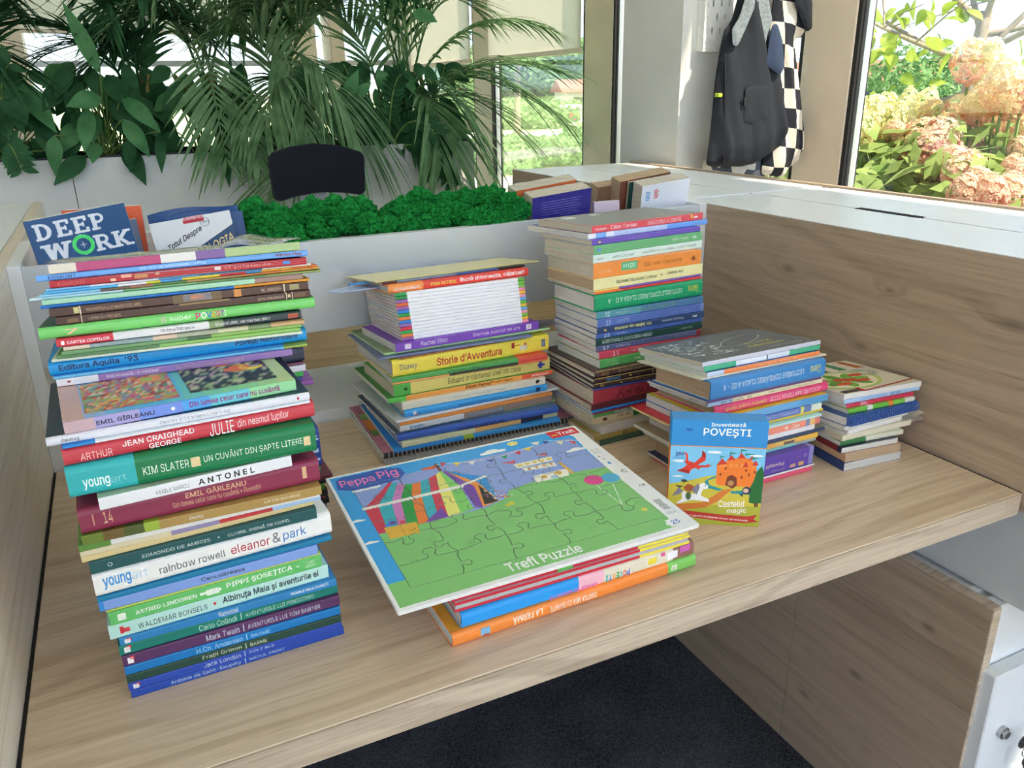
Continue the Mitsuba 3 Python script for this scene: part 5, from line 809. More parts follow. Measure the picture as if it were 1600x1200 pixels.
for x, y0, y1 in ((64.5, 97, 102), (76.5, 102, 108), (90, 106, 112.5), (104.5, 101, 105)): dec('#1f6a64', sbox(x - .3, y0, x + .3, y1), 6)
dec('#d83c30', [(18, 105), (23, 103), (24, 93), (32, 90), (41, 100), (41, 108), (46, 104), (46, 94), (36, 87), (47, 87), (49, 89), (54, 87), (49, 84), (41, 84), (37, 80), (35, 83), (29, 81), (26, 74), (10, 78), (18, 82), (23, 87), (18, 93), (21, 92), (21, 100)], 4); dec('#a82a28', [(41, 100), (41, 108), (46, 104), (46, 96)], 5); dec('#a82a28', [(26, 74), (10, 78), (18, 81), (26, 79)], 5)
dec('#e8ecee', [(18, 48), (22, 48), (35, 44), (39, 58), (45, 62), (52, 58), (51, 53), (45, 52), (43, 43), (54, 38), (54, 34), (35, 36), (28, 35), (14, 29), (12, 31), (19, 37)], 5); dec('#7f7f94', [(30, 50), (39, 61), (41, 55), (38, 44)], 6); dec('#7f7f94', [(20, 48), (14, 54), (10, 47), (6, 41), (14, 43)], 6)
dec('#a8582c', [(20, 54), (26, 60), (34, 56), (30, 48), (23, 49)], 7); dec('#3f4438', [(16, 65), (21, 66), (26, 63), (19, 61)], 8); dec('#3f4438', [(9, 57), (20, 56), (15, 53)], 8); dec('#4a6a3c', ell(27, 42, 3.5, 6), 7); dec('#2c2c30', ell(48, 58, .8, .8), 7)
dec('#1f6a34', [(117, 89), (121, 80), (123, 37), (113, 34), (105, 36), (105, 58), (109, 68), (111, 80)], 8); dec('#6a4a30', sbox(112, 30, 117, 36), 8)
dec('#2c3a4c', ell(101, 53, 5.5, 5.5), 9); dec('#d8b8a4', ell(100, 53, 3.4, 3.2), 10); dec('#2c4a5c', [(92, 47), (98, 50), (96, 44)], 9)
dec('#c03a34', [(14, 21), (36, 19), (74, 16), (104, 15), (117, 18), (113, 11), (119, 8), (102, 5), (75, 6), (37, 10), (14, 14)], 9)
def dword(s, x0, x1, y0, y1, hx, lvl, dy=0, lid=False, bold=True):
    v, f = text2d(s, bold); yy = (-0.0003 if lid else e0 - lvl * 0.00004)
    q.mesh([bxf((x0 + a * (x1 - x0)) / 1000, yy, (y0 + b * (y1 - y0) + a * dy) / 1000) for a, b in v], f, col(hx))
dword('Inventează', 50, 93, 142, 147.5, '#eef4f6', 0, 1, True); dword('POVEȘTI', 41, 100, 127, 140, '#f4f6f4', 0, 0, True); dword('DPH', 19, 27, 135, 139, '#2a4a9c', 0, 0, True)
dword('DPH', 8, 18, 99, 105, '#2a4a9c', 12); dword('edituradph', 5, 20, 96, 97.5, '#2a4a9c', 12); dword('Castelul', 66, 100, 27, 37, '#f2efe0', 12, 2); dword('magic', 78, 103, 17, 26, '#f2efe0', 12, 2); dword('jocuri pentru învățarea socio-emoțională!', 22, 106, 11.5, 15.5, '#f2dcd4', 12, -5)
v, f, c = q.out(); part(t, 'front_print', (v, f), 'print', 'printed castle, dragon and horse under white lettering', kind='stuff', color=c)
# ---------------------------------------------------------------- what stands in the planter box
class Frame3:
    def __init__(s, o, ex, ey, ez): s.o = np.array(o, float); s.m = np.array([ex, ey, ez], float)
    def __call__(s, v): return s.o + np.asarray(v, float) @ s.m
def standing(o, lean, tilt, back=False):
    """upright book seen on its cover: o = its upper left front corner, lean turns it in the picture plane, tilt leans it back"""
    a, b = math.radians(lean), math.radians(tilt)
    u = np.array([math.cos(a), 0, math.sin(a)]); w = np.array([math.sin(a) * math.cos(b), math.sin(b) * -1, -math.cos(a) * math.cos(b)]); w /= np.linalg.norm(w)     # right, down
    n = np.cross(w, u)                                                                                # towards the viewer
    return u, w, n / np.linalg.norm(n)
def upright(name, label, o, lean, tilt, W, H, Tt, front, spine, pg='w', spine_right=False, cat_='book', group=None):
    u, w, n = standing(o, lean, tilt)
    if not spine_right: fr = Frame3(np.array(o) - n * Tt, w, u, n)
    else: fr = Frame3(np.array(o) + u * W, w, -u, -n)
    t = book(name, label, cat_, fr, H, W, Tt, spine, 'p', pg, top=front, bot=front, group=group)
    return t, (lambda x, y, h=0.0003: np.array(o) + u * x + w * y + n * h)
def ink(q, at, poly, hx, lvl=1): v, f = tri_poly(poly if poly.is_valid else poly.buffer(0)); q.mesh([at(a / 1000, -b / 1000, 0.0002 * lvl) for a, b in v], f, col(hx))
def slabs(ch):          # chunky slab-serif capitals, unit height
    s = 0.22; e = 0.15
    ser = lambda x0, x1, y: sbox(x0, y, x1, y + e)
    if ch == 'D': return sbox(.08, 0, .08 + s, 1).union(ser(0, .4, 0)).union(ser(0, .4, 1 - e)).union(affinity.scale(Point(.32, .5).buffer(.5, 16), 1.0, 1).difference(affinity.scale(Point(.32, .5).buffer(.36, 16), .75, 1)).intersection(sbox(.3, 0, 1, 1)))
    if ch == 'E': return unary_union([sbox(.08, 0, .08 + s, 1), ser(0, .75, 0), ser(0, .72, 1 - e), sbox(.1, .43, .55, .57), sbox(.6, 0, .75, .3), sbox(.57, .7, .72, 1), sbox(.46, .36, .56, .64)])
    if ch == 'P' or ch == 'R':
        g = unary_union([sbox(.08, 0, .08 + s, 1), ser(0, .42, 0), ser(0, .4, 1 - e), Point(.4, .70).buffer(.30, 14).difference(Point(.4, .70).buffer(.15, 14)).intersection(sbox(.3, .3, 1, 1)), sbox(.2, .85, .42, 1), sbox(.2, .4, .42, .55)])
        return g if ch == 'P' else unary_union([g, P_([(.38, .45), (.58, .45), (.85, .12), (.85, 0), (.62, 0)]), ser(.62, .92, 0)])
    if ch == 'K': return unary_union([sbox(.08, 0, .08 + s, 1), ser(0, .4, 0), ser(0, .4, 1 - e), P_([(.28, .42), (.28, .6), (.62, 1), (.88, 1), (.45, .5), (.86, 0), (.6, 0)]), ser(.55, .95, 0), ser(.55, .92, 1 - e)])
    if ch == 'W': return unary_union([P_([(.08, 1), (.3, 1), (.42, .35), (.36, 0), (.25, 0)]), P_([(.25, 0), (.42, 0), (.62, 1), (.48, 1)]), P_([(.48, 1), (.64, 1), (.82, .0), (.66, 0)]), P_([(.66, 0), (.82, 0), (1.03, 1), (.85, 1)]), ser(0, .38, 1 - e), ser(.75, 1.12, 1 - e)])
t, at = upright('hardcover', 'dark blue book with big white slab lettering and a green ring, leaning left', (-0.133, 1.366, 0.381), 7.5, 3, 0.138, 0.205, 0.022, '#1f4f80', '#174068')
q = Quads()
for ch, x, wd in (('D', 9, 24), ('E', 37, 22), ('E', 61, 22), ('P', 85, 22)): ink(q, at, affinity.translate(affinity.scale(slabs(ch), 28, 24, origin=(0, 0)), x, -31), '#dde3ea')
for ch, x, k in (('W', 10, 38), ('R', 82, 29), ('K', 108, 29)): ink(q, at, affinity.translate(affinity.scale(slabs(ch), k, 24, origin=(0, 0)), x, -62), '#dde3ea')
ink(q, at, Point(67, -48).buffer(15, 24).difference(Point(67, -48).buffer(9.6, 24)), '#4be070'); ink(q, at, sbox(62.5, -48.4, 71.5, -47.6).union(sbox(66.6, -52.5, 67.4, -43.5)), '#e4ece8')
for a in range(4): ink(q, at, affinity.rotate(sbox(66.7, -34.5, 67.3, -31.5), a * 90, origin=(67, -48)), '#e4ece8', 2)
v, f, c = q.out(); part(t, 'cover_print', (v, f), 'print', 'white slab lettering with a green target ring', kind='stuff', color=c)
upright('paperback', 'grey-blue book peeping out right of the dark blue lettered one', (-0.10, 1.41, 0.362), 3, 3, 0.118, 0.18, 0.012, '#6f7c96', '#5a6680')
t, at = upright('paperback', 'orange book standing behind the dark blue lettered one', (-0.085, 1.43, 0.386), 0, 4, 0.113, 0.20, 0.02, '#ec6432', '#d8552a')
# magazines with a rippled cover
def ripple(name, label, o, W, H, front, amp, lean, tilt, th=0.003):
    u, w, n = standing(o, lean, tilt); nx = 24
    X = np.linspace(0, W, nx); off = amp * np.sin(X / W * 2.2 * PI + .6); P, F = [], []
    for h0 in (0, -th):
        for x, d in zip(X, off): P += [np.array(o) + u * x + n * (d + h0) + w * (-0.004 * math.sin(x / W * 5)), np.array(o) + u * x + n * (d + h0) + w * H]
    for i in range(nx - 1):
        a = 2 * i; F += [[a, a + 1, a + 3], [a, a + 3, a + 2]]; b = a + 2 * nx; F += [[b, b + 3, b + 1], [b, b + 2, b + 3], [a, a + 2, b + 2], [a, b + 2, b], [a + 1, b + 3, a + 3], [a + 1, b + 1, b + 3]]
    for a in (0, 2 * (nx - 1)): b = a + 2 * nx; F += [[a, b, b + 1], [a, b + 1, a + 1]]
    t = thing(name, label, 'magazine'); P = np.array(P); put(t, (P, np.array(F)), 'print', color=np.tile(col(front), (len(P), 1)))
    return t, lambda x, y, h=0.0003: np.array(o) + u * x + w * (y - 0.004 * math.sin(x / W * 5)) + n * (amp * math.sin(x / W * 2.2 * PI + .6) + h)
ripple('magazine', 'navy wavy-topped magazine behind the white-covered one', (0.034, 1.41, 0.372), 0.138, 0.19, '#224a80', 0.004, 4.5, 2)
ripple('magazine', 'blue magazine edge sticking out right of the white-covered one', (0.060, 1.405, 0.367), 0.118, 0.19, '#2b5286', 0.001, 3, 2)
t = thing('magazine', 'white-covered magazine with black lettering and a red badge behind the left stack', 'magazine')
u, w, n = standing((0, 0, 0), 6, 3); o = np.array([0.034, 1.395, 0.360]); q = Quads()
mag = sbox(0, -170, 124, 0); at = lambda x, y, h=0.0003: o + u * x + w * y + n * h
m = extrude(mag, 2.5, -2.5); v = np.array(m.vertices); part(t, 'cover', (np.array([at(a / 1000, -b / 1000, c / 1000) for a, b, c in v]), np.array(m.faces)), 'print', color=np.tile(col('#e2e4e6'), (len(v), 1)))
ink(q, at, P_([(124, -22), (124, -80), (20, -80), (62, -50)]), '#2a4c74'); ink(q, at, affinity.rotate(sbox(50, -9, 82, 1), 0), '#b82c3c', 2)
def iw(s, x0, x1, y0, y1, hx, dy=0, lvl=3, bold=True): vv, ff = text2d(s, bold); q.mesh([at((x0 + a * (x1 - x0)) / 1000, -(y0 + b * (y1 - y0) + a * dy) / 1000, 0.0002 * lvl) for a, b in vv], ff, col(hx))
iw('BUSINESSTECH', 50, 82, -4, 1, '#f0e4e4'); ink(q, at, Point(82, -11).buffer(7, 16).boundary.buffer(.4), '#4a5060', 2); iw('Ultim', 76, 88, -13, -9, '#4a5060', 0, 3, False)
iw('Totul Despre', 18, 75, -50, -38, '#33383e', 24); iw('PSIHOLOGIA', 36, 121, -72, -58, '#e8c890', 24)
v, f, c = q.out(); part(t, 'cover_print', (v, f), 'print', kind='stuff', color=c)
# paperbacks in the right compartment
t, at = upright('paperback', 'violet-blue paperback with small print, front of the books right of the moss', (0.700, 1.372, 0.356), 5, -14, 0.130, 0.17, 0.036, '#3a338c', '#2a2668', 'c', True)
q = Quads()
for i in range(7): x0, x1 = (18, 108 - (i % 3) * 5) if i < 6 else (60, 105); ink(q, at, sbox(x0, -13.6 - i * 5, x1, -12.6 - i * 5), '#8a82c8', 3)
v, f, c = q.out(); part(t, 'cover_print', (v, f), 'print', kind='stuff', color=c)
upright('paperback', 'tan-paged paperback right behind the violet-blue one', (0.684, 1.412, 0.366), 6, -14, 0.135, 0.18, 0.034, '#d8703c', '#27366a', 'c', True)
upright('paperback', 'thin light blue book behind the two paperbacks right of the moss', (0.705, 1.45, 0.374), 3, -14, 0.09, 0.18, 0.008, '#5aa0d4', '#5aa0d4', 'w', True)
upright('paperback', 'pale pink book between the violet-blue and the white paperbacks', (0.852, 1.40, 0.335), 0, 4, 0.06, 0.15, 0.012, '#d8c4d4', '#d8c4d4', 'w')
t, at = upright('paperback', 'white-backed paperback with blue and red print right of the moss', (0.948, 1.372, 0.362), 5, -14, 0.118, 0.17, 0.032, '#dfe4ec', '#e0e4ea', 'c', True)
q = Quads()
for i in range(5): ink(q, at, sbox(10, -16 - i * 4, 19 + i % 2 * 3, -14 - i * 4), '#4a8ac8', 3); ink(q, at, sbox(30, -14 - i * 4, 39 + i % 2 * 3, -12 - i * 4), '#c84a4a', 3)
v, f, c = q.out(); part(t, 'cover_print', (v, f), 'print', kind='stuff', color=c)
upright('paperback', 'thin dark green book between the white paperback and the tan-paged one', (0.940, 1.408, 0.367), 5, -14, 0.115, 0.17, 0.006, '#1f4a44', '#1f4a44', 't', True)
upright('paperback', 'thick tan-paged paperback behind the white one', (0.925, 1.418, 0.368), 6, -14, 0.125, 0.18, 0.034, '#7a4a3c', '#8a5a48', 't', True)
upright('paperback', 'brown-edged paperback left of the thick tan-paged one', (0.895, 1.455, 0.356), 3, -14, 0.1, 0.16, 0.03, '#8a6a54', '#8a6a54', 't', True)
# moss cushion
ms = []; r = np.random.default_rng(5)
for i in range(230):
    x, y = r.uniform(0.198, 0.69), r.uniform(1.368, 1.552); s = r.uniform(0.010, 0.024)
    m = trimesh.creation.icosphere(subdivisions=3 if y < 1.47 else 2, radius=1); v = np.array(m.vertices)
    d = 0.72 + 0.9 * meshkit.fbm(v * 3.2 + r.random(3) * 50, 4, i % 7) - 0.25 * (meshkit.noise(v * 13 + 7, 3) > .5)
    v = v * d[:, None] * s * [1, 1, 0.9] + [x, y, 0.314 + 0.028 * r.random() + 0.010 * (y > 1.5) + 0.008 * math.sin(x * 40)]
    ms.append(trimesh.Trimesh(v, m.faces, process=False))
m = cat(*ms)
mat('moss_green', proc(lambda p, n, uv: mix(C3('#0a5224'), C3('#27923f'), dr.clip(1.8 * fbm(p.x * 260, p.y * 260, p.z * 260) - 0.4, 0, 1))), 0.95, specular=0.1)
put('moss', m, 'moss_green', smooth=False); labels['moss'] = {'label': 'bright green preserved moss filling the planter box behind the middle stack', 'category': 'moss', 'kind': 'stuff'}
# ---------------------------------------------------------------- white trough with the tall plants, office chair
t = thing('plant_trough', 'long white plant trough behind the chair holding palms', 'planter')
for x0, x1 in ((-1.6, -0.148), (-0.1455, 1.488)): part(t, 'front_panel', bx(x0, x1, 3.5, 3.52, FL, 0.335, 0.001), 'trough_white')
part(t, 'end_panel', bx(1.468, 1.488, 3.52, 3.90, FL, 0.335, 0.001), 'trough_white'); part(t, 'back_panel', bx(-1.6, 1.488, 3.90, 3.92, FL, 0.335, 0.001), 'trough_white')
part(t, 'end_panel', bx(-1.6, -1.58, 3.52, 3.90, FL, 0.335, 0.001), 'trough_white')
part(t, 'black_liner', cat(bx(-1.58, 1.468, 3.521, 3.535, 0.1, 0.342), bx(-1.58, 1.468, 3.885, 3.899, 0.1, 0.342), bx(-1.58, 1.468, 3.535, 3.885, 0.1, 0.27)), 'black_plastic')
mat('stem_green', '#6d8a44', 0.5); mat('cane', '#8a8a4c', 0.6)
def ribbon(P, wid, up, fold=0.25):
    """a leaf blade along the points P: three columns, folded at the midrib"""
    P = np.asarray(P, float); n = len(P); tt = np.gradient(P, axis=0); tt /= np.linalg.norm(tt, axis=1, keepdims=True) + 1e-9
    s = np.cross(tt, up); s /= np.linalg.norm(s, axis=1, keepdims=True) + 1e-9; nn = np.cross(s, tt)
    w = np.asarray(wid)[:, None]
    V = np.concatenate([P - s * w + nn * w * fold, P, P + s * w + nn * w * fold]); F = []
    for i in range(n - 1):
        for a in (0, n): F += [[a + i, a + i + 1, a + n + i + 1], [a + i, a + n + i + 1, a + n + i]]
    return V, np.array(F)
def frond_mesh(P, n=24, ll=0.30, wid=0.0085, seed=0, droop=0.10, ang=0.85, flat=0.0):
    r = np.random.default_rng(seed); C = bez(P, 40); tt = np.gradient(C, axis=0); tt /= np.linalg.norm(tt, axis=1, keepdims=True)
    V, F, k = [], [], 0
    tb = tube(C, np.linspace(0.006, 0.0016, 40), 5); V.append(tb.vertices); F.append(tb.faces); k = len(tb.vertices)
    for i in range(n):
        u = 0.20 + 0.79 * i / (n - 1); j = min(int(u * 39), 38); o = C[j]; d = tt[j]
        side = np.cross(d, [0, 0, 1.0]) + np.array([0, 1e-3, 0]); side /= np.linalg.norm(side); upv = np.cross(side, d)
        L = ll * (0.55 + 0.75 * math.sin(PI * min(1, (u - 0.1) * 1.05)) ** 0.8) * (1 if u < .9 else .75)
        for s in (-1, 1):
            a = ang * (1 - 0.55 * u) + r.normal(0, .05); dr_ = d * math.cos(a) + side * s * math.sin(a) + upv * (0.18 + r.normal(0, .05)) * (1 - flat)
            dr_ /= np.linalg.norm(dr_); l = L * r.uniform(.88, 1.08); q = np.linspace(0, 1, 6)[:, None]
            Q = o + dr_ * l * q - np.array([0, 0, 1]) * (droop + r.normal(0, .015)) * l * 3 * q ** 2 + 0 * q
            ww = wid * np.array([.35, .9, 1, .85, .55, .05]) * r.uniform(.85, 1.15)
            v, f = ribbon(Q, ww, upv + 1e-3, .2); V.append(v); F.append(f + k); k += len(v)
    return np.vstack(V), np.vstack(F)
def palm(label, fronds, base, seed, nrand=8, spread=0.55, height=0.75, matk='palm_leaf', ylim=3.75):
    t = thing('areca_palm', label, 'palm'); r = np.random.default_rng(seed); b = np.array([*base, 0.27])
    for i in range(5):
        o = b + [r.normal(0, .03), r.normal(0, .02), 0]; part(t, 'cane', tube(bez([o, o + [r.normal(0, .02), 0, .2], o + [r.normal(0, .06), r.normal(0, .03), .36]], 8), 0.009, 6), 'cane', smooth=True)
    for i, (P, kw) in enumerate(fronds):
        part(t, 'frond', frond_mesh(P, seed=seed * 50 + i, **kw), kw.pop('m', None) or matk) if False else part(t, 'frond', frond_mesh(P, seed=seed * 50 + i, **kw), matk)
    for i in range(nrand):
        a = r.uniform(0, 2 * PI); R = spread * r.uniform(.6, 1.1); hgt = height * r.uniform(.6, 1.15)
        o = b + [r.normal(0, .03), r.normal(0, .02), 0.25]; e = o + [R * math.cos(a), .45 * R * math.sin(a), hgt * .55]; m_ = o + [R * .3 * math.cos(a), .2 * R * math.sin(a), hgt]
        part(t, 'frond', frond_mesh([o, m_, e], n=22, ll=.24 * r.uniform(.8, 1.15), seed=seed * 90 + i), 'dark_leaf' if r.random() < .35 else matk)
    return t
palm('arching palm at the left end of the trough', [
    ([[0.1, 3.8, .55], [.05, 3.7, .83], [-.24, 3.6, .80]], dict(ll=.22)), ([[.17, 3.8, .55], [.17, 3.7, .85], [-.18, 3.6, .69]], dict(ll=.22)), ([[.15, 3.8, .55], [.19, 3.7, .99], [.42, 3.6, .74]], dict(ll=.24)), ([[.17, 3.8, .55], [.24, 3.7, .90], [-.05, 3.6, .64]], dict(ll=.2))], (0.12, 3.75), 1, 2, .5, .7, 'dark_leaf')
palm('palm second from the left with a fan-like frond hanging over the trough', [
    ([[.41, 3.7, .74], [.39, 3.5, .66], [.40, 3.42, .30]], dict(n=17, ll=.21, wid=.0085, droop=.05, ang=1.05, flat=1)), ([[.46, 3.7, .6], [.5, 3.55, .62], [.52, 3.4, .28]], dict(n=15, ll=.16)), ([[.40, 3.75, .6], [.36, 3.7, .95], [.1, 3.6, .80]], dict(ll=.26)), ([[.42, 3.75, .6], [.5, 3.7, 1.0], [.72, 3.6, .82]], dict(ll=.24))], (.42, 3.72), 2, 5, .42, .75)
palm('palm behind the office chair with fronds drooping to both sides', [
    ([[.72, 3.7, .72], [.86, 3.45, .70], [.93, 3.4, .35]], dict(n=22, ll=.28, droop=.22)), ([[.67, 3.7, .74], [.74, 3.5, .68], [.73, 3.4, .32]], dict(n=20, ll=.24, droop=.2)), ([[.81, 3.6, .33], [.62, 3.4, .42], [.48, 3.3, .06]], dict(n=18, ll=.2)), ([[.69, 3.7, .49], [.65, 3.6, .86], [.41, 3.5, .75]], dict(ll=.26)), ([[.71, 3.7, .49], [.75, 3.6, 1.0], [1.0, 3.5, .81]], dict(ll=.26)), ([[.74, 3.7, .5], [.66, 3.55, .75], [.56, 3.42, .42]], dict(n=20, ll=.24, droop=.2))], (.72, 3.70), 3, 5, .4, .75)
palm('tallest palm at the right end with long fronds reaching the window', [
    ([[1.25, 3.6, .45], [1.38, 3.5, .78], [1.87, 3.35, .41]], dict(n=24, ll=.34, droop=.16)), ([[1.32, 3.6, .5], [1.44, 3.5, .73], [1.88, 3.4, .62]], dict(n=24, ll=.30, droop=.12)), ([[1.26, 3.7, .53], [1.49, 3.6, .95], [1.88, 3.5, .80]], dict(n=26, ll=.22, droop=.16)), ([[1.23, 3.6, .53], [1.36, 3.45, .72], [1.51, 3.38, .19]], dict(n=22, ll=.28, droop=.14)), ([[1.26, 3.6, .48], [1.30, 3.45, .65], [1.29, 3.4, .24]], dict(n=20, ll=.26, droop=.14)), ([[1.14, 3.7, .48], [1.03, 3.6, .90], [.79, 3.5, .90]], dict(ll=.26)), ([[1.2, 3.7, .5], [1.3, 3.6, 1.0], [1.55, 3.5, 1.05]], dict(ll=.28)), ([[1.28, 3.6, .5], [1.5, 3.5, .62], [1.72, 3.4, .30]], dict(n=20, ll=.26))], (1.24, 3.68), 4, 6, .42, .8)
palm('dark palm cut by the left edge of the picture', [([[-.4, 3.7, .5], [-.36, 3.6, .95], [-.1, 3.5, .9]], dict(ll=.26)), ([[-.45, 3.7, .5], [-.45, 3.6, .9], [-.3, 3.5, .66]], dict(ll=.26))], (-.45, 3.72), 6, 3, .4, .75, 'dark_leaf')
def leaf_mesh(a, b, wid, up=(0, -1, .35), bow=.08, fold=.22):
    a, b = np.array(a, float), np.array(b, float); d = b - a; up = np.array(up, float)
    P = bez([a, (a + b) / 2 + up * np.linalg.norm(d) * bow, b], 12); u = np.linspace(0, 1, 12)
    w = wid * np.clip(np.sin(PI * u ** .8) * (1 - .15 * u), .02, 1)
    return ribbon(P, w, up, fold)
def lily(label, base, leaves, seed, nrand, spread=.24):
    t = thing('peace_lily', label, 'plant'); r = np.random.default_rng(seed); b = np.array([*base, .27])
    for a, e, w in leaves:
        part(t, 'stem', tube(bez([b + [r.normal(0, .02), r.normal(0, .02), 0], (b + a) / 2 + [0, 0, .08], a], 8), .0028, 5), 'stem_green', smooth=True)
        part(t, 'leaf', leaf_mesh(a, e, w), 'dark_leaf' if r.random() < .5 else 'mid_leaf', smooth=True)
    for i in range(nrand):
        an = r.uniform(PI, 2 * PI) if r.random() < .75 else r.uniform(0, PI); R = spread * r.uniform(.5, 1.1); z = r.uniform(.38, .68)
        a = np.array([b[0] + .5 * R * math.cos(an), b[1] + .4 * R * math.sin(an), z]); l = r.uniform(.11, .19)
        e = a + [l * .6 * math.cos(an), l * .5 * math.sin(an), -l * r.uniform(.3, 1.0)]; e[1] = max(e[1], 3.40) if e[2] < .36 else e[1]
        part(t, 'stem', tube(bez([b + [r.normal(0, .02), r.normal(0, .02), 0], (b + a) / 2 + [0, 0, .05], a], 6), .0026, 5), 'stem_green', smooth=True)
        part(t, 'leaf', leaf_mesh(a, e, l * r.uniform(.18, .26)), 'dark_leaf' if r.random() < .8 else 'mid_leaf', smooth=True)
    return t
lily('broad-leaved plant with one tall upright leaf at the left of the trough', (-.02, 3.62), [([.01, 3.48, .63], [-.07, 3.5, .87], .030), ([0, 3.5, .55], [-.12, 3.44, .52], .038), ([-.05, 3.5, .51], [-.09, 3.44, .36], .034), ([.07, 3.52, .55], [.18, 3.44, .42], .034), ([.06, 3.5, .47], [.13, 3.44, .33], .034), ([.07, 3.48, .40], [.05, 3.44, .28], .025), ([-.09, 3.5, .345], [-.21, 3.43, .25], .036), ([.18, 3.52, .42], [.16, 3.44, .27], .022), ([-.18, 3.52, .42], [-.2, 3.46, .28], .03), ([-.3, 3.52, .36], [-.35, 3.46, .29], .022)], 21, 22)
lily('dark broad-leaved plant under the fan-like palm frond', (.34, 3.64), [([.41, 3.52, .36], [.40, 3.44, .2], .02), ([.46, 3.52, .36], [.44, 3.44, .22], .018)], 22, 20)
lily('broad-leaved plant with bright leaves right of the chair', (.90, 3.62), [([.77, 3.5, .54], [.73, 3.5, .66], .03), ([.90, 3.48, .51], [.98, 3.5, .64], .03), ([.94, 3.48, .52], [1.03, 3.5, .59], .026), ([.94, 3.5, .54], [.97, 3.44, .42], .028), ([.92, 3.48, .5], [.87, 3.46, .41], .028)], 23, 16)
lily('dark leafy plant between the two right-hand palms', (1.08, 3.64), [([1.23, 3.5, .86], [1.32, 3.45, .82], .035), ([1.0, 3.5, .45], [1.05, 3.44, .36], .026)], 24, 24)
lily('dark leafy plant filling the left end of the trough', (-.36, 3.62), [], 25, 26, .3)
lily('dark leafy plant behind the trough edge below the tallest palm', (1.32, 3.66), [], 26, 18, .22)
def zz(label, base, stems, seed):
    t = thing('zz_plant', label, 'plant'); r = np.random.default_rng(seed); b = np.array([*base, .27])
    for P in stems:
        C = bez([b, *P], 16); k = part(t, 'stem', tube(C, np.linspace(.006, .002, 16), 5), 'stem_green', smooth=True)
        for i in range(5, 16):
            d = C[i] - C[i - 1]; d /= np.linalg.norm(d); s = np.cross(d, [0, -1, .2]); s /= np.linalg.norm(s)
            for sg in (-1, 1): part(k, 'leaflet', leaf_mesh(C[i], C[i] + (d * .035 + s * sg * .055) * r.uniform(.8, 1.1), .015, bow=.05), 'dark_leaf', smooth=True)
zz('glossy plant with paired leaflets at the left edge', (-.36, 3.58), [([-.33, 3.5, .62], [-.27, 3.44, .66]), ([-.33, 3.45, .5], [-.30, 3.42, .32]), ([-.42, 3.5, .6], [-.40, 3.42, .45])], 31)
zz('glossy plant with paired leaflets in the middle of the right-hand plants', (1.1, 3.55), [([1.1, 3.48, .6], [1.15, 3.44, .62]), ([1.15, 3.44, .52], [1.26, 3.38, .38]), ([1.22, 3.46, .45], [1.33, 3.40, .17]), ([1.2, 3.46, .42], [1.27, 3.41, .2])], 32)
lily('dense dark foliage at the back of the trough behind the left palm', (.05, 3.80), [], 27, 40, .34)
lily('dense dark foliage at the back of the trough behind the chair', (.62, 3.80), [], 28, 40, .34)
lily('dense dark foliage at the back of the trough at the right', (1.12, 3.80), [], 29, 40, .30)
lily('dense dark foliage at the back of the trough at the far left', (-.45, 3.80), [], 30, 36, .30)
# trailing leaves hanging over the trough front at the right
t = thing('trailing_plant', 'trailing plant with narrow dark leaves hanging over the trough front', 'plant'); r = np.random.default_rng(41)
for i in range(34):
    x = r.uniform(1.17, 1.36); z = r.uniform(.26, .42); part(t, 'leaf', leaf_mesh([x, 3.47, z], [x + r.uniform(-.03, .05), 3.43, z - r.uniform(.09, .15)], r.uniform(.011, .018)), 'dark_leaf', smooth=True)
# office chair
t = thing('office_chair', 'black office chair standing behind the planter box', 'chair')
out = np.array([(.482, .205), (.478, .345), (.50, .362), (.56, .377), (.643, .385), (.73, .374), (.795, .352), (.806, .335), (.80, .215), (.785, .203), (.72, .214), (.64, .220), (.56, .212), (.50, .200)])
g = P_(out).buffer(-.012).buffer(.012, 6); gr = g.buffer(-.0)
def curved(g, th, y0, cx, k, n=26):
    x0, _, x1, _ = g.bounds; ms_ = []
    for i in range(n):
        c = g.intersection(sbox(x0 + (x1 - x0) * i / n, -9, x0 + (x1 - x0) * (i + 1) / n + 1e-6, 9))
        if c.is_empty: continue
        m = extrude(c, th); v = np.array(m.vertices); ms_.append(trimesh.Trimesh(np.c_[v[:, 0], y0 - v[:, 2] - k * (v[:, 0] - cx) ** 2, v[:, 1]], np.array(m.faces)[:, ::-1], process=False))
    return cat(*ms_)
part(t, 'backrest', curved(g, .045, 2.96, .642, .9), 'black_fabric'); part(t, 'back_stem', cat(bx(.605, .645, 2.965, 2.985, -.3, .30), bx(.58, .67, 2.955, 2.975, .12, .30)), 'alu')
part(t, 'seat', bx(.40, .88, 2.50, 2.95, -.31, -.24, .02), 'black_fabric'); part(t, 'column', tube([[.64, 2.74, -.66], [.64, 2.74, -.3]], .025, 12), 'black_plastic')
for i in range(5): a = i * 2 * PI / 5; part(t, 'foot', tube([[.64, 2.74, -.655], [.64 + .28 * math.cos(a), 2.74 + .28 * math.sin(a), -.69]], [.022, .014], 8), 'black_plastic'); m = trimesh.creation.icosphere(2, .024); m.apply_translation([.64 + .28 * math.cos(a), 2.74 + .28 * math.sin(a), FL + .024]); part(t, 'caster', m, 'black_plastic')
for s in (.39, .89): part(t, 'armrest', cat(bx(s - .025, s + .025, 2.55, 2.80, -.09, -.06, .008), bx(s - .01, s + .01, 2.66, 2.72, -.30, -.09)), 'black_plastic')
t = thing('laptop', 'black laptop edge on the opposite desk left of the moss', 'laptop')
part(t, 'screen', bx(.10, .44, 1.98, 1.988, .012, .265, .002), 'black_plastic'); part(t, 'keyboard', bx(.10, .44, 1.99, 2.21, 0, .014, .002), 'black_plastic')
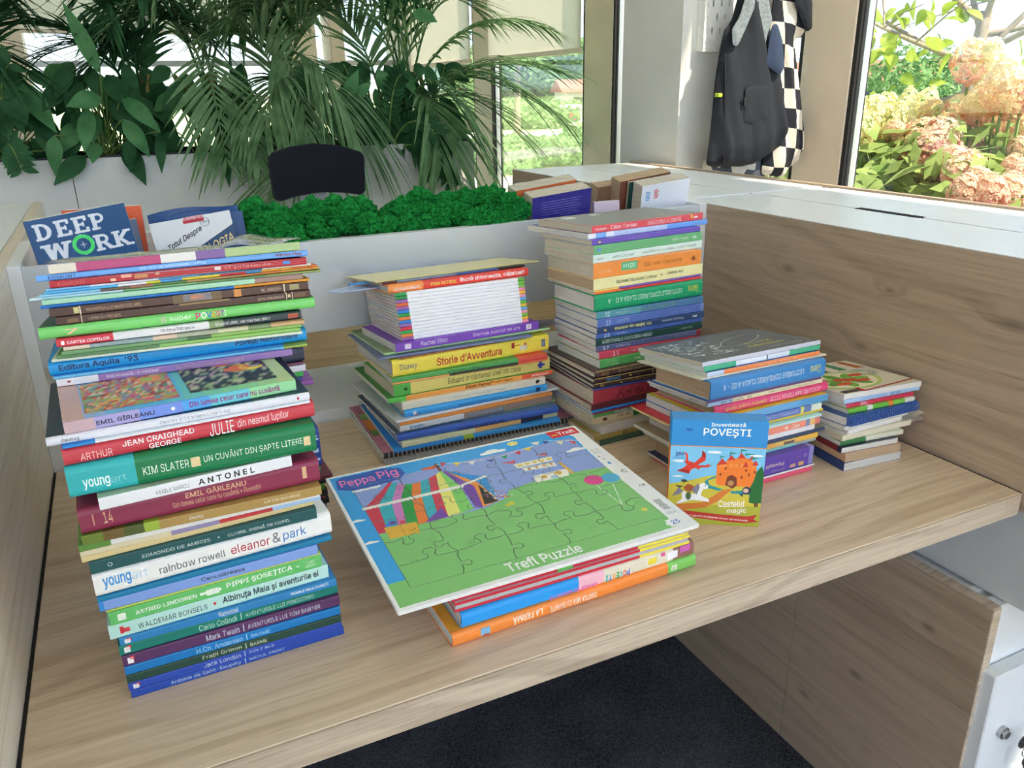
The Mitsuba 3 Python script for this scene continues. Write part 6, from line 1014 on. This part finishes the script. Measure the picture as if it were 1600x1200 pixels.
# ---------------------------------------------------------------- pegboard and jackets on the pier
PY = 2.07
peg = sbox(1.598, .643, 1.885, 1.45); holes = []
for i in range(9):
    for j in range(20):
        x, z = 1.628 + i * .029, .70 + j * .036
        holes.append(affinity.translate(sbox(-.0022, -.007, .0022, .007).buffer(.0012, 3), x + (.016 if j % 2 else 0), z))
for i in range(10): holes.append(Point(1.606 + i * .03, .652).buffer(.0035, 6))
for j in range(22): holes.append(Point(1.607, .667 + j * .034).buffer(.0035, 6))
m = extrude(peg.difference(unary_union(holes)), .005); v = np.array(m.vertices)
t = thing('pegboard', 'white perforated pegboard on the pier left of the jackets', 'pegboard'); part(t, 'panel', (np.c_[v[:, 0], PY - .03 - v[:, 2], v[:, 1]], np.array(m.faces)[:, ::-1]), 'white_wall'); part(t, 'spacer', cat(bx(1.6, 1.615, PY - .03, PY - .002, .645, 1.44), bx(1.615, 1.884, PY - .03, PY - .002, .645, .66)), 'white_wall')
for x in (1.71, 1.865): part(t, 'hook', tube([[x, PY - .03, .83], [x, PY - .10, .82], [x, PY - .115, .845]], .004, 6), 'steel')
def cloth(outline, y0, thick_, seed, fold_amp, res=.009, freq=26):
    """hanging garment: a filled outline (x, z) turned into a puffed, folded double-sided body"""
    g = P_(outline).buffer(-.012).buffer(.024).buffer(-.012); x0, z0, x1, z1 = g.bounds
    xs, zs = np.arange(x0, x1 + res, res), np.arange(z0, z1 + res, res)
    pts = [(x, z) for x in xs for z in zs if g.buffer(-.004).contains(Point(x, z))] + [g.exterior.interpolate(s, normalized=True).coords[0] for s in np.linspace(0, 1, 220)[:-1]]
    pts = np.array(pts); from_ = __import__('scipy.spatial', fromlist=['Delaunay']).Delaunay(pts); F = np.array([f for f in from_.simplices if g.buffer(.001).contains(Point(*pts[f].mean(0)))])
    d = np.array([g.exterior.distance(Point(*q)) for q in pts]); puff = thick_ * np.sqrt(np.clip(d / .06, 0, 1))
    fl = fold_amp * (meshkit.fbm(np.c_[pts[:, 0] * freq + .25 * pts[:, 1] * freq, pts[:, 1] * 2.5, np.full(len(pts), seed)], 3) - .5) * np.clip(d / .02, 0, 1)
    a, b, c = pts[F[:, 0]], pts[F[:, 1]], pts[F[:, 2]]; s = (b[:, 0] - a[:, 0]) * (c[:, 1] - a[:, 1]) - (b[:, 1] - a[:, 1]) * (c[:, 0] - a[:, 0]); F[s < 0] = F[s < 0][:, ::-1]
    n = len(pts); V = np.vstack([np.c_[pts[:, 0], y0 - puff - fl, pts[:, 1]], np.c_[pts[:, 0], y0 + puff * .6 + .002, pts[:, 1]]])
    return V, np.vstack([F, F[:, ::-1] + n]), np.vstack([pts, pts])
mat('vest_cloth', proc(lambda p, n, uv: C3('#171c26') * (0.85 + 0.3 * noise(p.x * 700, p.y * 700, p.z * 700))), .85, sheen=.1)
mat('navy_cloth', '#2c3a54', .9)
mat('fleece', proc(lambda p, n, uv: mix(C3('#566068'), C3('#8d979c'), fbm(p.x * 160, p.y * 160, p.z * 160))), .95, sheen=.6)
t = thing('vest', 'dark navy vest hanging on the pegboard with its grey lining showing', 'vest')
vest = [(1.665, 0.932), (1.658, 0.789), (1.639, 0.721), (1.615, 0.696), (1.604, 0.642), (1.595, 0.574), (1.593, 0.531), (1.59, 0.42), (1.581, 0.327), (1.635, 0.322), (1.715, 0.318), (1.764, 0.324), (1.8, 0.34), (1.859, 0.37), (1.881, 0.423), (1.852, 0.508), (1.823, 0.616), (1.799, 0.668), (1.78, 0.703), (1.741, 0.77), (1.72, 0.932)]
V, F, P2 = cloth(vest, 1.965, .035, 3, .028); part(t, 'shell', (V, F), 'vest_cloth', smooth=40)
V, F, P2 = cloth([(1.649, 0.942), (1.655, 0.789), (1.636, 0.727), (1.613, 0.696), (1.619, 0.655), (1.611, 0.598), (1.63, 0.641), (1.661, 0.698), (1.686, 0.751), (1.688, 0.942)], 1.93, .008, 5, .010, .006, 40); part(t, 'lapel', (V, F), 'fleece', 'grey fleece lapel', smooth=40)
V, F, P2 = cloth([(1.694, 0.942), (1.688, 0.732), (1.705, 0.693), (1.723, 0.626), (1.739, 0.598), (1.74, 0.674), (1.757, 0.722), (1.732, 0.789), (1.72, 0.942)], 1.932, .008, 6, .012, .006, 40); part(t, 'lining', (V, F), 'fleece', 'grey fleece lining', smooth=40)
V, F, P2 = cloth([(1.725, 0.942), (1.739, 0.789), (1.76, 0.727), (1.749, 0.674), (1.744, 0.607), (1.763, 0.593), (1.801, 0.574), (1.814, 0.598), (1.797, 0.669), (1.776, 0.708), (1.741, 0.789), (1.735, 0.942)], 1.928, .010, 7, .008, .006, 40); part(t, 'inside', (V, F), 'navy_cloth', 'dark blue inside', smooth=40)
V, F, P2 = cloth([(1.674, 0.544), (1.763, 0.552), (1.776, 0.446), (1.678, 0.444)], 1.928, .007, 8, .008, .006, 30); part(t, 'pocket', (V, F), 'vest_cloth', smooth=40)
part(t, 'zip', tube(bez([[1.607, 1.945, .636], [1.613, 1.935, .50], [1.625, 1.94, .33]], 14), .003, 6), 'black_plastic'); part(t, 'zip_pull', bx(1.665, 1.675, 1.918, 1.924, .493, .517, .001), 'black_plastic')
mat('neon', '#b8d23a', .6); mat('cream_patch', '#d8d2c0', .9)
part(t, 'cord_stop', bx(1.590, 1.604, 1.94, 1.96, .518, .529, .002), 'neon', 'neon yellow tab')
t = thing('plaid_jacket', 'black and white checked jacket hanging right of the vest', 'jacket')
pl = [(1.836, 0.913), (1.909, 0.913), (1.945, 0.751), (1.954, 0.698), (1.945, 0.682), (1.911, 0.679), (1.923, 0.639), (1.947, 0.561), (1.974, 0.467), (1.993, 0.394), (1.996, 0.344), (1.981, 0.343), (1.978, 0.316), (1.949, 0.303), (1.936, 0.294), (1.927, 0.27), (1.832, 0.285), (1.835, 0.352), (1.835, 0.407), (1.825, 0.608), (1.814, 0.705)]
V, F, P2 = cloth(pl, 2.005, .03, 9, .03, .0075, 30)
ci = (np.floor((P2[:, 0] + .12 * (P2[:, 1] - .5)) / .040).astype(int) % 2) ^ (np.floor((P2[:, 1] + .15 * P2[:, 0]) / .056).astype(int) % 2)
def checks(p, n, uv):
    a = dr.floor((p.x + (p.z - 1.24) * .12 + .012 * noise(p.z * 9, p.x * 9)) / .040); b = dr.floor((p.z + p.x * .15 + .012 * noise(p.x * 14, p.z * 7, 3.0)) / .058)
    k = (a - 2 * dr.floor(a / 2)) + (b - 2 * dr.floor(b / 2))
    return dr.select(dr.abs(k - 1) < .1, C3('#ddd6c8'), C3('#20242e')) * (0.85 + 0.25 * noise(p.x * 500, p.z * 500, p.y * 500))
mat('plaid_cloth', proc(checks), .95, sheen=.3)
part(t, 'shell', (V, F), 'plaid_cloth', smooth=40)
V, F, P2 = cloth([(1.845, 0.913), (1.902, 0.913), (1.935, 0.77), (1.944, 0.705), (1.923, 0.693), (1.897, 0.732), (1.868, 0.77)], 1.966, .02, 12, .015, .007, 30); part(t, 'hood', (V, F), 'vest_cloth', 'dark hood', smooth=40)
t = thing('scarf', 'striped cloth hanging low between the vest and the checked jacket', 'scarf')
mat('stripe_cloth', proc(lambda p, n, uv: dr.select(noise(p.x * 40, p.z * 12) > .5, C3('#4a4f5c'), C3('#c8c4bc'))), .95)
V, F, P2 = cloth([(1.615, 0.34), (1.615, 0.244), (1.864, 0.244), (1.864, 0.349)], 2.025, .02, 14, .03, .009, 40); put(t, (V, F), 'stripe_cloth', smooth=40)
# ---------------------------------------------------------------- the garden outside
GZ = -0.86
def leaf_cloud(n, blobs, size, seed, flat=.3):
    """small leaves spread over the shells of a few blobs (centre, radii)"""
    r = np.random.default_rng(seed); w = np.array([b[3] * b[5] for b in blobs]); w = w / w.sum(); k = r.choice(len(blobs), n, p=w)
    B = np.array(blobs)[k]; d = r.normal(size=(n, 3)); d /= np.linalg.norm(d, axis=1, keepdims=True)
    c = B[:, :3] + d * B[:, 3:] * (0.55 + .5 * r.random((n, 1))) ; c[:, 2] = np.maximum(c[:, 2], GZ + .01)
    a = r.normal(size=(n, 3)); a[:, 2] *= .6; a /= np.linalg.norm(a, axis=1, keepdims=True); b = np.cross(a, d + .3 * r.normal(size=(n, 3))); b /= np.linalg.norm(b, axis=1, keepdims=True) + 1e-9
    s = size * r.uniform(.6, 1.3, (n, 1)); V = np.concatenate([c - a * s, c + b * s * .45, c + a * s, c - b * s * .45]); i = np.arange(n)
    return V, np.vstack([np.c_[i, i + n, i + 2 * n], np.c_[i, i + 2 * n, i + 3 * n]])
mat('lawn', proc(lambda p, n, uv: mix(C3('#869f6e'), C3('#abba8c'), dr.clip(fbm(p.x * 1.2, p.y * 1.2, 0.0) * 1.4 - .2 + .3 * (noise(p.x * 40, p.y * 40) - .5), 0, 1))), .95, specular=.05)
mat('paving', '#c9c6c0', .9); mat('soil', '#7a6a50', .95); mat('bark', proc(lambda p, n, uv: mix(C3('#6f6558'), C3('#a89c8c'), fbm(p.x * 40, p.y * 40, p.z * 12))), .9)
struct('ground', bx(-90, 120, -30, 160, GZ - .3, GZ), 'lawn')
for x0, x1, y0, y1 in ((2.35, 3.1, -1.9, 9), (-14, 9, -18, -1.95), (-16, -6.3, -1.95, 12)): k = key_for('terrace'); put(k, bx(x0, x1, y0, y1, GZ - .1, GZ + .03), 'paving'); labels[k] = {'kind': 'structure'}  # paving added out of view so the light bounced indoors is less green
for i, (d, w) in enumerate(((13.2, 1.6), (27.5, 1.9))):
    k = key_for('garden_path'); dx, dy = math.sin(math.radians(27)), math.cos(math.radians(27)); c = np.array([dx, dy]) * d; n_ = np.array([dy, -dx])
    v = [(*(c + n_ * s * 14 + np.array([dx, dy]) * w * e), GZ + z) for z in (.0, .02) for s, e in ((-1, -.5), (1, -.5), (1, .5), (-1, .5))]
    put(k, trimesh.convex.convex_hull(np.array(v)), 'paving'); labels[k] = {'kind': 'structure'}
def at_dir(px_az, d): a = math.radians(px_az); return np.array([math.sin(a) * d, math.cos(a) * d])
def bush(label, az, d, w, h, n, size, matk, seed, cat_='bush', name='bush'):
    c = at_dir(az, d); r = np.random.default_rng(seed)
    bl = [(c[0] + r.normal(0, w * .3), c[1] + r.normal(0, w * .3), GZ + h * r.uniform(.3, .6), w * r.uniform(.35, .6), w * r.uniform(.35, .6), h * r.uniform(.4, .55)) for _ in range(5)]
    t = thing(name, label, cat_); V, F = leaf_cloud(n, bl, size, seed); part(t, 'foliage', (V, F), matk, kind='stuff'); part(t, 'stem', tube([[c[0], c[1], GZ - .02], [c[0], c[1], GZ + h * .6]], [.03, .02], 6), 'bark'); return t
# seen through the window right of the palms: azimuths 24 to 30 degrees
for i, (az, d, w, h) in enumerate(((24.3, 15.5, 1.5, .45), (26.6, 18.5, 1.6, .5), (28.6, 16.5, 1.2, .5), (30.4, 20, 1.6, .6))): bush(['low spreading juniper nearest the palm fronds outside', 'low spreading juniper in the middle of the far bed', 'low spreading juniper at the right of the far bed', 'low juniper seen in the narrow glass strip beside the pier'][i], az, d, w, h, 2600, .09, 'shrub_leaf', 50 + i)
for i, (az, d, w, h) in enumerate(((25.2, 33, 3, 1.2), (27.6, 44, 3.5, .9), (21.3, 31, 2, 1.4))): bush(['wide pale bed of shrubs beyond the second path, left', 'wide pale bed of shrubs beyond the second path, right', 'rounded shrub bed beyond the path behind the fronds'][i], az, d, w, h, 2400, .16, 'shrub_leaf', 60 + i)
def tree(label, az, d, trunk_h, crown, n, size, matk, seed, rad=.12):
    c = at_dir(az, d); r = np.random.default_rng(seed); t = thing('tree', label, 'tree')
    part(t, 'trunk', tube([[c[0], c[1], GZ - .05], [c[0] + .05, c[1], GZ + trunk_h], [c[0], c[1], GZ + trunk_h + crown * .8]], [rad, rad * .7, rad * .3], 8), 'bark', smooth=True)
    bl = [(c[0] + r.normal(0, crown * .4), c[1] + r.normal(0, crown * .4), GZ + trunk_h + crown * r.uniform(.1, 1.1), crown * r.uniform(.35, .6), crown * r.uniform(.35, .6), crown * r.uniform(.35, .55)) for _ in range(7)]
    V, F = leaf_cloud(n, bl, size, seed); part(t, 'foliage', (V, F), matk, kind='stuff'); return t
tree('slender yellow-green tree outside the window right of the palms', 26.0, 24, 2.2, 1.5, 3000, .10, 'tree_leaf', 71)
for i, (az, d, h, cr) in enumerate(((22.3, 62, 1.0, 2.6), (24.4, 78, 1.0, 3.2), (26.4, 64, 1.2, 2.6), (28.1, 80, 1.0, 3.3), (29.9, 96, 1.0, 4.2), (31.8, 66, 1, 2.8))): tree(['leftmost', 'second', 'third', 'fourth', 'fifth', 'last'][i] + ' tree of the far row of trees beyond the lawn, counted from the left', az, d, h, cr, 2600, .42, 'far_leaf', 80 + i, .3)
mat('roof_tile', '#b0705c', .8); mat('plaster', '#d9d2c8', .9); mat('sign_dark', '#4a4e54', .7); mat('sign_red', '#c8303a', .6)
def house(label, az, d, w, h, rot, roofh=1.6):
    c = at_dir(az, d); R = trimesh.transformations.rotation_matrix(math.radians(rot), [0, 0, 1]); R[:3, 3] = [c[0], c[1], GZ]
    t = thing('house', label, 'house'); m = bx(-w / 2, w / 2, -2.5, 2.5, 0, h); m.apply_transform(R); part(t, 'wall', m, 'plaster')
    m = trimesh.convex.convex_hull(np.array([[-w / 2 - .3, -2.9, h], [w / 2 + .3, -2.9, h], [w / 2 + .3, 2.9, h], [-w / 2 - .3, 2.9, h], [-w / 2 - .3, 0, h + roofh], [w / 2 + .3, 0, h + roofh]])); m.apply_transform(R); part(t, 'roof', m, 'roof_tile')
    for x in np.linspace(-w / 2 + 1, w / 2 - 1, max(2, int(w / 2.5))): m = bx(x - .5, x + .5, -2.53, -2.48, h * .3, h * .75); m.apply_transform(R); part(t, 'window', m, 'sign_dark')
house('house with a reddish roof behind the far row of trees', 29.9, 58, 2.0, 1.2, -20, .8)
c = at_dir(29.6, 37); t = thing('sign_kiosk', 'small grey kiosk with a red sign beyond the lawn', 'kiosk')
part(t, 'wall', bx(c[0] - .6, c[0] + .6, c[1], c[1] + .6, GZ, GZ + .75), 'plaster'); part(t, 'sign_panel', bx(c[0] - .5, c[0] + .5, c[1] - .05, c[1], GZ + .08, GZ + .6), 'sign_dark')
part(t, 'sign_lettering', cat(*[bx(c[0] - .45 + i * .19, c[0] - .32 + i * .19, c[1] - .07, c[1] - .05, GZ + .15, GZ + .45) for i in range(5)]), 'sign_red', 'red block lettering', kind='stuff')
# seen through the right window: azimuths 47 to 58 degrees
for i, (az, d, w) in enumerate(((48.2, 52, 9), (51.4, 72, 8), (57.5, 66, 10))): house(['low far house left of the dense bush in the right window', 'far house behind the dense bush in the right window', 'house far behind the blossoms at the right', 'house beyond the right edge of the window'][i], az, d, w, 1.5, -45 + i * 8, 1.1)
for i, (az, d, h, cr, mk) in enumerate(((50.9, 17, .3, 1.35, 'shrub_leaf'), (52.3, 22, .3, 1.4, 'shrub_leaf'), (49.3, 12.5, .2, .7, 'shrub_leaf'), (54.2, 14, .2, .7, 'garden_leaf'))): tree(['dense dark green bush in the middle of the right window', 'darker bush right behind the dense green one', 'smaller hazy bush left of the dense green one', 'light green bush left of the tree trunk'][i], az, d, h, cr, 3200, .075, mk, 90 + i, .08)
# the young tree in the garden
t = thing('young_tree', 'young tree with grey trunk and spreading branches in the right window', 'tree')
tb = np.array([*at_dir(53.7, 9.0), GZ]); top = tb + [0.12, 0.02, 2.0]
part(t, 'trunk', tube(bez([tb - [0, 0, .05], tb + [.0, 0, 1.2], top], 12), np.linspace(.085, .055, 12), 10), 'bark', smooth=True)
r = np.random.default_rng(17); lv = []
e1, e2 = np.array([math.cos(math.radians(53.6)), -math.sin(math.radians(53.6)), 0]), np.array([math.sin(math.radians(53.6)), math.cos(math.radians(53.6)), 0])
ends = []
for sx, hx, st in ((-1.15, .75, .75), (-.75, .35, .78), (-.35, 1.1, .9), (.2, 1.3, .95), (.75, 1.0, .8), (1.1, .7, .82), (1.3, .35, .9), (-1.0, .95, .95), (.55, .2, .7), (-.5, -.1, .66)):
    o = tb + (top - tb) * st; e = o + e1 * sx * 1.5 + e2 * r.normal(0, .6) + [0, 0, hx * 1.4]; C = bez([o, o + (e - o) * .5 + [0, 0, -.08], e], 10); k = part(t, 'branch', tube(C, np.linspace(.030, .008, 10), 7), 'bark', smooth=True)
    for j in range(3): q = C[4 + j * 2]; w_ = q + e1 * r.normal(0, .5) + e2 * r.normal(0, .4) + [0, 0, r.uniform(-.3, .45)]; part(k, 'twig', tube([q, (q + w_) / 2 + [0, 0, .03], w_], [.009, .006, .003], 5), 'bark'); ends += [w_, (q + w_) / 2]
    ends += list(C[4:])
leafp = None
for i in range(250):
    q = ends[r.integers(len(ends))] + r.normal(0, .16, 3); d = r.normal(size=3); d[2] -= .8; d /= np.linalg.norm(d); l = r.uniform(.13, .22); part(t, 'leaf', leaf_mesh(q, q + d * l, l * .36, up=r.normal(size=3) + [0, 0, 1], bow=.08), 'tree_leaf', smooth=True)
t = thing('maple_branch', 'hanging branch with pale leaves at the left of the right window', 'branch')
mb = np.array([*at_dir(49.2, 4.6), .95]); part(t, 'twig', tube(bez([mb + [.6, .9, .8], mb + [.2, .3, .3], mb - [.05, 0, .15]], 8), np.linspace(.014, .004, 8), 6), 'bark')
for i in range(70): q = mb + r.normal(0, 1, 3) * [.2, .2, .22] + [.05, .1, .1]; d = r.normal(size=3); d[2] -= .8; d /= np.linalg.norm(d); l = r.uniform(.07, .12); part(t, 'leaf', leaf_mesh(q, q + d * l, l * .3, up=r.normal(size=3) + [0, 0, 1]), 'tree_leaf', smooth=True)
# hydrangeas: each flower head a part, copies of three modelled heads
scene['petal'] = {'type': 'principledthin', 'base_color': {'type': 'mesh_attribute', 'name': 'vertex_color'}, 'roughness': .8, 'diff_trans': .7, 'spec_trans': 0.0, 'eta': 1.3}
def head(seed, pal, cone):
    r = np.random.default_rng(seed); q = Quads(); P = [col(h) for h in pal]
    for i in range(210):
        d = r.normal(size=3); d /= np.linalg.norm(d); taper = 1 - cone * .45 * max(d[2], 0) ; c = d * [.075 * taper, .075 * taper, .075 * (1 + cone * .5)] * r.uniform(.88, 1.04)
        a = np.cross(d, r.normal(size=3)); a /= np.linalg.norm(a); b = np.cross(d, a); s = r.uniform(.009, .014); cc = P[int(np.clip((d[2] + 1) / 2 * len(P) + r.normal(0, .5), 0, len(P) - 1))]
        for k in range(4):
            u = a * math.cos(k * PI / 2) + b * math.sin(k * PI / 2); w_ = a * math.cos(k * PI / 2 + 1.2) + b * math.sin(k * PI / 2 + 1.2); q.add([c, c + u * s + d * .002, c + (u + w_) * s * .75 + d * .004, c + w_ * s + d * .002], cc)
    return q.out()
HEADS = [head(1, ['#e8d8a8', '#f4ecc0', '#eef0c4'], 1), head(2, ['#e8b8a0', '#f0d8b4', '#f4e8c4'], .7), head(3, ['#dca09c', '#ecc4b0', '#f0d8c0'], .3), head(4, ['#e09ac0', '#e8aacc', '#f0bcd8'], 0)]
HP = [mikit.ply((v, f), 'petal', color=c) for v, f, c in HEADS]
lm = leaf_mesh([0, 0, 0], [.15, 0, -.02], .05, up=(0, 0, 1), bow=.12); LP = mikit.ply(lm, 'garden_leaf', smooth=True)
def hydrangea(label, heads, seed, nleaf):
    t = thing('hydrangea', label, 'flower bush', 'hydrangea bushes outside the right window'); r = np.random.default_rng(seed)
    X = np.array([h[0] for h in heads]); g = X.mean(0)
    for (p, kind, s) in heads:
        p = np.array(p, float)
        part(t, 'stem', tube(bez([[g[0] + (p[0] - g[0]) * .4, g[1] + (p[1] - g[1]) * .4, GZ], [p[0], p[1], (p[2] + GZ) / 2], p - [0, 0, .05]], 6), .006, 5), 'stem_green')
        k = key_for(t + '__blossom'); scene[k] = {**HP[kind], 'to_world': T().translate((p + [0, 0, H0]).tolist()).rotate([r.normal(), r.normal(), .5], float(r.uniform(-35, 35))).scale(float(s))}
    for i in range(nleaf):
        p = X[r.integers(len(X))] + r.normal(0, 1, 3) * [.13, .13, .07] - [0, 0, r.uniform(.1, .55)]
        k = key_for(t + '__leaf'); scene[k] = {**LP, 'to_world': T().translate((p + [0, 0, H0]).tolist()).rotate([0, 0, 1], float(r.uniform(0, 360))).rotate([0, 1, 0], float(r.uniform(-10, 60))).scale(float(r.uniform(.7, 1.2)))}
    V, F = leaf_cloud(1500, [(g[0], g[1], g[2] - .45, .5, .5, .45)], .06, seed); part(t, 'inner_foliage', (V, F), 'garden_leaf', kind='stuff')
    return t
hydrangea('cream-blossomed hydrangea at the left of the right window', [([2.66,2.43,0.47],0,0.60), ([2.59,2.35,0.41],0,0.66), ([2.70,2.39,0.43],0,0.72), ([2.72,2.36,0.40],0,0.60), ([2.81,2.41,0.43],0,0.60), ([2.76,2.31,0.40],0,0.72), ([2.54,2.26,0.38],0,0.60), ([2.51,2.29,0.37],0,0.60), ([2.69,2.24,0.37],2,0.54), ([2.51,2.29,0.33],2,0.48)], 101, 60)
hydrangea('hydrangea with cream and pinkish heads in the middle of the right window', [([2.89,2.14,0.45],1,0.54), ([2.94,2.41,0.46],0,0.66), ([2.98,2.36,0.47],0,0.60), ([2.89,2.32,0.40],0,0.72), ([2.80,2.26,0.37],1,0.60), ([2.92,2.27,0.43],1,0.66), ([2.94,2.24,0.40],1,0.72), ([2.97,2.23,0.40],1,0.60), ([2.89,2.14,0.38],0,0.72), ([2.86,2.18,0.38],0,0.60), ([2.75,2.17,0.35],1,0.66), ([2.66,2.11,0.33],1,0.66), ([2.68,2.09,0.33],1,0.60), ([2.70,2.06,0.35],2,0.72), ([2.72,2.04,0.34],2,0.60), ([2.62,2.00,0.31],2,0.72), ([2.64,1.98,0.30],2,0.66), ([2.58,1.89,0.29],2,0.66), ([2.51,1.82,0.26],2,0.66), ([2.40,1.71,0.22],2,0.66), ([2.71,2.22,0.35],1,0.54)], 102, 80)
hydrangea('tallest hydrangea with pink-tinged heads at the right of the window', [([2.90,2.13,0.62],1,0.78), ([2.94,2.08,0.61],0,0.72), ([2.96,2.13,0.60],0,0.66), ([2.81,1.92,0.53],1,0.90), ([2.82,1.89,0.49],1,0.72), ([2.95,2.06,0.55],0,0.60), ([2.88,1.99,0.51],1,0.60), ([2.85,2.03,0.47],1,0.78), ([2.84,2.05,0.45],1,0.54), ([2.93,2.09,0.33],3,0.54), ([2.90,1.96,0.28],3,0.54), ([2.60,1.86,0.28],2,0.66), ([2.62,1.84,0.27],2,0.60), ([2.46,1.71,0.24],2,0.66), ([2.47,1.70,0.23],2,0.60), ([2.44,1.65,0.22],2,0.72), ([2.51,1.64,0.22],2,0.72), ([2.93,1.92,0.41],1,0.72), ([2.97,2.04,0.41],2,0.54), ([2.68,1.75,0.27],2,0.60), ([2.85,1.86,0.33],2,0.42), ([2.61,1.68,0.25],2,0.60), ([2.84,1.87,0.51],2,0.66)], 103, 100)
